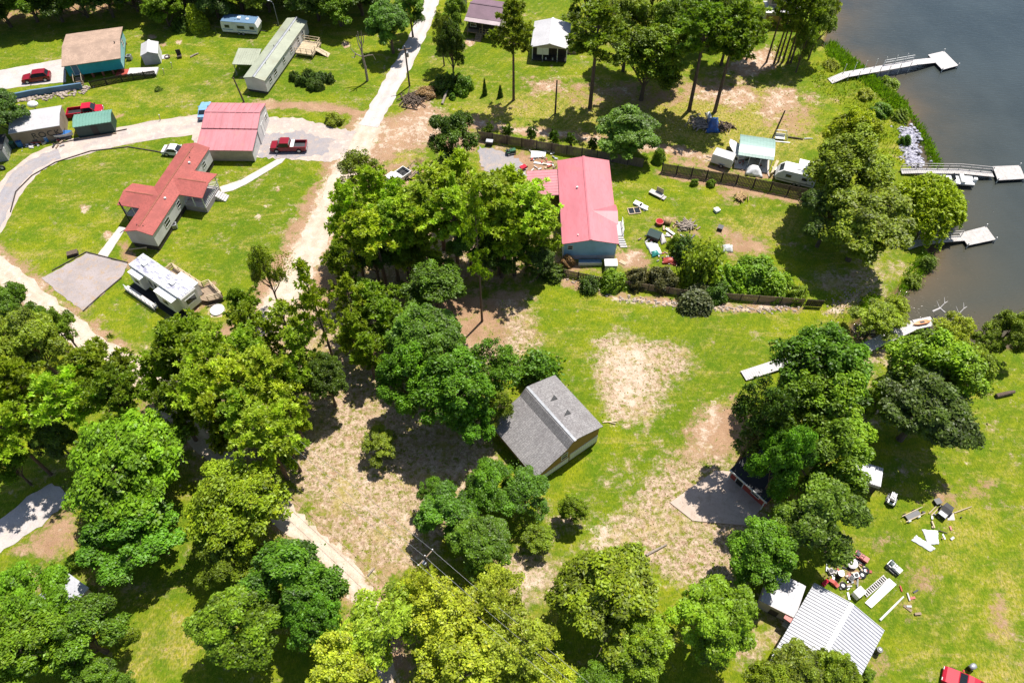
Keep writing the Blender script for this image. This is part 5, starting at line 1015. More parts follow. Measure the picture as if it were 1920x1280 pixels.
# building by the slab, tree shade put into its black roof colour
a, b = P(1370, 881, 2.5), P(1437, 941, 2.5); d_ = (b - a); rz = math.atan2(d_.y, d_.x); n_ = Vector((-d_.y, d_.x, 0)).normalized(); L_ = d_.length; c = (a + b) / 2 + n_ * 2.3
t = thing('boat_shed', 'building with a shade darkened roof and a white fascia along the concrete slab', 'shed', (c.x, c.y, 0), rz)
MB().extr_x([(-2.3, 2.42), (2.3, 2.9), (2.3, 3.0), (-2.3, 2.52)], -L_ / 2 - .1, L_ / 2 + .1).build('roof', 'black_and_shaded_roof', t); MB().box(-L_ / 2 - .12, L_ / 2 + .12, -2.38, -2.305, 2.3, 2.56).build('fascia', 'white_trim', t)
MB().box(-L_ / 2 + .1, L_ / 2 - .1, -1.7, 2.2, 0, 2.4).build('wall', 'faded_red', t); opening(t, '-y', 1.7, -1.2, 1.1, .9, 2.0, 'white_trim', 'black', 'door', 'door_panel', False); opening(t, '-y', 1.7, 1.0, 1.3, 1.0, .9)
for x in (-L_ / 2 + .15, L_ / 2 - .15): MB().box(x - .06, x + .06, -2.25, -2.13, .1, 2.42).build('post', 'white_trim', t)
# white roofed outbuilding, lower left
t, la, lb = house('outbuilding', 'white flat roofed outbuilding half covered by the lower left oaks', 'shed', (80, 1118), (130, 1155), (163, 1100), 2.3)
m = MB(); m.extr_x([(-lb / 2, 2.25), (lb / 2, 2.45), (lb / 2, 2.53), (-lb / 2, 2.33)], -la / 2, la / 2); m.build('roof', 'white_metal_roof', t); MB().box(-la / 2 + .15, la / 2 - .15, -lb / 2 + .15, lb / 2 - .15, 0, 2.26).build('wall', 'tan_wall', t); MB().box(-.5, .5, -lb / 2 + .1, -lb / 2 + .15, 0, 1.9).build('door', 'white_trim', t)
# lakeside house, far right
t, la, lb = house('house', 'lakeside house with a pale roof and mustard wall behind the pine clump', 'house', (1432, 24), (1500, 26), (1502, 4), 3.0)
ro, wo = gable(t, la, lb, 3.0, .4, 'x', 'white_roof', 'tan_wall', .3, .3); MB().box(-la / 2 + .4, la / 2 - .4, -lb / 2 + .2, -lb / 2 + .29, .3, 2.3).build('front_cladding', 'brown_wall', t)
MB().box(-la / 2 + .6, la / 2 - 1.5, -lb * .1, lb / 2 - .4, 3.3, 5.0).build('upper_storey', 'pale_mauve_roof', t); MB().extr_x([(-lb * .1 - .3, 5.0), (lb / 2, 5.0), (lb / 4, 5.6)], -la / 2 + .4, la / 2 - 1.3).build('upper_roof', 'pink_roof', t)
for u in (-1.8, .8): opening(t, '-y', lb * .1, u, 4.2, 1.1, .8)
# white trailer-like shed at far road end
p = P(860, 10); t = thing('shed', 'white shed left of the purple roofed house', 'shed', (p.x, p.y, 0), .1); ro, wo = gable(t, 3.4, 4.0, 2.2, .5, 'y', 'white_metal_roof', 'white_siding', .15, 0, 0); MB().box(-.45, .45, -1.87, -1.84, 0, 1.8).build('door', 'dark_wood', t)
# metal carport by the lake yard
t, la, lb = house('carport', 'pale green metal carport between the enclosed trailer and the camper', 'carport', (1384, 289), (1451, 299), (1454, 260), 2.35)
m = MB(); k = 10; prof = [(-lb / 2 + lb * i / k, 2.2 + .55 * math.sin(pi * i / k) ** .8) for i in range(k + 1)]; m.extr_x(prof + [(y, z - .07) for y, z in reversed(prof)], -la / 2, la / 2)
for x in np.arange(-la / 2 + .15, la / 2, .5): m.extr_x([(y, z + .03) for y, z in prof] + [(y, z + .003) for y, z in reversed(prof)], x - .03, x + .03)
m.build('roof', 'pale_green_roof', t)
for x in np.linspace(-la / 2 + .2, la / 2 - .2, 4):
    for y in (-lb / 2 + .15, lb / 2 - .15): MB().box(x - .05, x + .05, y - .05, y + .05, 0, 2.25).build('post', 'white_trim', t)
MB().box(-la / 2 - .1, la / 2 - .2, -lb / 2 - .6, lb / 2 + .2, -.02, .1).build('floor_slab', 'concrete', t)
for (x, y, mt) in ((-1.9, .4, 'black'), (-.5, .6, 'dark_metal'), (.8, .3, 'black'), (1.9, .6, 'dark_metal')): MB().box(x - .45, x + .45, y - .6, y + .8, .12, .12 + rnd.uniform(.8, 1.4)).build('cabinet', mt, t)
# ---------------------------------------------------------------- vehicles
def wheels(t, xs, tr, r=.36, w=.24):
    for x in xs:
        for s in (-1, 1):
            q = MB().cyl((x, s * tr - w / 2, r), r, w, 14, 'y').build('wheel', 'rubber', t); MB().cyl((x, s * tr + (s * w / 2 if s > 0 else -w / 2) - .012, r), r * .58, .024, 10, 'y').build('rim', 'rim', q)
def lamps(t, x, y, z, sx, mat, name):
    for s in (-1, 1): MB().cbox((x, s * y, z), (.06, .3, .16)).build(name, mat, t)
def sedan(name, label, cat, px, py, rz, paint, L=4.6, suv=False, group=None):
    p = P(px, py); t = thing(name, label, cat, (p.x, p.y, 0), rz, group); h = L / 2; w = .9; top = 1.66 if suv else 1.43; sh = .98 if suv else .86
    MB().loft([(-h + .06, .28, w * .93), (-h, .5, w * .95), (-h + .04, sh - .02, w * .93), (-h * .72, sh + .03, w * .95), (h * .28, sh + .02, w * .95), (h * .86, sh - .14, w * .88), (h - .03, sh - .3, w * .84), (h, .45, w * .86), (h - .1, .26, w * .9)]).build('body', paint, t)
    r0, r1, f1, f0 = (-h * .9, -h * .74, h * .1, h * .38) if suv else (-h * .78, -h * .42, h * .06, h * .36)
    cab = [(r0, sh, w * .93), (r1, top - .05, w * .74), ((r1 + f1) / 2, top, w * .74), (f1, top - .04, w * .74), (f0, sh, w * .92)]
    c = MB().loft(cab).build('cabin', paint, t)
    def glass(a, b, hw0, hw1, nm):
        a, b = Vector((a[0], 0, a[1])), Vector((b[0], 0, b[1])); n = Vector((-(b - a).z, 0, (b - a).x)).normalized(); n = n if n.z > 0 else -n; A_, B_ = a.lerp(b, .12) + n * .012, a.lerp(b, .9) + n * .012
        MB().raw([(A_.x, -hw0, A_.z), (A_.x, hw0, A_.z), (B_.x, hw1, B_.z), (B_.x, -hw1, B_.z)], [(0, 1, 2, 3)]).build(nm, 'dark_glass', t)
    glass((f0, sh), (f1, top - .04), w * .82, w * .66, 'windshield'); glass((r0, sh), (r1, top - .05), w * .82, w * .66, 'rear_window')
    for s in (-1, 1):
        y0, y1 = s * (w * .93 + .008) , s * (w * .76 + .012)
        MB().poly([(r0 + .16, y0 * .985, sh + .05), (f0 - .2, y0 * .985, sh + .05), (f1 - .02, y1, top - .1), (r1 + .1, y1, top - .1)]).build('side_window', 'dark_glass', t)
        MB().cbox((f0 - .25, s * (w + .1), sh + .06), (.14, .2, .13)).build('mirror', paint, t)
    wheels(t, (h * .62, -h * .62), w - .1); lamps(t, h - .03, w * .62, sh - .33, 1, 'lens', 'headlight'); lamps(t, -h - .005, w * .7, sh - .18, -1, 'tail_lens', 'tail_light'); return t
def pickup(name, label, px, py, rz, paint, L=5.7, toolbox=True, bedmat='dark_metal', group=None):
    p = P(px, py); t = thing(name, label, 'pickup truck', (p.x, p.y, 0), rz, group); h = L / 2; w = .98; bx = -.35; 
    MB().loft([(bx, .4, w * .96), (bx, 1.08, w * .96), (h * .4, 1.1, w * .96), (h * .93, 1.02, w * .9), (h, .85, w * .88), (h, .45, w * .9), (h * .9, .38, w * .94)]).build('body', paint, t)
    m = MB(); m.box(-h, bx - .01, -w * .95, w * .95, .42, .62); m.box(-h, bx - .01, -w * .95, -w * .84, .63, 1.14); m.box(-h, bx - .01, w * .84, w * .95, .63, 1.14); m.box(-h, -h + .09, -w * .835, w * .835, .63, 1.12); bed = m.build('bed', paint, t)
    MB().box(-h + .1, bx - .02, -w * .83, w * .83, .625, .66).build('bed_liner', bedmat, bed)
    if toolbox: MB().box(bx - .62, bx - .08, -w * .9, w * .9, 1.02, 1.24).build('toolbox', 'white_paint', t)
    cab = [(bx + .02, 1.06, w * .92), (bx + .12, 1.78, w * .76), (bx + 1.5, 1.8, w * .76), (bx + 2.15, 1.1, w * .92)]
    MB().loft(cab).build('cabin', paint, t); d = Vector((.65, 0, -.7)).normalized(); n = Vector((.7, 0, .65)).normalized() * .013
    a, b = Vector((bx + 1.5, 0, 1.8)).lerp(Vector((bx + 2.15, 0, 1.1)), .1) + n, Vector((bx + 1.5, 0, 1.8)).lerp(Vector((bx + 2.15, 0, 1.1)), .9) + n
    MB().poly([(b.x, -w * .84, b.z), (b.x, w * .84, b.z), (a.x, w * .7, a.z), (a.x, -w * .7, a.z)]).build('windshield', 'dark_glass', t); MB().poly([(bx + .02, -w * .78, 1.2), (bx + .02, w * .78, 1.2), (bx + .1, w * .68, 1.68), (bx + .1, -w * .68, 1.68)]).build('rear_window', 'dark_glass', t)
    for s in (-1, 1):
        MB().poly([(bx + .2, s * (w * .91 + .006), 1.16), (bx + 1.95, s * (w * .91 + .006), 1.16), (bx + 1.45, s * (w * .78 + .014), 1.7), (bx + .26, s * (w * .78 + .014), 1.7)]).build('side_window', 'dark_glass', t); MB().cbox((bx + 1.9, s * (w + .12), 1.18), (.16, .24, .18)).build('mirror', 'black', t)
    wheels(t, (h * .64, -h * .6), w - .1, .4, .27); lamps(t, h, w * .66, .82, 1, 'lens', 'headlight'); lamps(t, -h - .005, w * .86, .95, -1, 'tail_lens', 'tail_light')
    MB().box(h - .02, h + .06, -w * .86, w * .86, .42, .58).build('bumper', 'rim', t); MB().box(-h - .1, -h - .01, -w * .86, w * .86, .45, .58).build('bumper', 'rim', t); return t
sedan('hatchback', 'dark red hatchback parked on the pale driveway of the teal house', 'car', 71, 150, pi + px_angle((50, 158), (95, 152)), 'red_paint', 4.7, True)
pickup('pickup_truck', 'red crew cab pickup with a white toolbox on the parking court', 543, 280, pi + .02, 'red_paint')
pickup('pickup_truck', 'bright red pickup half hidden behind the green roofed shed', 163, 215, px_angle((140, 220), (205, 212)), 'bright_red_paint', 5.6, False, 'black')
pickup('pickup_truck', 'white pickup with a black bed at the top of the pine grove', 741, 343, pi + px_angle((735, 345), (762, 326)), 'white_paint', 5.4, True, 'black')
sedan('car', 'pale blue car poking out behind the pink roofed garage', 'car', 386, 212, pi / 2 + .1, 'pale_blue_paint', 4.4)
sedan('car', 'white car on the loop drive behind the coral red mobile home', 'car', 333, 288, -.12, 'white_paint', 4.4)
sedan('car', 'bright red car at the bottom of the lower right yard', 'car', 1806, 1284, pi + px_angle((1767, 1252), (1815, 1275)), 'bright_red_paint', 4.4)

# small camper by the wood
p = P(457, 60); t = thing('travel_trailer', 'small white travel trailer with a dark blue roof at the wood edge', 'camper', (p.x, p.y, 0), px_angle((424, 61), (488, 66)))
MB().loft([(-3.4, .5, 1.15), (-3.5, 1.4, 1.15), (-3.3, 2.55, 1.15), (3.2, 2.55, 1.15), (3.5, 1.7, 1.15), (3.2, .5, 1.15)]).build('body', 'white_paint', t); m = MB(); m.box(-3.25, 3.15, -1.17, 1.17, 2.555, 2.62); r_ = m.build('roof', 'slate_blue', t); MB().box(-.4, .2, -.3, .3, 2.62, 2.9).build('air_conditioner', 'white_plastic', r_); MB().box(1.2, 1.7, -.25, .25, 2.62, 2.75).build('roof_vent', 'white_plastic', r_)
for u, w_ in ((-2.3, .9), (.3, 1.4), (2.4, .9)): opening(t, '-y', 1.15, u, 1.65, w_, .6, 'white_trim', 'dark_glass', 'window', 'pane', False)
opening(t, '-y', 1.15, -.95, 1.45, .6, 1.6, 'white_trim', 'white_paint', 'door', 'door_panel', False); MB().box(-3.3, 3.1, -1.16, -1.152, .95, 1.1).build('stripe', 'blue_paint', t); wheels(t, (-.4, .4), 1.05, .34, .2); MB().bar((3.2, 0, .55), (4.4, 0, .5), .1).build('hitch', 'black', t)
# big fifth wheel camper
(cx, cy), rz, la, lb = rect3((338.8, 560), (238.8, 493), (268, 475.6), 3.4); a, b = P(253, 484, 3.4), P(352, 550, 3.4); rz = math.atan2((b - a).y, (b - a).x); c = (a + b) / 2; L_ = (b - a).length; h = L_ / 2; w = 1.22
t = thing('fifth_wheel_camper', 'big white camper with slide-outs and a streaked roof beside the gravel pad', 'camper', (c.x, c.y, 0), rz)
MB().loft([(-h, 1.5, w), (-h - .05, 3.2, w), (-h + .15, 3.36, w), (h - .1, 3.36, w), (h, 3.2, w), (h, .55, w), (-h + 2.6, .55, w), (-h + 2.3, 1.5, w)]).build('body', 'white_paint', t)
r_ = MB().box(-h + .2, h - .12, -w - .01, w + .01, 3.365, 3.42).build('roof', 'camper_roof', t)
for x, s in ((-h + 2.0, .75), (h - 3.0, .8)): MB().box(x - s / 2, x + s / 2, -s * .4, s * .4, 3.42, 3.66).build('air_conditioner', 'white_plastic', r_)
for x, y in ((-1.2, .4), (1.0, -.5), (3.6, .3)): MB().box(x - .2, x + .2, y - .2, y + .2, 3.42, 3.5).build('roof_vent', 'white_plastic', r_)
def slide(x0, x1, side, dep=1.0, zt=2.95):
    y0, y1 = sorted((side * (w - .02), side * (w + dep))); so_ = MB().box(x0, x1, y0, y1, .75, zt).build('slide_out', 'white_paint', t); MB().box(x0 - .05, x1 + .05, *sorted((side * (w + .02), side * (w + dep + .06))), zt + .005, zt + .06).build('slide_topper', 'white_plastic', so_)
    MB().box((x0 + x1) / 2 - .5, (x0 + x1) / 2 + .5, *sorted((side * (w + dep), side * (w + dep + .015))), 1.5, 2.2).build('window', 'dark_glass', so_)
slide(-h + .8, -h + 3.2, -1, .8); slide(h - 4.4, h - .9, -1, .95); slide(h - 4.0, h - .7, 1, .9)
opening(t, '+x', h, 0, 2.1, 1.5, .95, 'white_trim', 'dark_glass', 'rear_window', 'pane', False)
for u in (-h + 4.0, -h + 5.1): opening(t, '-y', w, u, 2.0, .6, 1.3, 'white_trim', 'dark_glass', 'window', 'pane', False)
wheels(t, (h - 4.0, h - 5.0), w - .14, .38, .24)
dk = thing('deck', 'wooden deck with dark railing wrapped round the back of the big camper', 'deck', (c.x, c.y, 0), rz); m = MB(); o_ = [(-2.3, w + .12), (h - 4.15, w + .12), (h - 4.15, w + 1.05), (h - .6, w + 1.05), (h - .6, w + .1), (h + .1, w + .1), (h + .75, 1.6), (h + 2.0, 3.3), (h - 1.2, 3.9), (h - 1.6, 3.0), (-2.3, 3.0)]
m.prism(o_, .62, .72); m.build('deck_floor', 'weathered_wood', dk); rails(MB(), [(-2.3, w + .3), (-2.3, 2.95), (h - 1.6, 2.95), (h - 1.2, 3.85), (h + 1.95, 3.3), (h + .9, 1.7)], 1.0, .09, .1, 3, 1.2, .72).build('railing', 'pale_wood', dk)
m = MB()
for i in range(len(o_)):
    a, b = Vector(o_[i]), Vector(o_[(i + 1) % len(o_)])
    if a.y > w + 1.2 or b.y > w + 1.2: m.bar((a.x, a.y, .3), (b.x, b.y, .3), .05, .6)
m.build('deck_skirt', 'dark_wood', dk)
lt = thing('porch_platform', 'long white trellis landing along the front side of the big camper', 'platform', (c.x, c.y, 0), rz); m = MB(); m.box(-h + .2, h - 4.2, -3.35, -2.75, .42, .5); m.box(-h + .2, h - 4.2, -3.4, -3.36, .0, .5)
m.build('platform', 'white_deck', lt); rails(MB(), [(-h + .3, -3.3), (h - 4.3, -3.3), (h - 4.3, -2.8)], .75, .07, .06, 3, .9, .5).build('railing', 'white_trim', lt)
MB().box(-h + .2, h + .4, -2.74, -1.3, .0, .03).build('mat', 'rubber', lt)
# camper by the board fence
p = P(1487, 340); t = thing('travel_trailer', 'white rounded travel trailer behind the board fence under the huge oak', 'camper', (p.x, p.y, 0), px_angle((1462, 330), (1512, 342))); MB().loft([(-2.7, .5, 1.1), (-2.95, 1.1, 1.1), (-2.6, 1.9, 1.1), (-1.9, 2.55, 1.1), (2.9, 2.55, 1.1), (3.0, 2.3, 1.1), (3.0, .5, 1.1)]).build('body', 'white_paint', t)
MB().poly([(-2.56, -.8, 1.97), (-2.56, .8, 1.97), (-2.02, .8, 2.47), (-2.02, -.8, 2.47)]).build('front_window', 'dark_glass', t)
for u in (-1.0, 1.4): opening(t, '-y', 1.1, u, 1.7, .8, .55, 'white_trim', 'dark_glass', 'window', 'pane', False)
MB().box(-2.6, 2.9, -1.11, -1.102, .7, .95).build('stripe', 'grey_metal', t); MB().cbox((.2, 0, 2.62), (.7, .5, .14)).build('roof_vent', 'white_plastic', t); wheels(t, (.2, .95), 1.0, .33, .2); MB().raw([(.0, 1.1, 2.45), (3.0, 1.1, 2.45), (3.0, 2.9, 2.15), (.0, 2.9, 2.15), (.0, 1.1, 2.4), (3.0, 1.1, 2.4), (3.0, 2.9, 2.1), (.0, 2.9, 2.1)], [(0, 1, 2, 3), (7, 6, 5, 4), (0, 4, 5, 1), (1, 5, 6, 2), (2, 6, 7, 3), (3, 7, 4, 0)]).build('awning', 'white_tarp', t)
m = MB()
for x in (.05, 2.95): m.bar((x, 2.85, 0), (x, 2.85, 2.12), .05)
m.build('awning_pole', 'grey_metal', t)
# enclosed trailer
a, b = P(1331, 308), P(1368, 320); t = thing('cargo_trailer', 'white enclosed cargo trailer left of the pale green carport', 'trailer', (*((a + b) / 2)[:2], 0), px_angle((1331, 308), (1368, 320))); w = .9; h = (b - a).length / 2
t.location = t.location + Vector((-math.sin(t.rotation_euler[2]), math.cos(t.rotation_euler[2]), 0)) * w
MB().loft([(-h, .45, w), (-h, 1.9, w), (-h + .1, 2.0, w), (h - .1, 2.0, w), (h, 1.9, w), (h, .45, w)]).build('body', 'white_paint', t); MB().box(-h + .12, h - .12, -w - .01, w + .01, 2.003, 2.05).build('roof', 'white_metal_roof', t); wheels(t, (.15,), w, .34, .2); MB().box(-.35, .65, -w - .14, -w - .002, .68, .74).build('fender', 'grey_metal', t); MB().bar((-h, 0, .5), (-h - 1.0, 0, .48), .1).build('hitch', 'black', t); MB().box(h, h + .02, -.75, .75, .5, 1.85).build('rear_door', 'white_trim', t)
# boats
def boat(name, label, cat, p, rz, L, B, hull, deck, z=0.0, cover=False):
    t = thing(name, label, cat, (p.x, p.y, z), rz); h = L / 2; n = 9; lo, hi_ = [], []
    ol = [(-h, B / 2 * .9), (-h * .3, B / 2), (h * .3, B / 2 * .94), (h * .7, B / 2 * .62), (h, .04)]
    pts = ol + [(x, -y) for x, y in reversed(ol)]; k = len(pts); m = MB(); m.raw([(x * .93, y * .6, .12) for x, y in pts] + [(x, y, .75 + .12 * max(0, x / h)) for x, y in pts], [tuple(range(k))] + [((i + 1) % k, i, k + i, k + (i + 1) % k) for i in range(k)]); m.build('hull', hull, t)
    m = MB(); m.raw([(x * .97, y * .93, (.9 if cover and abs(y) < B * .2 else .73) + .12 * max(0, x / h)) for x, y in pts], [tuple(range(k - 1, -1, -1))]); m.build('deck', deck, t); return t
p = P(1787, 342, -.4); t = boat('motor_boat', 'white motor boat with round tubes moored along the middle dock', 'boat', p, pi + px_angle((1752, 335), (1820, 341)), 5.6, 2.2, 'white_paint', 'white_plastic', -.45)
for x in (.3, 1.4): MB().ring((x, .75, .9), .22, .06).build('fender', 'dark_metal', t)
MB().cbox((-2.9, 0, .8), (.5, .5, .8)).build('outboard_motor', 'white_plastic', t); MB().box(-1.3, -.7, -.9, .9, .78, 1.1).build('bench_seat', 'white_trim', t); MB().poly([(.5, -.8, .85), (.5, .8, .85), (.2, .7, 1.35), (.2, -.7, 1.35)]).build('windscreen', 'dark_glass', t)
p = P(123, 258); t = boat('jet_ski', 'blue and white jet ski on the drive edge beside the lettered container', 'boat', p, px_angle((112, 258), (135, 255)), 2.9, 1.1, 'white_paint', 'blue_paint', .25); MB().box(-1.0, .2, -.25, .25, .72, 1.05).build('seat', 'blue_paint', t); MB().bar((.45, -.4, 1.2), (.45, .4, 1.2), .06).build('handlebar', 'black', t); MB().box(-1.1, 1.0, -.6, .6, -.24, .1).build('cradle', 'dark_metal', t)
p = P(1378, 288); t = boat('boat', 'covered white boat tucked against the left end of the pale green carport', 'boat', p, pi / 2 + .3, 4.4, 1.8, 'white_paint', 'white_tarp', .35); MB().box(-1.6, 1.2, -.7, .7, -.34, .2).build('cradle', 'dark_metal', t)

# ---------------------------------------------------------------- docks
def dock(name, label, path, wid, zs, plat=None, mat='white_deck', posts=None, rail=None, platz=-.05):
    t = thing(name, label, 'dock', (*P(*path[0])[:2], 0)); o = Vector(t.location); m = MB(); q = [P(x, y, z) - o for (x, y), z in zip(path, zs)]
    for a, b in zip(q[:-1], q[1:]):
        d = (b - a); n = max(1, int(d.length / .3)); s = Vector((-d.y, d.x, 0)).normalized() * wid / 2
        for i in range(n):
            u, v = a + d * (i / n), a + d * ((i + .92) / n); m.raw([u - s, u + s, v + s, v - s, u - s - Vector((0, 0, .07)), u + s - Vector((0, 0, .07)), v + s - Vector((0, 0, .07)), v - s - Vector((0, 0, .07))], [(0, 3, 2, 1), (4, 5, 6, 7), (0, 1, 5, 4), (1, 2, 6, 5), (2, 3, 7, 6), (3, 0, 4, 7)])
    m.build('walkway', mat, t); m = MB()
    for a, b in zip(q[:-1], q[1:]):
        s = Vector((-(b - a).y, (b - a).x, 0)).normalized() * wid * .4
        for sg in (-1, 1): m.bar(a + s * sg - Vector((0, 0, .16)), b + s * sg - Vector((0, 0, .16)), .08, .18)
    m.build('stringer', 'dark_wood', t)
    if plat:
        pl = [P(x, y, platz) - o for x, y in plat]; ar = sum(pl[i].x * pl[(i + 1) % len(pl)].y - pl[(i + 1) % len(pl)].x * pl[i].y for i in range(len(pl))); pl = pl if ar > 0 else pl[::-1]; m = MB(); m.prism([(v.x, v.y) for v in pl], platz - .1, platz)
        pf = m.build('platform', mat, t); m = MB(); c = sum(pl, Vector()) / len(pl); m.prism([(c.x + (v.x - c.x) * .94, c.y + (v.y - c.y) * .94) for v in pl], platz - .4, platz - .105); m.build('float', 'black', pf)
        d = (pl[1] - pl[0]); m = MB(); nrm = Vector((-d.y, d.x, 0)).normalized()
        for i in range(1, 9):
            a = pl[0].lerp(pl[1], i / 9); b = pl[-1].lerp(pl[2], i / 9) if len(pl) == 4 else a; m.bar(a + Vector((0, 0, .002)), b + Vector((0, 0, .002)), .025, .008)
        m.build('board_gap', 'grey_deck', pf)
        for v in pl[::2] + [pl[1]]: MB().cyl((v.x, v.y, -2.2), .08, 2.2 + platz + .45, 8).build('pile', 'white_trim', t)
    for (i, f, sd, hh) in posts or []:
        a, b = q[i], q[i + 1]; s = Vector((-(b - a).y, (b - a).x, 0)).normalized() * (wid / 2 + .05) * sd; v = a.lerp(b, f) + s; MB().cyl((v.x, v.y, -1.6), .055, v.z + 1.6 + hh, 8).build('post', 'white_trim', t)
    for (i, j, sd) in rail or []:
        m = MB()
        for k in range(i, j):
            a, b = q[k], q[k + 1]; s = Vector((-(b - a).y, (b - a).x, 0)).normalized() * (wid / 2 - .04) * sd; n = max(1, round((b - a).length / 1.8))
            for h_ in (.5, .95): m.bar(a + s + Vector((0, 0, h_)), b + s + Vector((0, 0, h_)), .07, .09)
            for e in range(n + 1): v = a.lerp(b, e / n) + s; m.bar(v, v + Vector((0, 0, .95)), .07)
        m.build('railing', 'grey_deck' if mat != 'white_deck' else 'white_trim', t)
    return t
dock('dock', 'white farthest dock with a row of tall posts and a square end float', [(1556, 152), (1585, 140), (1660, 127), (1716, 117), (1752, 113)], 1.5, [.15, .75, .75, .7, .0], [(1740, 103), (1770, 96), (1797, 123), (1767, 131)],
     posts=[(1, f, s, 1.5 if s > 0 else .9) for f in (.02, .28, .54, .8) for s in (-1, 1)] + [(2, f, s, 1.5 if s > 0 else .9) for f in (.05, .4, .75) for s in (-1, 1)], rail=[(2, 3, 1)], platz=.0)
dock('dock', 'middle dock with a two rail handrail beside the white boat', [(1690, 321), (1720, 320), (1800, 321), (1862, 327)], 1.15, [.35, .6, .65, .05], [(1861, 312), (1912, 310), (1923, 335), (1871, 338)], 'grey_deck', rail=[(0, 3, 1)], platz=.05)
dock('dock', 'nearest dock running out from under the willow to a slanted float', [(1700, 463), (1722, 455), (1765, 449), (1806, 446)], 1.1, [.2, .5, .45, .0], [(1798, 437), (1849, 424), (1867, 449), (1815, 460)], 'grey_deck', rail=[(1, 3, 1)], platz=.0)
t = dock('boardwalk', 'long grey boardwalk running under the cove oaks out to the water', [(1394, 704), (1462, 682), (1540, 668), (1606, 660), (1664, 632), (1716, 608), (1750, 601)], 1.5, [.25, .5, .5, .5, .45, .4, .4], None, 'white_deck'); 
p = P(1728, 606, .45); t = thing('kayak', 'orange kayak lying on the outer end of the long boardwalk', 'kayak', (p.x, p.y, .45), px_angle((1716, 608), (1750, 601))); MB().loft([(-1.3, .2, .03), (-.6, .03, .22), (.6, .03, .24), (1.3, .2, .03), (.6, .28, .3), (-.6, .28, .28)]).build('hull', 'orange', t); MB().box(-.35, .3, -.16, .16, .27, .3).build('cockpit', 'black', t)

# ---------------------------------------------------------------- fences and walls
def fence(name, label, pts, h, mat='fence_wood', panel=2.45, rail_mat=None, thick=.05):
    w_ = [P(*q) for q in pts]; t = thing(name, label, 'fence', (*w_[0][:2], 0)); o = Vector(t.location)
    for a, b in zip(w_[:-1], w_[1:]):
        a = a - o; b = b - o; d = b - a; n = max(1, round(d.length / panel)); ang = math.atan2(d.y, d.x)
        for i in range(n):
            u, v = a.lerp(b, i / n), a.lerp(b, (i + 1) / n); m = MB(); hh = h * rnd.uniform(.97, 1.03); k = int((v - u).length / .2)
            for j in range(k):
                c = u.lerp(v, (j + .5) / k); m.cbox((c.x, c.y, hh / 2 + rnd.uniform(-.015, .015)), (.185, .03, hh), ang)
            m.build('panel', mat, t); MB().cbox((u.x, u.y, h * .53), (.12, .12, h * 1.08), ang).build('post', 'dark_wood', t)
        m = MB()
        for z in (h * .2, h * .8): m.bar(a + Vector((0, 0, z)) + Vector((-d.y, d.x, 0)).normalized() * .05, b + Vector((0, 0, z)) + Vector((-d.y, d.x, 0)).normalized() * .05, .05, .09)
        m.build('rail', 'dark_wood', t)
    return t
fence('board_fence', 'long dark board fence behind the rose roofed house', [(896, 262), (1119, 299), (1205, 314)], 1.75); fence('board_fence', 'dark board fence stretch in front of the cargo trailer and camper', [(1240, 323), (1380, 345), (1508, 372)], 1.8)
fence('board_fence', 'weathered low fence half hidden behind the shrub row', [(1056, 516), (1140, 534), (1290, 556), (1420, 566), (1505, 572)], 1.3, 'weathered_wood'); fence('privacy_fence', 'black fence in front of the teal house patio', [(172, 165), (230, 153), (294, 144)], 1.25, 'black', 2.2)
a, b = P(1508, 574), P(1540, 576); t = thing('gate', 'dark slatted gate panel at the lake end of the shrub row', 'gate', (*((a + b) / 2)[:2], 0), px_angle((1508, 574), (1540, 576))); L_ = (b - a).length; m = MB()
for i in range(9): m.box(-L_ / 2 + L_ * i / 9, -L_ / 2 + L_ * (i + .9) / 9, -.02, .02, .12, 1.5)
m.build('slats', 'dark_wood', t); m = MB(); m.box(-L_ / 2, L_ / 2, -.06, -.022, .12, .24); m.box(-L_ / 2, L_ / 2, -.06, -.022, 1.3, 1.42); m.build('gate_frame', 'fence_wood', t)
t = thing('retaining_wall', 'low blue grey retaining wall above the pale rubble', 'wall', (*P(30, 186)[:2], 0)); o = Vector(t.location); m = MB(); pts = [(26, 187), (60, 180), (100, 174), (156, 166)]
for (a, b) in zip(pts[:-1], pts[1:]): a, b = P(*a) - o, P(*b) - o; m.bar(a + Vector((0, 0, .55)), b + Vector((0, 0, .55)), .3, 1.1)
m.build('wall', 'slate_blue', t)
def rubble(name, label, pts, n, r0, r1, seed, mat='rock', spread=.7, kind='stuff', flat=.6, z=0.0):
    r = random.Random(seed); m = MB(); w_ = [P(*q) for q in pts]
    for i in range(n):
        k = r.randrange(len(w_) - 1); c = w_[k].lerp(w_[k + 1], r.random()) + Vector((r.gauss(0, spread), r.gauss(0, spread), 0)); q = r.uniform(r0, r1); m.ball((c.x, c.y, z + q * flat * .6), q, q * r.uniform(.6, 1), q * flat, 7, 4, .25, r.random())
    o = m.build(name, mat); return tag(o, label, 'rubble', kind=kind)
rubble('rock_rubble', 'band of pale broken rock at the foot of the retaining wall', [(30, 190), (70, 184), (120, 177), (165, 168)], 170, .12, .35, 3, spread=.55); rubble('rock_strip', 'strip of pale lavender rock between bank and brown pool', [(1702, 240), (1706, 265), (1710, 290), (1716, 312)], 420, .14, .38, 4, 'lavender_tarp', .75, z=-.1)
rubble('shore_gravel', 'scattered stones on the washed path to the cove', [(1560, 585), (1590, 560), (1620, 545)], 120, .05, .16, 9, 'rock', .9)
rubble('stone_edging', 'line of pale stones at the lawn edge under the shrub row', [(1075, 527), (1130, 548), (1200, 565), (1300, 575), (1400, 580), (1500, 578)], 230, .08, .22, 12, 'rock', .35)
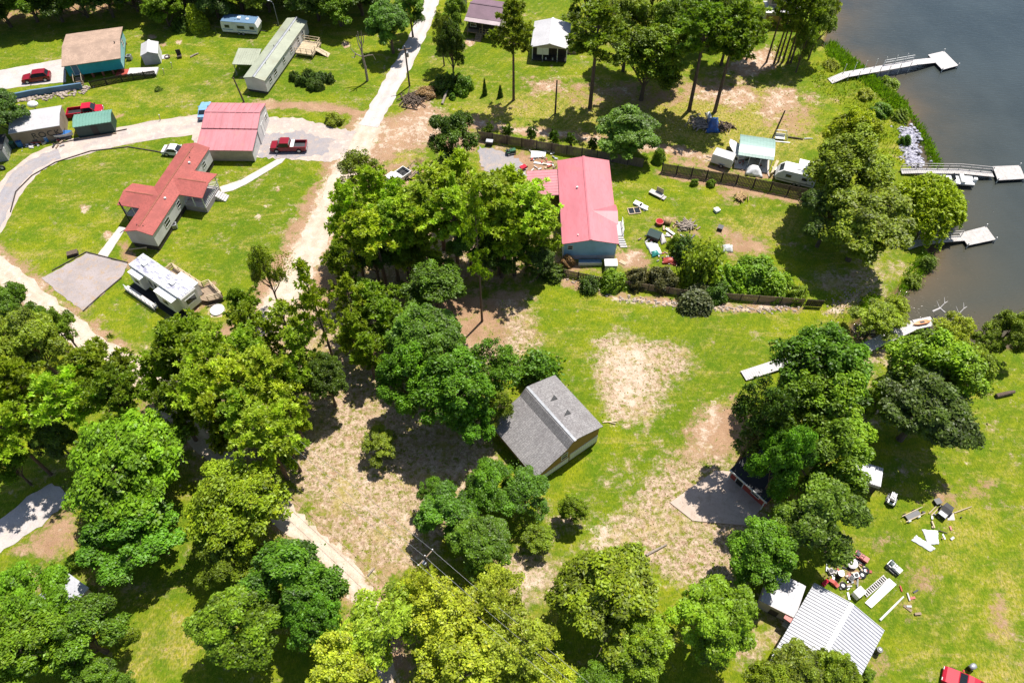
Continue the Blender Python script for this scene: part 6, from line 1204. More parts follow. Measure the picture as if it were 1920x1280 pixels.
for lb, pts in (('dark timber edging on the inner side of the loop drive', [(20, 398), (30, 360), (60, 330), (104, 305), (170, 284), (240, 276), (290, 284), (330, 292)]), ('dark timber edging in front of the green roofed shed', [(103, 271), (150, 261), (238, 243)]), ('dark timber edging along the gravel pad', [(98, 508), (162, 473), (240, 493)]), ('dark timber edging on the lower side of the gravel pad', [(228, 521), (190, 553), (156, 584)])):
    m = MB(); w_ = [P(*q) for q in pts]
    for a, b in zip(w_[:-1], w_[1:]): m.bar(a + Vector((0, 0, .07)), b + Vector((0, 0, .07)), .14, .14)
    tag(m.build('timber_edging', 'dark_wood'), lb, 'edging')

# ---------------------------------------------------------------- poles and wires
def upole(label, bx, by, h, arm=True, rz=.8, lean=(0, 0)):
    p = P(bx, by); t = thing('utility_pole', label, 'pole', (p.x, p.y, 0), rz); MB().tube([(0, 0, -.4), (lean[0] * .5, lean[1] * .5, h / 2), (lean[0], lean[1], h)], [.17, .14, .11], 8).build('pole', 'bark', t)
    if arm:
        MB().cbox((lean[0], lean[1], h - .5), (2.2, .1, .12)).build('crossarm', 'weathered_wood', t)
        for x in (-1, 0, 1): MB().cyl((x + lean[0], lean[1], h - .44 if x else h), .05, .18, 8).build('insulator', 'white_plastic', t)
        MB().cyl((lean[0] + .28, lean[1], h - 1.9), .22, .75, 10).build('transformer', 'grey_metal', t)
    return t
upole('utility pole on the verge of the paved road', 768, 162, 7.6, True, .3); upole('plain slender pole standing on the far lawn', 1041, 213, 6.4, False); upole('slender pole at the near corner of the pale mobile home', 458, 192, 4.6, False, 0, (-.6, .3)); upole('leaning dark pole with a light by the pale green carport', 1450, 256, 5.0, False, 0, (.5, .1))
pA = upole('utility pole carrying the wires over the leaf litter', 812, 1102, 9.4, True, math.radians(45)); pB = upole('utility pole hidden in the pines at the upper end of the wires', 395, 742, 9.4, True, math.radians(45)); p = P(1230, 1460)
pc = Vector((p.x, p.y, 9.0)); a, b = Vector(pA.location), Vector(pB.location); d = (b - a).normalized(); s = Vector((-d.y, d.x, 0)); k = math.atan2(s.y, s.x); pA.rotation_euler = (0, 0, k); pB.rotation_euler = (0, 0, k)
for i in (-1, 0, 1):
    pts = []
    for (u, v) in ((b + Vector((0, 0, 9.1)), a + Vector((0, 0, 9.1))), (a + Vector((0, 0, 9.1)), pc)):
        for j in range(13): f = j / 12; q = u.lerp(v, f) + s * i * .95; q.z -= 1.5 * 4 * f * (1 - f) * .5; pts.append(q)
    tag(MB().tube(pts, .015, 5).build('power_line', 'wire'), 'thin power wire strung from the foreground utility pole', 'power line', 'power wires on the foreground pole')
p = P(1052, 1262); q0 = Vector(pc)
p = P(524, 52); t = thing('yard_lamp', 'white yard lamp on a pole behind the pale mobile home', 'lamp post', (p.x, p.y, 0), 2.6); MB().tube([(0, 0, 0), (0, 0, 4.6), (.2, 0, 5.0), (.9, 0, 5.1)], .06, 8).build('pole', 'grey_metal', t); MB().ball((1.0, 0, 5.05), .3, .22, .12).build('lamp_head', 'white_plastic', t)
# dead tree
p = P(689, 152); t = thing('dead_tree', 'bare dead tree with crooked limbs on the lawn left of the road', 'tree', (p.x, p.y, 0)); h = tall(689, 152, 60); MB().tube([(0, 0, -.3), (.05, 0, h * .3), (-.1, 0, h * .58), (.1, .2, h * .8), (.35, .2, h)], [.24, .2, .16, .09, .03], 8).build('trunk', 'dead_wood', t)
for pts in ([(-.05, 0, .5), (-1.2, .1, .56), (-1.9, .2, .66), (-1.7, .3, .78)], [(-.05, 0, .5), (.8, -.1, .54), (1.7, -.2, .56), (2.1, -.3, .46)], [(-.1, 0, .6), (-.5, .2, .76), (-.6, .4, .9)], [(.0, .1, .7), (.5, .1, .8), (.6, .1, .92)], [(-1.2, .1, .56), (-1.5, -.2, .5), (-1.9, -.3, .52)], [(.0, .1, .75), (-.25, 0, .88), (-.2, .1, 1.0)]): MB().tube([(x, y, z * h) for x, y, z in pts], [.11, .08, .05, .02][:len(pts)], 6).build('limb', 'dead_wood', t)
def log(label, a, b, r, za=.12, zb=.12, mat='dead_wood', name='log', cat='log'): a, b = P(*a, za), P(*b, zb); return tag(MB().tube([a, a.lerp(b, .5) + Vector((0, 0, .05)), b], [r, r * .9, r * .7], 8).build(name, mat), label, cat)
log('leaning pale log on the road verge below the dark shrub', (829, 195), (842, 160), .22, .15, .8); log('pale log lying in the field above the wide foreground oak', (1212, 1040), (1250, 1020), .14); log('driftwood trunk stump on the right lawn by the oaks', (1868, 742), (1902, 734), .3, .25, .4, 'bark'); log('thin pale plank lying left of the cabin clearing', (962, 686), (980, 672), .08); log('fallen dark branch on the track verge', (690, 1078), (702, 1064), .1)
for lb, pts in (('bare white driftwood limb rising from the cove', [(1785, 598), (1798, 588), (1810, 597), (1815, 608)]), ('pale dead branch over the cove water', [(1748, 584), (1762, 578), (1772, 586)])):
    m = MB(); q = [P(x, y, 1.0) for x, y in pts]; m.tube(q, [.14, .12, .1, .05][:len(q)], 6); [m.tube([q[1], q[1] + Vector((.6, .5, .5)), q[1] + Vector((1.2, .9, .4))], [.07, .05, .02], 5), m.tube([q[1], q[1] + Vector((-.4, .8, .6))], [.06, .02], 5), m.tube([q[1] + Vector((.6, .5, .5)), q[1] + Vector((.6, 1.2, .9))], [.05, .02], 5)]; tag(m.build('driftwood', 'white_deck'), lb, 'driftwood')
def brush(label, px, py, n, L, R, mat, seed, name='brush_pile'):
    r = random.Random(seed); m = MB(); c = P(px, py)
    for i in range(n):
        a = r.uniform(0, 2 * pi); p0 = c + Vector((r.gauss(0, R * .45), r.gauss(0, R * .45), r.uniform(.08, .5))); d = Vector((math.cos(a), math.sin(a), r.uniform(-.1, .15))) * r.uniform(.3, 1) * L / 2; q = p0 + d; q.z = max(q.z, .05); q2 = p0 - d; q2.z = max(q2.z, .05); m.tube([q2, q], [r.uniform(.04, .13)] * 2, 6)
    return tag(m.build(name, mat), label, 'brush pile', kind='stuff')
brush('heap of cut logs beside the dark blue tarp under the far pines', 1312, 234, 60, 2.4, 1.7, 'dead_wood', 1); brush('heap of branches on the right side of the dark blue tarp', 1358, 238, 50, 1.8, 1.3, 'bark', 2); brush('brown stick heap in the yard of the rose roofed house', 1286, 424, 55, 1.6, 1.2, 'dead_wood', 3); brush('dark twig heap below the roadside shrubs', 772, 188, 60, 3.0, 2.0, 'bark', 4); brush('rusty dry bush heap below the board fence', 1388, 372, 60, 1.4, .7, 'straw', 5)
def cloth(name, label, cat, pts, z, mat, lump=.12, seed=1, n=9):
    """crumpled sheet laid over a quadrilateral"""
    r = random.Random(seed); q = [P(x, y) for x, y in pts]; top, bot = MB(), None; v = []
    for j in range(n + 1):
        for i in range(n + 1):
            p = q[0].lerp(q[1], i / n).lerp(q[3].lerp(q[2], i / n), j / n); e = min(i, n - i, j, n - j) / (n / 2); p.z = z * min(1, e * 1.6) + r.uniform(0, lump) + .02; p.x += r.uniform(-.05, .05); p.y += r.uniform(-.05, .05); v.append(p)
    top.raw(v, [(j * (n + 1) + i, j * (n + 1) + i + 1, (j + 1) * (n + 1) + i + 1, (j + 1) * (n + 1) + i) for j in range(n) for i in range(n)]); o = top.build(name, mat, None, True); sol = o.modifiers.new('thickness', 'SOLIDIFY'); sol.thickness = .015; return tag(o, label, cat)
cloth('tarp', 'dark blue tarp over the logs below the far pines', 'tarp', [(1322, 250), (1350, 250), (1346, 222), (1326, 222)], .7, 'blue_tarp', .25, 3); cloth('panel', 'pale blue sheet propped on the log heap below the far pines', 'panel', [(1328, 228), (1337, 226), (1330, 211), (1321, 212)], .75, 'white_tarp', .02, 4, 3)
cloth('tarp', 'crumpled white tarp heap in front of the pale green carport', 'tarp', [(1396, 330), (1430, 334), (1424, 316), (1398, 314)], 1.0, 'white_tarp', .3, 5); cloth('tarp', 'large white sheet on the dirt right of the blue gable', 'tarp', [(1222, 480), (1242, 476), (1232, 456), (1208, 455)], .35, 'white_tarp', .12, 6); cloth('tarp', 'teal sheet at the corner of the white sheet', 'tarp', [(1222, 484), (1238, 479), (1232, 470), (1220, 473)], .5, 'teal_tarp', .1, 7)
cloth('tarp', 'beige sheet crumpled beside the small green roofed kennel', 'tarp', [(1240, 460), (1250, 455), (1243, 438), (1234, 441)], .45, 'white_deck', .15, 8); cloth('tarp', 'faded red sheet on the junk heap in the shrub row', 'tarp', [(1242, 496), (1270, 496), (1268, 484), (1242, 484)], .5, 'faded_red', .12, 9)
cloth('sheet', 'white crumpled sheet on the right lawn, the squarer of the two', 'sheet', [(1740, 1022), (1760, 1020), (1758, 994), (1728, 992)], .14, 'white_tarp', .07, 10); cloth('sheet', 'long white sheet lying next to the squarer one on the right lawn', 'sheet', [(1744, 1035), (1754, 1028), (1718, 1003), (1708, 1012)], .14, 'white_tarp', .06, 11)
cloth('cover', 'white cover with a dark hole on the bare ground of the yard', 'cover', [(1354, 474), (1374, 474), (1374, 460), (1354, 460)], .7, 'white_tarp', .1, 12); cloth('tarp', 'brown and white tarp bundle against the container wall', 'tarp', [(52, 266), (86, 261), (84, 252), (52, 256)], .8, 'white_deck', .25, 13)
m = MB(); p = P(408, 582); m.cyl((p.x, p.y, 0), .95, .22, 18); tag(m.build('round_cover', 'white_paint'), 'white round tank cover on the lawn below the big camper', 'cover')
def item(name, label, cat, px, py, parts, rz=0.0, z=0.0, group=None):
    """small thing made of boxes and cylinders: (part, material, shape, values)"""
    p = P(px, py); t = thing(name, label, cat, (p.x, p.y, z), rz, group)
    for nm, mt, sh, *v in parts:
        m = MB()
        for q in v: getattr(m, sh)(*q)
        m.build(nm, mt, t)
    return t
def mower(label, px, py, rz, col, seat='black'):
    t = item('riding_mower', label, 'mower', px, py, [('body', col, 'box', (-.2, .75, -.3, .3, .35, .75)), ('rear_body', col, 'box', (-.75, -.21, -.38, .38, .35, .6)), ('seat', seat, 'box', (-.6, -.2, -.22, .22, .62, .8), (-.68, -.58, -.22, .22, .8, 1.1)), ('mower_deck', 'dark_metal', 'box', (-.3, .4, -.55, .55, .14, .3)), ('steering_wheel', 'black', 'ring', ((.05, 0, 1.0), .17, .03))], rz)
    wheels(t, (.55,), .36, .2, .16); wheels(t, (-.5,), .42, .27, .24); return t
mower('green riding mower on the gravel lot by the board fence', 958, 288, .3, 'green_plastic'); mower('red riding mower beside the white tub in the lower right yard', 1612, 1047, -.7, 'faded_red'); mower('white and dark riding mower on the right lawn below the brown shed', 1670, 938, 1.0, 'white_paint', 'black'); mower('pale green mower alone right of the red mower', 1674, 1066, -.9, 'white_paint', 'dark_green')
item('wheelbarrow', 'red wheelbarrow at the edge of the gravel lot', 'wheelbarrow', 981, 318, [('tray', 'bright_red_paint', 'box', (-.5, .5, -.35, .35, .4, .65)), ('handle', 'weathered_wood', 'bar', ((-.5, -.3, .45), (-1.3, -.35, .6), .06)), ('handle', 'weathered_wood', 'bar', ((-.5, .3, .45), (-1.3, .35, .6), .06)), ('wheel', 'rubber', 'cyl', ((.65, -.06, .2), .2, .12, 12, 'y'))], .6)
item('grill_cart', 'silver topped box standing at the board fence end of the gravel lot', 'box', 918, 272, [('lid', 'white_metal_roof', 'box', (-.55, .55, -.35, .35, .75, .9)), ('body', 'black', 'box', (-.5, .5, -.3, .3, .05, .75))], -.15)
def panel(label, pts, mat, z=.1, name='panel', cat='panel', th=.05):
    q = [P(x, y) for x, y in pts]; c = sum(q, Vector()) / len(q); ar = sum(q[i].x * q[(i + 1) % len(q)].y - q[(i + 1) % len(q)].x * q[i].y for i in range(len(q))); q = q if ar > 0 else q[::-1]; return tag(MB().prism([(v.x, v.y) for v in q], z - th, z).build(name, mat), label, cat)
panel('white board lying in the scrap by the board fence above the rose carport', [(995, 298), (1022, 296), (1024, 286), (996, 285)], 'white_paint', .25, th=.2); panel('long white plank on the ground above the rose carport', [(1000, 307), (1038, 312), (1038, 309), (1002, 304)], 'white_trim', .12); panel('thin white plank close to the board fence', [(1018, 284), (1040, 288), (1040, 286), (1019, 282)], 'pale_wood', .1)
panel('white step panel on the gravel near the rose carport', [(972, 332), (984, 328), (980, 322), (972, 324)], 'white_paint', .2)
item('glider_seat', 'grey garden glider bench with a trellis back on the yard lawn', 'bench', 1230, 366, [('seat', 'grey_deck', 'box', (-1.1, 1.1, -.45, .45, .3, .4)), ('backrest', 'pale_wood', 'box', (-.3, .9, .45, .5, .4, 1.3)), ('leg', 'weathered_wood', 'box', (-1.05, -.95, -.4, .4, 0, .3), (.95, 1.05, -.4, .4, 0, .3)), ('side_table', 'grey_deck', 'box', (1.15, 1.6, -.4, .4, .2, .3))], px_angle((1216, 358), (1240, 370)))
for i, (x, y, lb) in enumerate(((1196, 384, 'white cushion mat nearest the wooden frame in the yard'), (1206, 390, 'second white cushion mat by the wooden frame in the yard'))): item('cushion', lb, 'cushion', x, y, [('cushion', 'white_tarp', 'box', (-.65, .65, -.4, .4, .1, .35)), ('base', 'black', 'box', (-.6, .6, -.35, .35, 0, .1))], -.6)
item('wooden_frame', 'pale wooden window frame lying beside the white cushions', 'frame', 1189, 396, [('frame', 'pale_wood', 'bar', ((-.9, -.6, .1), (.9, -.6, .1), .12), ((-.9, .6, .1), (.9, .6, .1), .12), ((-.9, -.54, .1), (-.9, .54, .1), .12), ((.9, -.54, .1), (.9, .54, .1), .12), ((0, -.54, .1), (0, .54, .1), .12)), ('pane', 'dark_glass', 'box', (-.83, .83, -.53, .53, .04, .06))], .15)
item('bin', 'red tub on the lawn near the brown barrel', 'tub', 1236, 420, [('tub', 'faded_red', 'tube', ([(0, 0, 0), (0, 0, .6)], [.45, .62], 12)), ('inside', 'tail_lens', 'cyl', ((0, 0, .6), .5, .012, 12))]); item('barrel', 'rusty brown barrel lying beside the red tub', 'barrel', 1250, 419, [('barrel', 'straw', 'cyl', ((-.6, 0, .4), .4, 1.2, 14, 'x')), ('hoop', 'bark', 'ring', ((-.3, 0, .4), .4, .03, 14, 6, 'x'), ((.3, 0, .4), .4, .03, 14, 6, 'x'))], -.4)
p = P(1226, 446); t = thing('kennel', 'small kennel with a green pitched roof among the yard junk', 'kennel', (p.x, p.y, 0), -.5); gable(t, 1.9, 1.5, .9, .35, 'x', 'dark_green', 'dark_wood', .1, 0)
panel('white plank leaning in the grass above the dark yard shrub', [(1249, 429), (1266, 441), (1262, 443), (1247, 432)], 'white_paint', .3); panel('second pale plank below the white one near the dark yard shrub', [(1250, 437), (1258, 444), (1254, 445), (1248, 440)], 'white_trim', .2)
item('bucket', 'small white crate on the lawn near the shore oak', 'crate', 1344, 396, [('crate', 'white_plastic', 'box', (-.4, .4, -.35, .35, 0, .4)), ('lid', 'white_tarp', 'box', (-.45, .2, -.4, .4, .41, .46))], .5); item('crate', 'black box on the lawn above the white cover', 'box', 1350, 430, [('box', 'black', 'box', (-.35, .35, -.4, .4, 0, .5)), ('lid', 'dark_metal', 'box', (-.38, .38, -.43, .43, .51, .56))], -.4)
item('utility_cabinet', 'grey slatted steps box at the corner of the blue gable', 'cabinet', 1144, 503, [('cabinet', 'white_siding', 'box', (-.85, .85, -.6, .6, 0, 1.2)), ('top', 'white_trim', 'box', (-.9, .9, -.65, .65, 1.2, 1.26)), ('side', 'dark_wood', 'box', (-.91, -.86, -.6, .6, 0, 1.1))]); item('trough', 'long white and blue trough along the blue gable wall', 'trough', 1106, 494, [('trough', 'slate_blue', 'box', (-1.6, 1.6, -.25, .3, 0, .5)), ('rim', 'white_paint', 'box', (-1.65, 1.65, -.4, -.26, 0, .55))]); panel('pale plank on the dirt right of the grey steps box', [(1160, 492), (1172, 498), (1176, 494), (1164, 487)], 'pale_wood')
m = MB(); m.box(-2.6, 2.4, -1.0, 1.0, -.02, .3); p = P(270, 136); t = thing('patio', 'white concrete patio with a brick corner behind the black fence', 'patio', (p.x, p.y, 0), .05); m.build('slab', 'white_deck', t); MB().box(-4.6, -2.61, -1.2, .8, -.02, .25).build('brick_paving', 'faded_red', t)
item('air_conditioner', 'grey outdoor cooling unit beside the teal house wall', 'air conditioner', 244, 112, [('cabinet', 'grey_metal', 'box', (-.4, .4, -.4, .4, .05, .85)), ('fan_grille', 'black', 'cyl', ((0, 0, .85), .32, .02, 14))]); item('fire_ring', 'rusty fire ring on the lawn right of the white garden shed', 'fire ring', 314, 108, [('ring', 'bark', 'ring', ((0, 0, .18), .45, .1, 14)), ('ash', 'dark_metal', 'cyl', ((0, 0, 0), .4, .06, 12))])
item('lawn_chair', 'dark lawn chair leaning on the lawn beyond the fire ring', 'chair', 338, 108, [('backrest', 'dark_wood', 'box', (-.45, .35, .25, .35, .4, 1.4)), ('seat', 'dark_wood', 'box', (-.45, .35, -.4, .25, .35, .42)), ('leg', 'weathered_wood', 'box', (-.4, -.33, -.35, -.28, 0, .35), (.25, .32, -.35, -.28, 0, .35))], .3); log('pale log lying on the lawn beyond the fire ring', (357, 107), (372, 100), .14)
for x, y, lb in ((308, 140, 'white stake on the lawn by the end of the black fence'), (323, 128, 'white stake on the lawn above the other one'), (301, 226, 'pale stake at the edge of the loop drive lawn')): item('stake', lb, 'stake', x, y, [('stake', 'pale_wood', 'bar', ((0, 0, 0), (.1, .1, 1.0), .09)), ('cap', 'white_trim', 'box', (.03, .17, .03, .17, 1.0, 1.08))])
item('barrel', 'blue barrel with a white lid in front of the container', 'barrel', 89, 265, [('barrel', 'blue_paint', 'cyl', ((0, 0, 0), .3, .85, 14)), ('lid', 'white_plastic', 'cyl', ((0, 0, .85), .31, .06, 14))]); item('bin', 'tall blue bin in the shade of the dark tree by the container', 'bin', 40, 274, [('bin', 'blue_paint', 'box', (-.35, .35, -.35, .35, .05, 1.0)), ('lid', 'blue_tarp', 'box', (-.38, .38, -.38, .38, 1.0, 1.08))]); item('bin', 'dark green bin in the shade left of the blue one', 'bin', 26, 277, [('bin', 'dark_green', 'box', (-.35, .35, -.35, .35, .05, 1.0)), ('lid', 'green_plastic', 'box', (-.38, .38, -.38, .38, 1.0, 1.08))])
item('tyre', 'pale rimmed tyre leaning by the shed at the left border', 'tyre', 6, 318, [('tyre', 'rubber', 'ring', ((0, 0, .35), .35, .14, 16, 8, 'y')), ('rim', 'white_trim', 'cyl', ((0, -.06, .35), .24, .1, 14, 'y'))], .2); item('scrap_machine', 'rusty red machine frame in front of the container', 'machine', 70, 268, [('frame', 'faded_red', 'bar', ((-.8, -.3, .3), (.8, -.3, .3), .12), ((-.8, .3, .3), (.8, .3, .3), .12)), ('motor', 'dark_metal', 'box', (-.4, .3, -.24, .24, .1, .7))], .1); rubble('scrap_stones', 'pale broken blocks in front of the lettered container', [(48, 274), (62, 272), (75, 270)], 28, .12, .3, 21, 'white_deck', .45)
item('satellite_dish', 'white dish clump behind the lettered container roof', 'dish', 68, 207, [('dish', 'white_plastic', 'ball', ((0, 0, 1.2), .9, .7, .5)), ('stand', 'grey_metal', 'cyl', ((0, 0, 0), .08, .8, 8))])
p = P(1463, 262); t = thing('swing_frame', 'white pipe swing frame on the lawn above the pale green carport', 'swing', (p.x, p.y, 0), -.15); MB().tube([(-1.2, 0, 0), (-1.0, .3, 1.6), (.6, .3, 1.6), (1.1, 0, 0)], .07, 8).build('frame', 'white_paint', t); MB().box(-.9, .6, -.35, .35, .35, .43).build('seat', 'white_paint', t); MB().box(-.9, .6, .35, .42, .43, .95).build('backrest', 'white_paint', t); MB().box(-1.4, 1.5, -.7, -.5, 0, .1).build('base', 'white_paint', t); log('dark log lying right of the white swing frame', (1478, 257), (1506, 261), .13, .13, .13, 'bark'); log('white pipe lying beyond the dark log near the oak', (1508, 260), (1524, 260), .09, .1, .1, 'white_paint', 'pipe', 'pipe')
panel('tan plank stack standing between carport and rounded camper', [(1442, 333), (1447, 331), (1458, 310), (1453, 308)], 'pale_wood', .9, 'plank_stack', 'planks', .9); item('chest', 'white chest beside the rounded camper hitch', 'chest', 1452, 322, [('chest', 'white_plastic', 'box', (-.4, .4, -.35, .35, 0, .6)), ('lid', 'white_trim', 'box', (-.43, .43, -.38, .38, .6, .66))])
# lower right yard
item('hauling_cart', 'pale timber cart with wheels on the right lawn', 'cart', 1710, 967, [('frame', 'pale_wood', 'bar', ((-1.3, -.35, .35), (1.4, -.35, .35), .08), ((-1.3, .35, .35), (1.6, .35, .35), .08)), ('axle_box', 'dark_metal', 'box', (-.9, .9, -.3, .3, .2, .3)), ('wheel', 'white_plastic', 'cyl', ((-.8, -.5, .2), .2, .12, 10, 'y'), ((.5, -.5, .2), .2, .12, 10, 'y')), ('wheel', 'rubber', 'cyl', ((-.8, .4, .2), .2, .12, 10, 'y'), ((.5, .4, .2), .2, .12, 10, 'y'))], px_angle((1695, 972), (1727, 957)))
p = P(1768, 962); t = thing('utility_trailer', 'black hooded machine trailer beside the pale stump patch on the right lawn', 'trailer', (p.x, p.y, 0), px_angle((1758, 972), (1777, 948))); MB().loft([(-.9, .25, .5), (-.9, .6, .5), (-.2, .75, .5), (.3, .95, .55), (.9, .9, .45), (1.1, .5, .25), (.9, .25, .4)]).build('body', 'black', t); MB().box(-.85, -.25, -.42, .42, .62, .72).build('seat', 'grey_metal', t); wheels(t, (.3,), .6, .28, .2)
item('crate', 'black box left of the black machine trailer', 'box', 1756, 942, [('box', 'black', 'box', (-.35, .35, -.3, .3, 0, .4)), ('lid', 'dark_metal', 'box', (-.38, .38, -.33, .33, .405, .45))], .3)
for a, b, lb in (((1742, 962), (1757, 947), 'pale pole left of the black machine trailer'), ((1746, 966), (1760, 952), 'second pale pole close to the black machine trailer'), ((1789, 961), (1822, 949), 'long pale pole right of the black machine trailer'), ((1650, 1162), (1694, 1118), 'long white pipe lying by the right side of the metal roof')): log(lb, a, b, .07 if b[0] != 1694 else .12, .1, .1, 'pale_wood' if b[0] != 1694 else 'white_paint', 'pole' if b[0] != 1694 else 'pipe', 'pole' if b[0] != 1694 else 'pipe')
panel('pale flat stone beside the black machine trailer', [(1776, 975), (1790, 975), (1788, 962), (1780, 958)], 'concrete', .06); log('dark branch next to the white sheets', (1760, 994), (1776, 999), .06, .1, .1, 'bark'); panel('small white strip right of the white sheets', [(1768, 1000), (1773, 1010), (1771, 1012), (1766, 1002)], 'white_trim', .08)
a, b = P(1620, 1116), P(1660, 1082); t = thing('ladder', 'pale ladder lying beside the white door panel', 'ladder', (*((a + b) / 2)[:2], .1), px_angle((1620, 1116), (1660, 1082))); L_ = (b - a).length; m = MB(); m.box(-L_ / 2, L_ / 2, -.3, -.24, 0, .1); m.box(-L_ / 2, L_ / 2, .24, .3, 0, .1); m.build('side_rail', 'white_deck', t); m = MB()
for i in range(12): x = -L_ / 2 + L_ * (i + .5) / 12; m.box(x - .06, x + .06, -.235, .235, .02, .08)
m.build('rung', 'white_deck', t)
panel('long white door panel lying next to the ladder', [(1621, 1130), (1633, 1140), (1680, 1096), (1666, 1084)], 'white_paint', .15, th=.1); item('freezer', 'white chest freezer at the ridge end of the metal roof', 'freezer', 1607, 1114, [('cabinet', 'white_plastic', 'box', (-.55, .55, -.4, .4, .03, .8)), ('lid', 'white_trim', 'box', (-.57, .57, -.42, .42, .805, .88))], .6)
item('tub', 'round grey tub left of the red mower', 'tub', 1595, 1058, [('tub', 'grey_metal', 'tube', ([(0, 0, 0), (0, 0, .5)], [.5, .62], 14)), ('lid', 'white_deck', 'ball', ((0, 0, .5), .6, .6, .12))]); item('bin', 'black bin with a pale lid beside the scrap tyres', 'bin', 1572, 1080, [('bin', 'black', 'cyl', ((0, 0, 0), .32, .9, 12)), ('lid', 'white_plastic', 'cyl', ((0, 0, .9), .34, .07, 12))])
for x, y, lb in ((1616, 1078, 'black tyre right of the scrap motors'), (1622, 1070, 'black tyre nearest the red mower'), (1580, 1098, 'black tyre below the pale lidded bin')): item('tyre', lb, 'tyre', x, y, [('tyre', 'rubber', 'ring', ((0, 0, .14), .3, .13, 14, 8)), ('rim', 'grey_metal', 'cyl', ((0, 0, .08), .2, .08, 12))])
for x, y, lb, mt in ((1603, 1080, 'grey scrap motor between tyres and ladder', 'grey_metal'), (1594, 1086, 'dark scrap motor among the tyres', 'dark_metal'), (1556, 1072, 'pale grey scrap engine nearest the olive oak', 'grey_deck')): item('engine', lb, 'engine', x, y, [('block', mt, 'box', (-.3, .3, -.25, .25, 0, .45)), ('fan', 'black', 'cyl', ((0, 0, .45), .2, .08, 10)), ('bracket', 'rim', 'bar', ((-.5, 0, .1), (.5, .1, .2), .08))], x * .3)
item('toy_car', 'small red toy car beside the dark tyre near the metal roof', 'toy', 1562, 1094, [('body', 'faded_red', 'loft', ([(-.5, .1, .22), (-.5, .35, .22), (0, .5, .2), (.3, .35, .22), (.55, .3, .2), (.55, .1, .2)],)), ('wheel', 'rubber', 'cyl', ((-.3, -.28, .12), .12, .56, 10, 'y'), ((.35, -.28, .12), .12, .56, 10, 'y'))], -.8); item('toy_car', 'red toy car against the back edge of the metal roof', 'toy', 1546, 1093, [('body', 'bright_red_paint', 'loft', ([(-.4, .1, .2), (-.4, .35, .2), (.1, .42, .2), (.45, .25, .18), (.45, .1, .18)],)), ('wheel', 'rubber', 'cyl', ((-.25, -.24, .1), .1, .48, 10, 'y'), ((.28, -.24, .1), .1, .48, 10, 'y'))], .7)
item('grill', 'grey covered grill standing alone on the lower right lawn', 'grill', 1818, 1252, [('lid', 'grey_metal', 'ball', ((0, 0, .75), .4, .3, .22)), ('body', 'dark_metal', 'box', (-.35, .35, -.25, .25, .45, .72)), ('leg', 'black', 'box', (-.32, -.26, -.22, .22, 0, .45), (.26, .32, -.22, .22, 0, .45))], .4); item('satellite_dish', 'white dish on a post beside the door canopy of the metal house', 'dish', 1476, 1170, [('dish', 'white_plastic', 'ball', ((0, 0, 1.7), .5, .42, .16)), ('stand', 'grey_metal', 'cyl', ((0, 0, 0), .04, 1.6, 8))])
item('water_tank', 'dark cylinder against the right wall of the metal house', 'tank', 1643, 1222, [('tank', 'dark_metal', 'cyl', ((0, 0, 0), .3, 1.0, 12)), ('cap', 'grey_metal', 'cyl', ((0, 0, 1.0), .12, .1, 10))]); item('pallet', 'weathered pallet stack in the deep shade of the cove oaks', 'pallet', 1597, 792, [('slats', 'white_deck', 'box', (-.8, -.5, -.7, .7, .2, .26), (-.3, 0, -.7, .7, .2, .26), (.2, .5, -.7, .7, .2, .26), (.6, .8, -.7, .7, .2, .26)), ('bearer', 'weathered_wood', 'box', (-.8, .8, -.7, -.58, 0, .19), (-.8, .8, .58, .7, 0, .19))], .5)
item('stepping_slab', 'pale slab steps before the small brown metal shed', 'steps', 1565, 925, [('slab', 'concrete', 'box', (-.7, .7, -.8, .1, -.02, .1)), ('upper_slab', 'concrete', 'box', (-.6, .6, .1, .8, -.02, .22))], .7); item('satellite_dish', 'white dish gleaming among the oak leaves behind the cabin', 'dish', 900, 755, [('dish', 'white_plastic', 'ball', ((0, 0, 9.2), .75, .65, .35)), ('stand', 'grey_metal', 'cyl', ((0, 0, 0), .07, 9.0, 8))])
p = P(775, 325); t = thing('utility_trailer', 'rusty open trailer behind the white pickup', 'trailer', (p.x, p.y, 0), px_angle((762, 332), (785, 310))); MB().box(-1.6, 1.6, -.8, .8, .45, .52).build('floor', 'weathered_wood', t); m = MB()
for y in (-.8, .8): m.bar((-1.6, y, .95), (1.6, y, .95), .06); [m.bar((x, y, .5), (x, y, .95), .06) for x in (-1.55, -.5, .5, 1.55)]
m.build('side_rail', 'dark_metal', t); wheels(t, (0,), .95, .32, .2); MB().bar((-1.6, 0, .48), (-2.7, 0, .45), .09).build('hitch', 'black', t); m = MB(); [m.bar((1.65, -.7 + .2 * i, .5), (1.9, -.7 + .2 * i, 1.5), .05) for i in range(8)]; m.build('tailgate', 'dark_metal', t)
item('beam', 'pale timber beam pair on the grass below the cabin corner', 'timber', 1142, 792, [('beam', 'pale_wood', 'bar', ((-.8, 0, .08), (.9, .15, .08), .12)), ('beam', 'pale_wood', 'bar', ((-.6, .2, .06), (.8, -.25, .2), .1))])
item('log_bench', 'small dark timber bin by the corner of the gravel pad', 'bin', 138, 478, [('bin', 'dark_wood', 'box', (-.7, .7, -.4, .4, 0, .5)), ('lid', 'bark', 'box', (-.72, .72, -.42, .42, .5, .58))], .4)
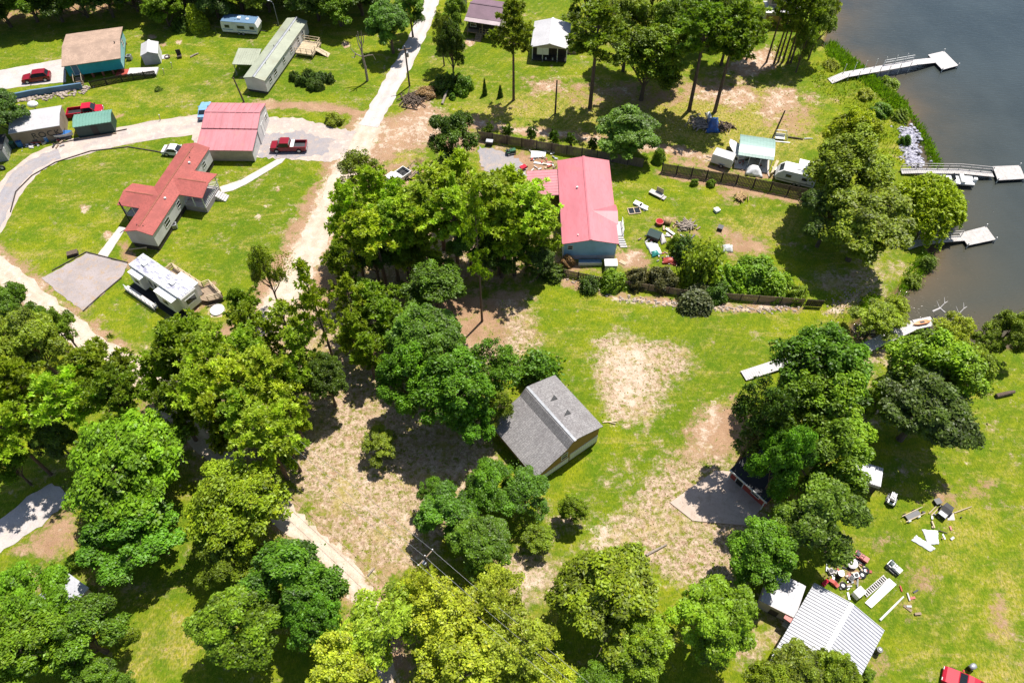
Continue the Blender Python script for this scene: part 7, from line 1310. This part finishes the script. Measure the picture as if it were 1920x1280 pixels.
item('air_conditioner', 'cooling unit at the side wall of the coral red mobile home', 'air conditioner', 328, 427, [('cabinet', 'grey_metal', 'box', (-.4, .4, -.4, .4, .05, .8)), ('fan_grille', 'black', 'cyl', ((0, 0, .8), .32, .02, 14))], .3); item('tow_frame', 'timber trestle under the front of the big camper', 'trestle', 262, 473, [('beam', 'pale_wood', 'bar', ((-1.2, 0, .7), (1.2, .2, .7), .12)), ('leg', 'weathered_wood', 'bar', ((-1.0, 0, 0), (-1.0, 0, .64), .1), ((1.0, .18, 0), (1.0, .18, .64), .1))], .1)

def scraps(label, pts, n, spread, seed):
    r = random.Random(seed); w_ = [P(*q) for q in pts]; me = D.meshes.new('scrap'); vs, fs, mi = [], [], []
    for i, mt in enumerate(('white_deck', 'weathered_wood', 'dark_metal', 'grey_metal', 'faded_red', 'pale_wood')):
        m = MB()
        for k in range(n):
            c = w_[r.randrange(len(w_))] + Vector((r.gauss(0, spread), r.gauss(0, spread), 0)); m.cbox((c.x, c.y, .06 + r.random() * .12), (r.uniform(.1, .9), r.uniform(.08, .3), r.uniform(.04, .25)), r.uniform(0, pi), r.uniform(-.3, .3))
        b = len(vs); vs += m.v; fs += [tuple(k + b for k in f) for f in m.f]; mi += [i] * len(m.f); me.materials.append(MATS[mt])
    me.from_pydata(vs, [], fs); me.polygons.foreach_set('material_index', mi); me.update(); o = D.objects.new('scrap', me); COL.objects.link(o); return tag(o, label, 'scrap', kind='stuff')
scraps('small scrap strewn round the motors and tyres by the metal house', [(1590, 1075), (1605, 1090), (1575, 1090), (1620, 1060), (1560, 1065)], 7, .7, 31); scraps('small scrap in the junk heap below the white sheet', [(1255, 488), (1240, 482), (1222, 450), (1262, 495)], 6, .7, 32); scraps('boards and scrap littering the ground above the rose carport', [(1005, 300), (1025, 308), (985, 318), (1035, 300)], 6, .9, 33)
scraps('odds and ends lying in front of the lettered container', [(55, 270), (75, 268), (100, 264), (110, 266)], 5, .6, 34); scraps('odds and ends around the pale green carport', [(1395, 312), (1420, 312), (1448, 320), (1385, 300)], 5, .8, 35); scraps('bits of scrap beside the pale stump patch on the right lawn', [(1758, 965), (1785, 970), (1700, 1120), (1770, 1000)], 3, .9, 36); scraps('scrap and firewood among the sticks in the yard', [(1268, 425), (1300, 430), (1205, 395), (1255, 440)], 4, .8, 37)
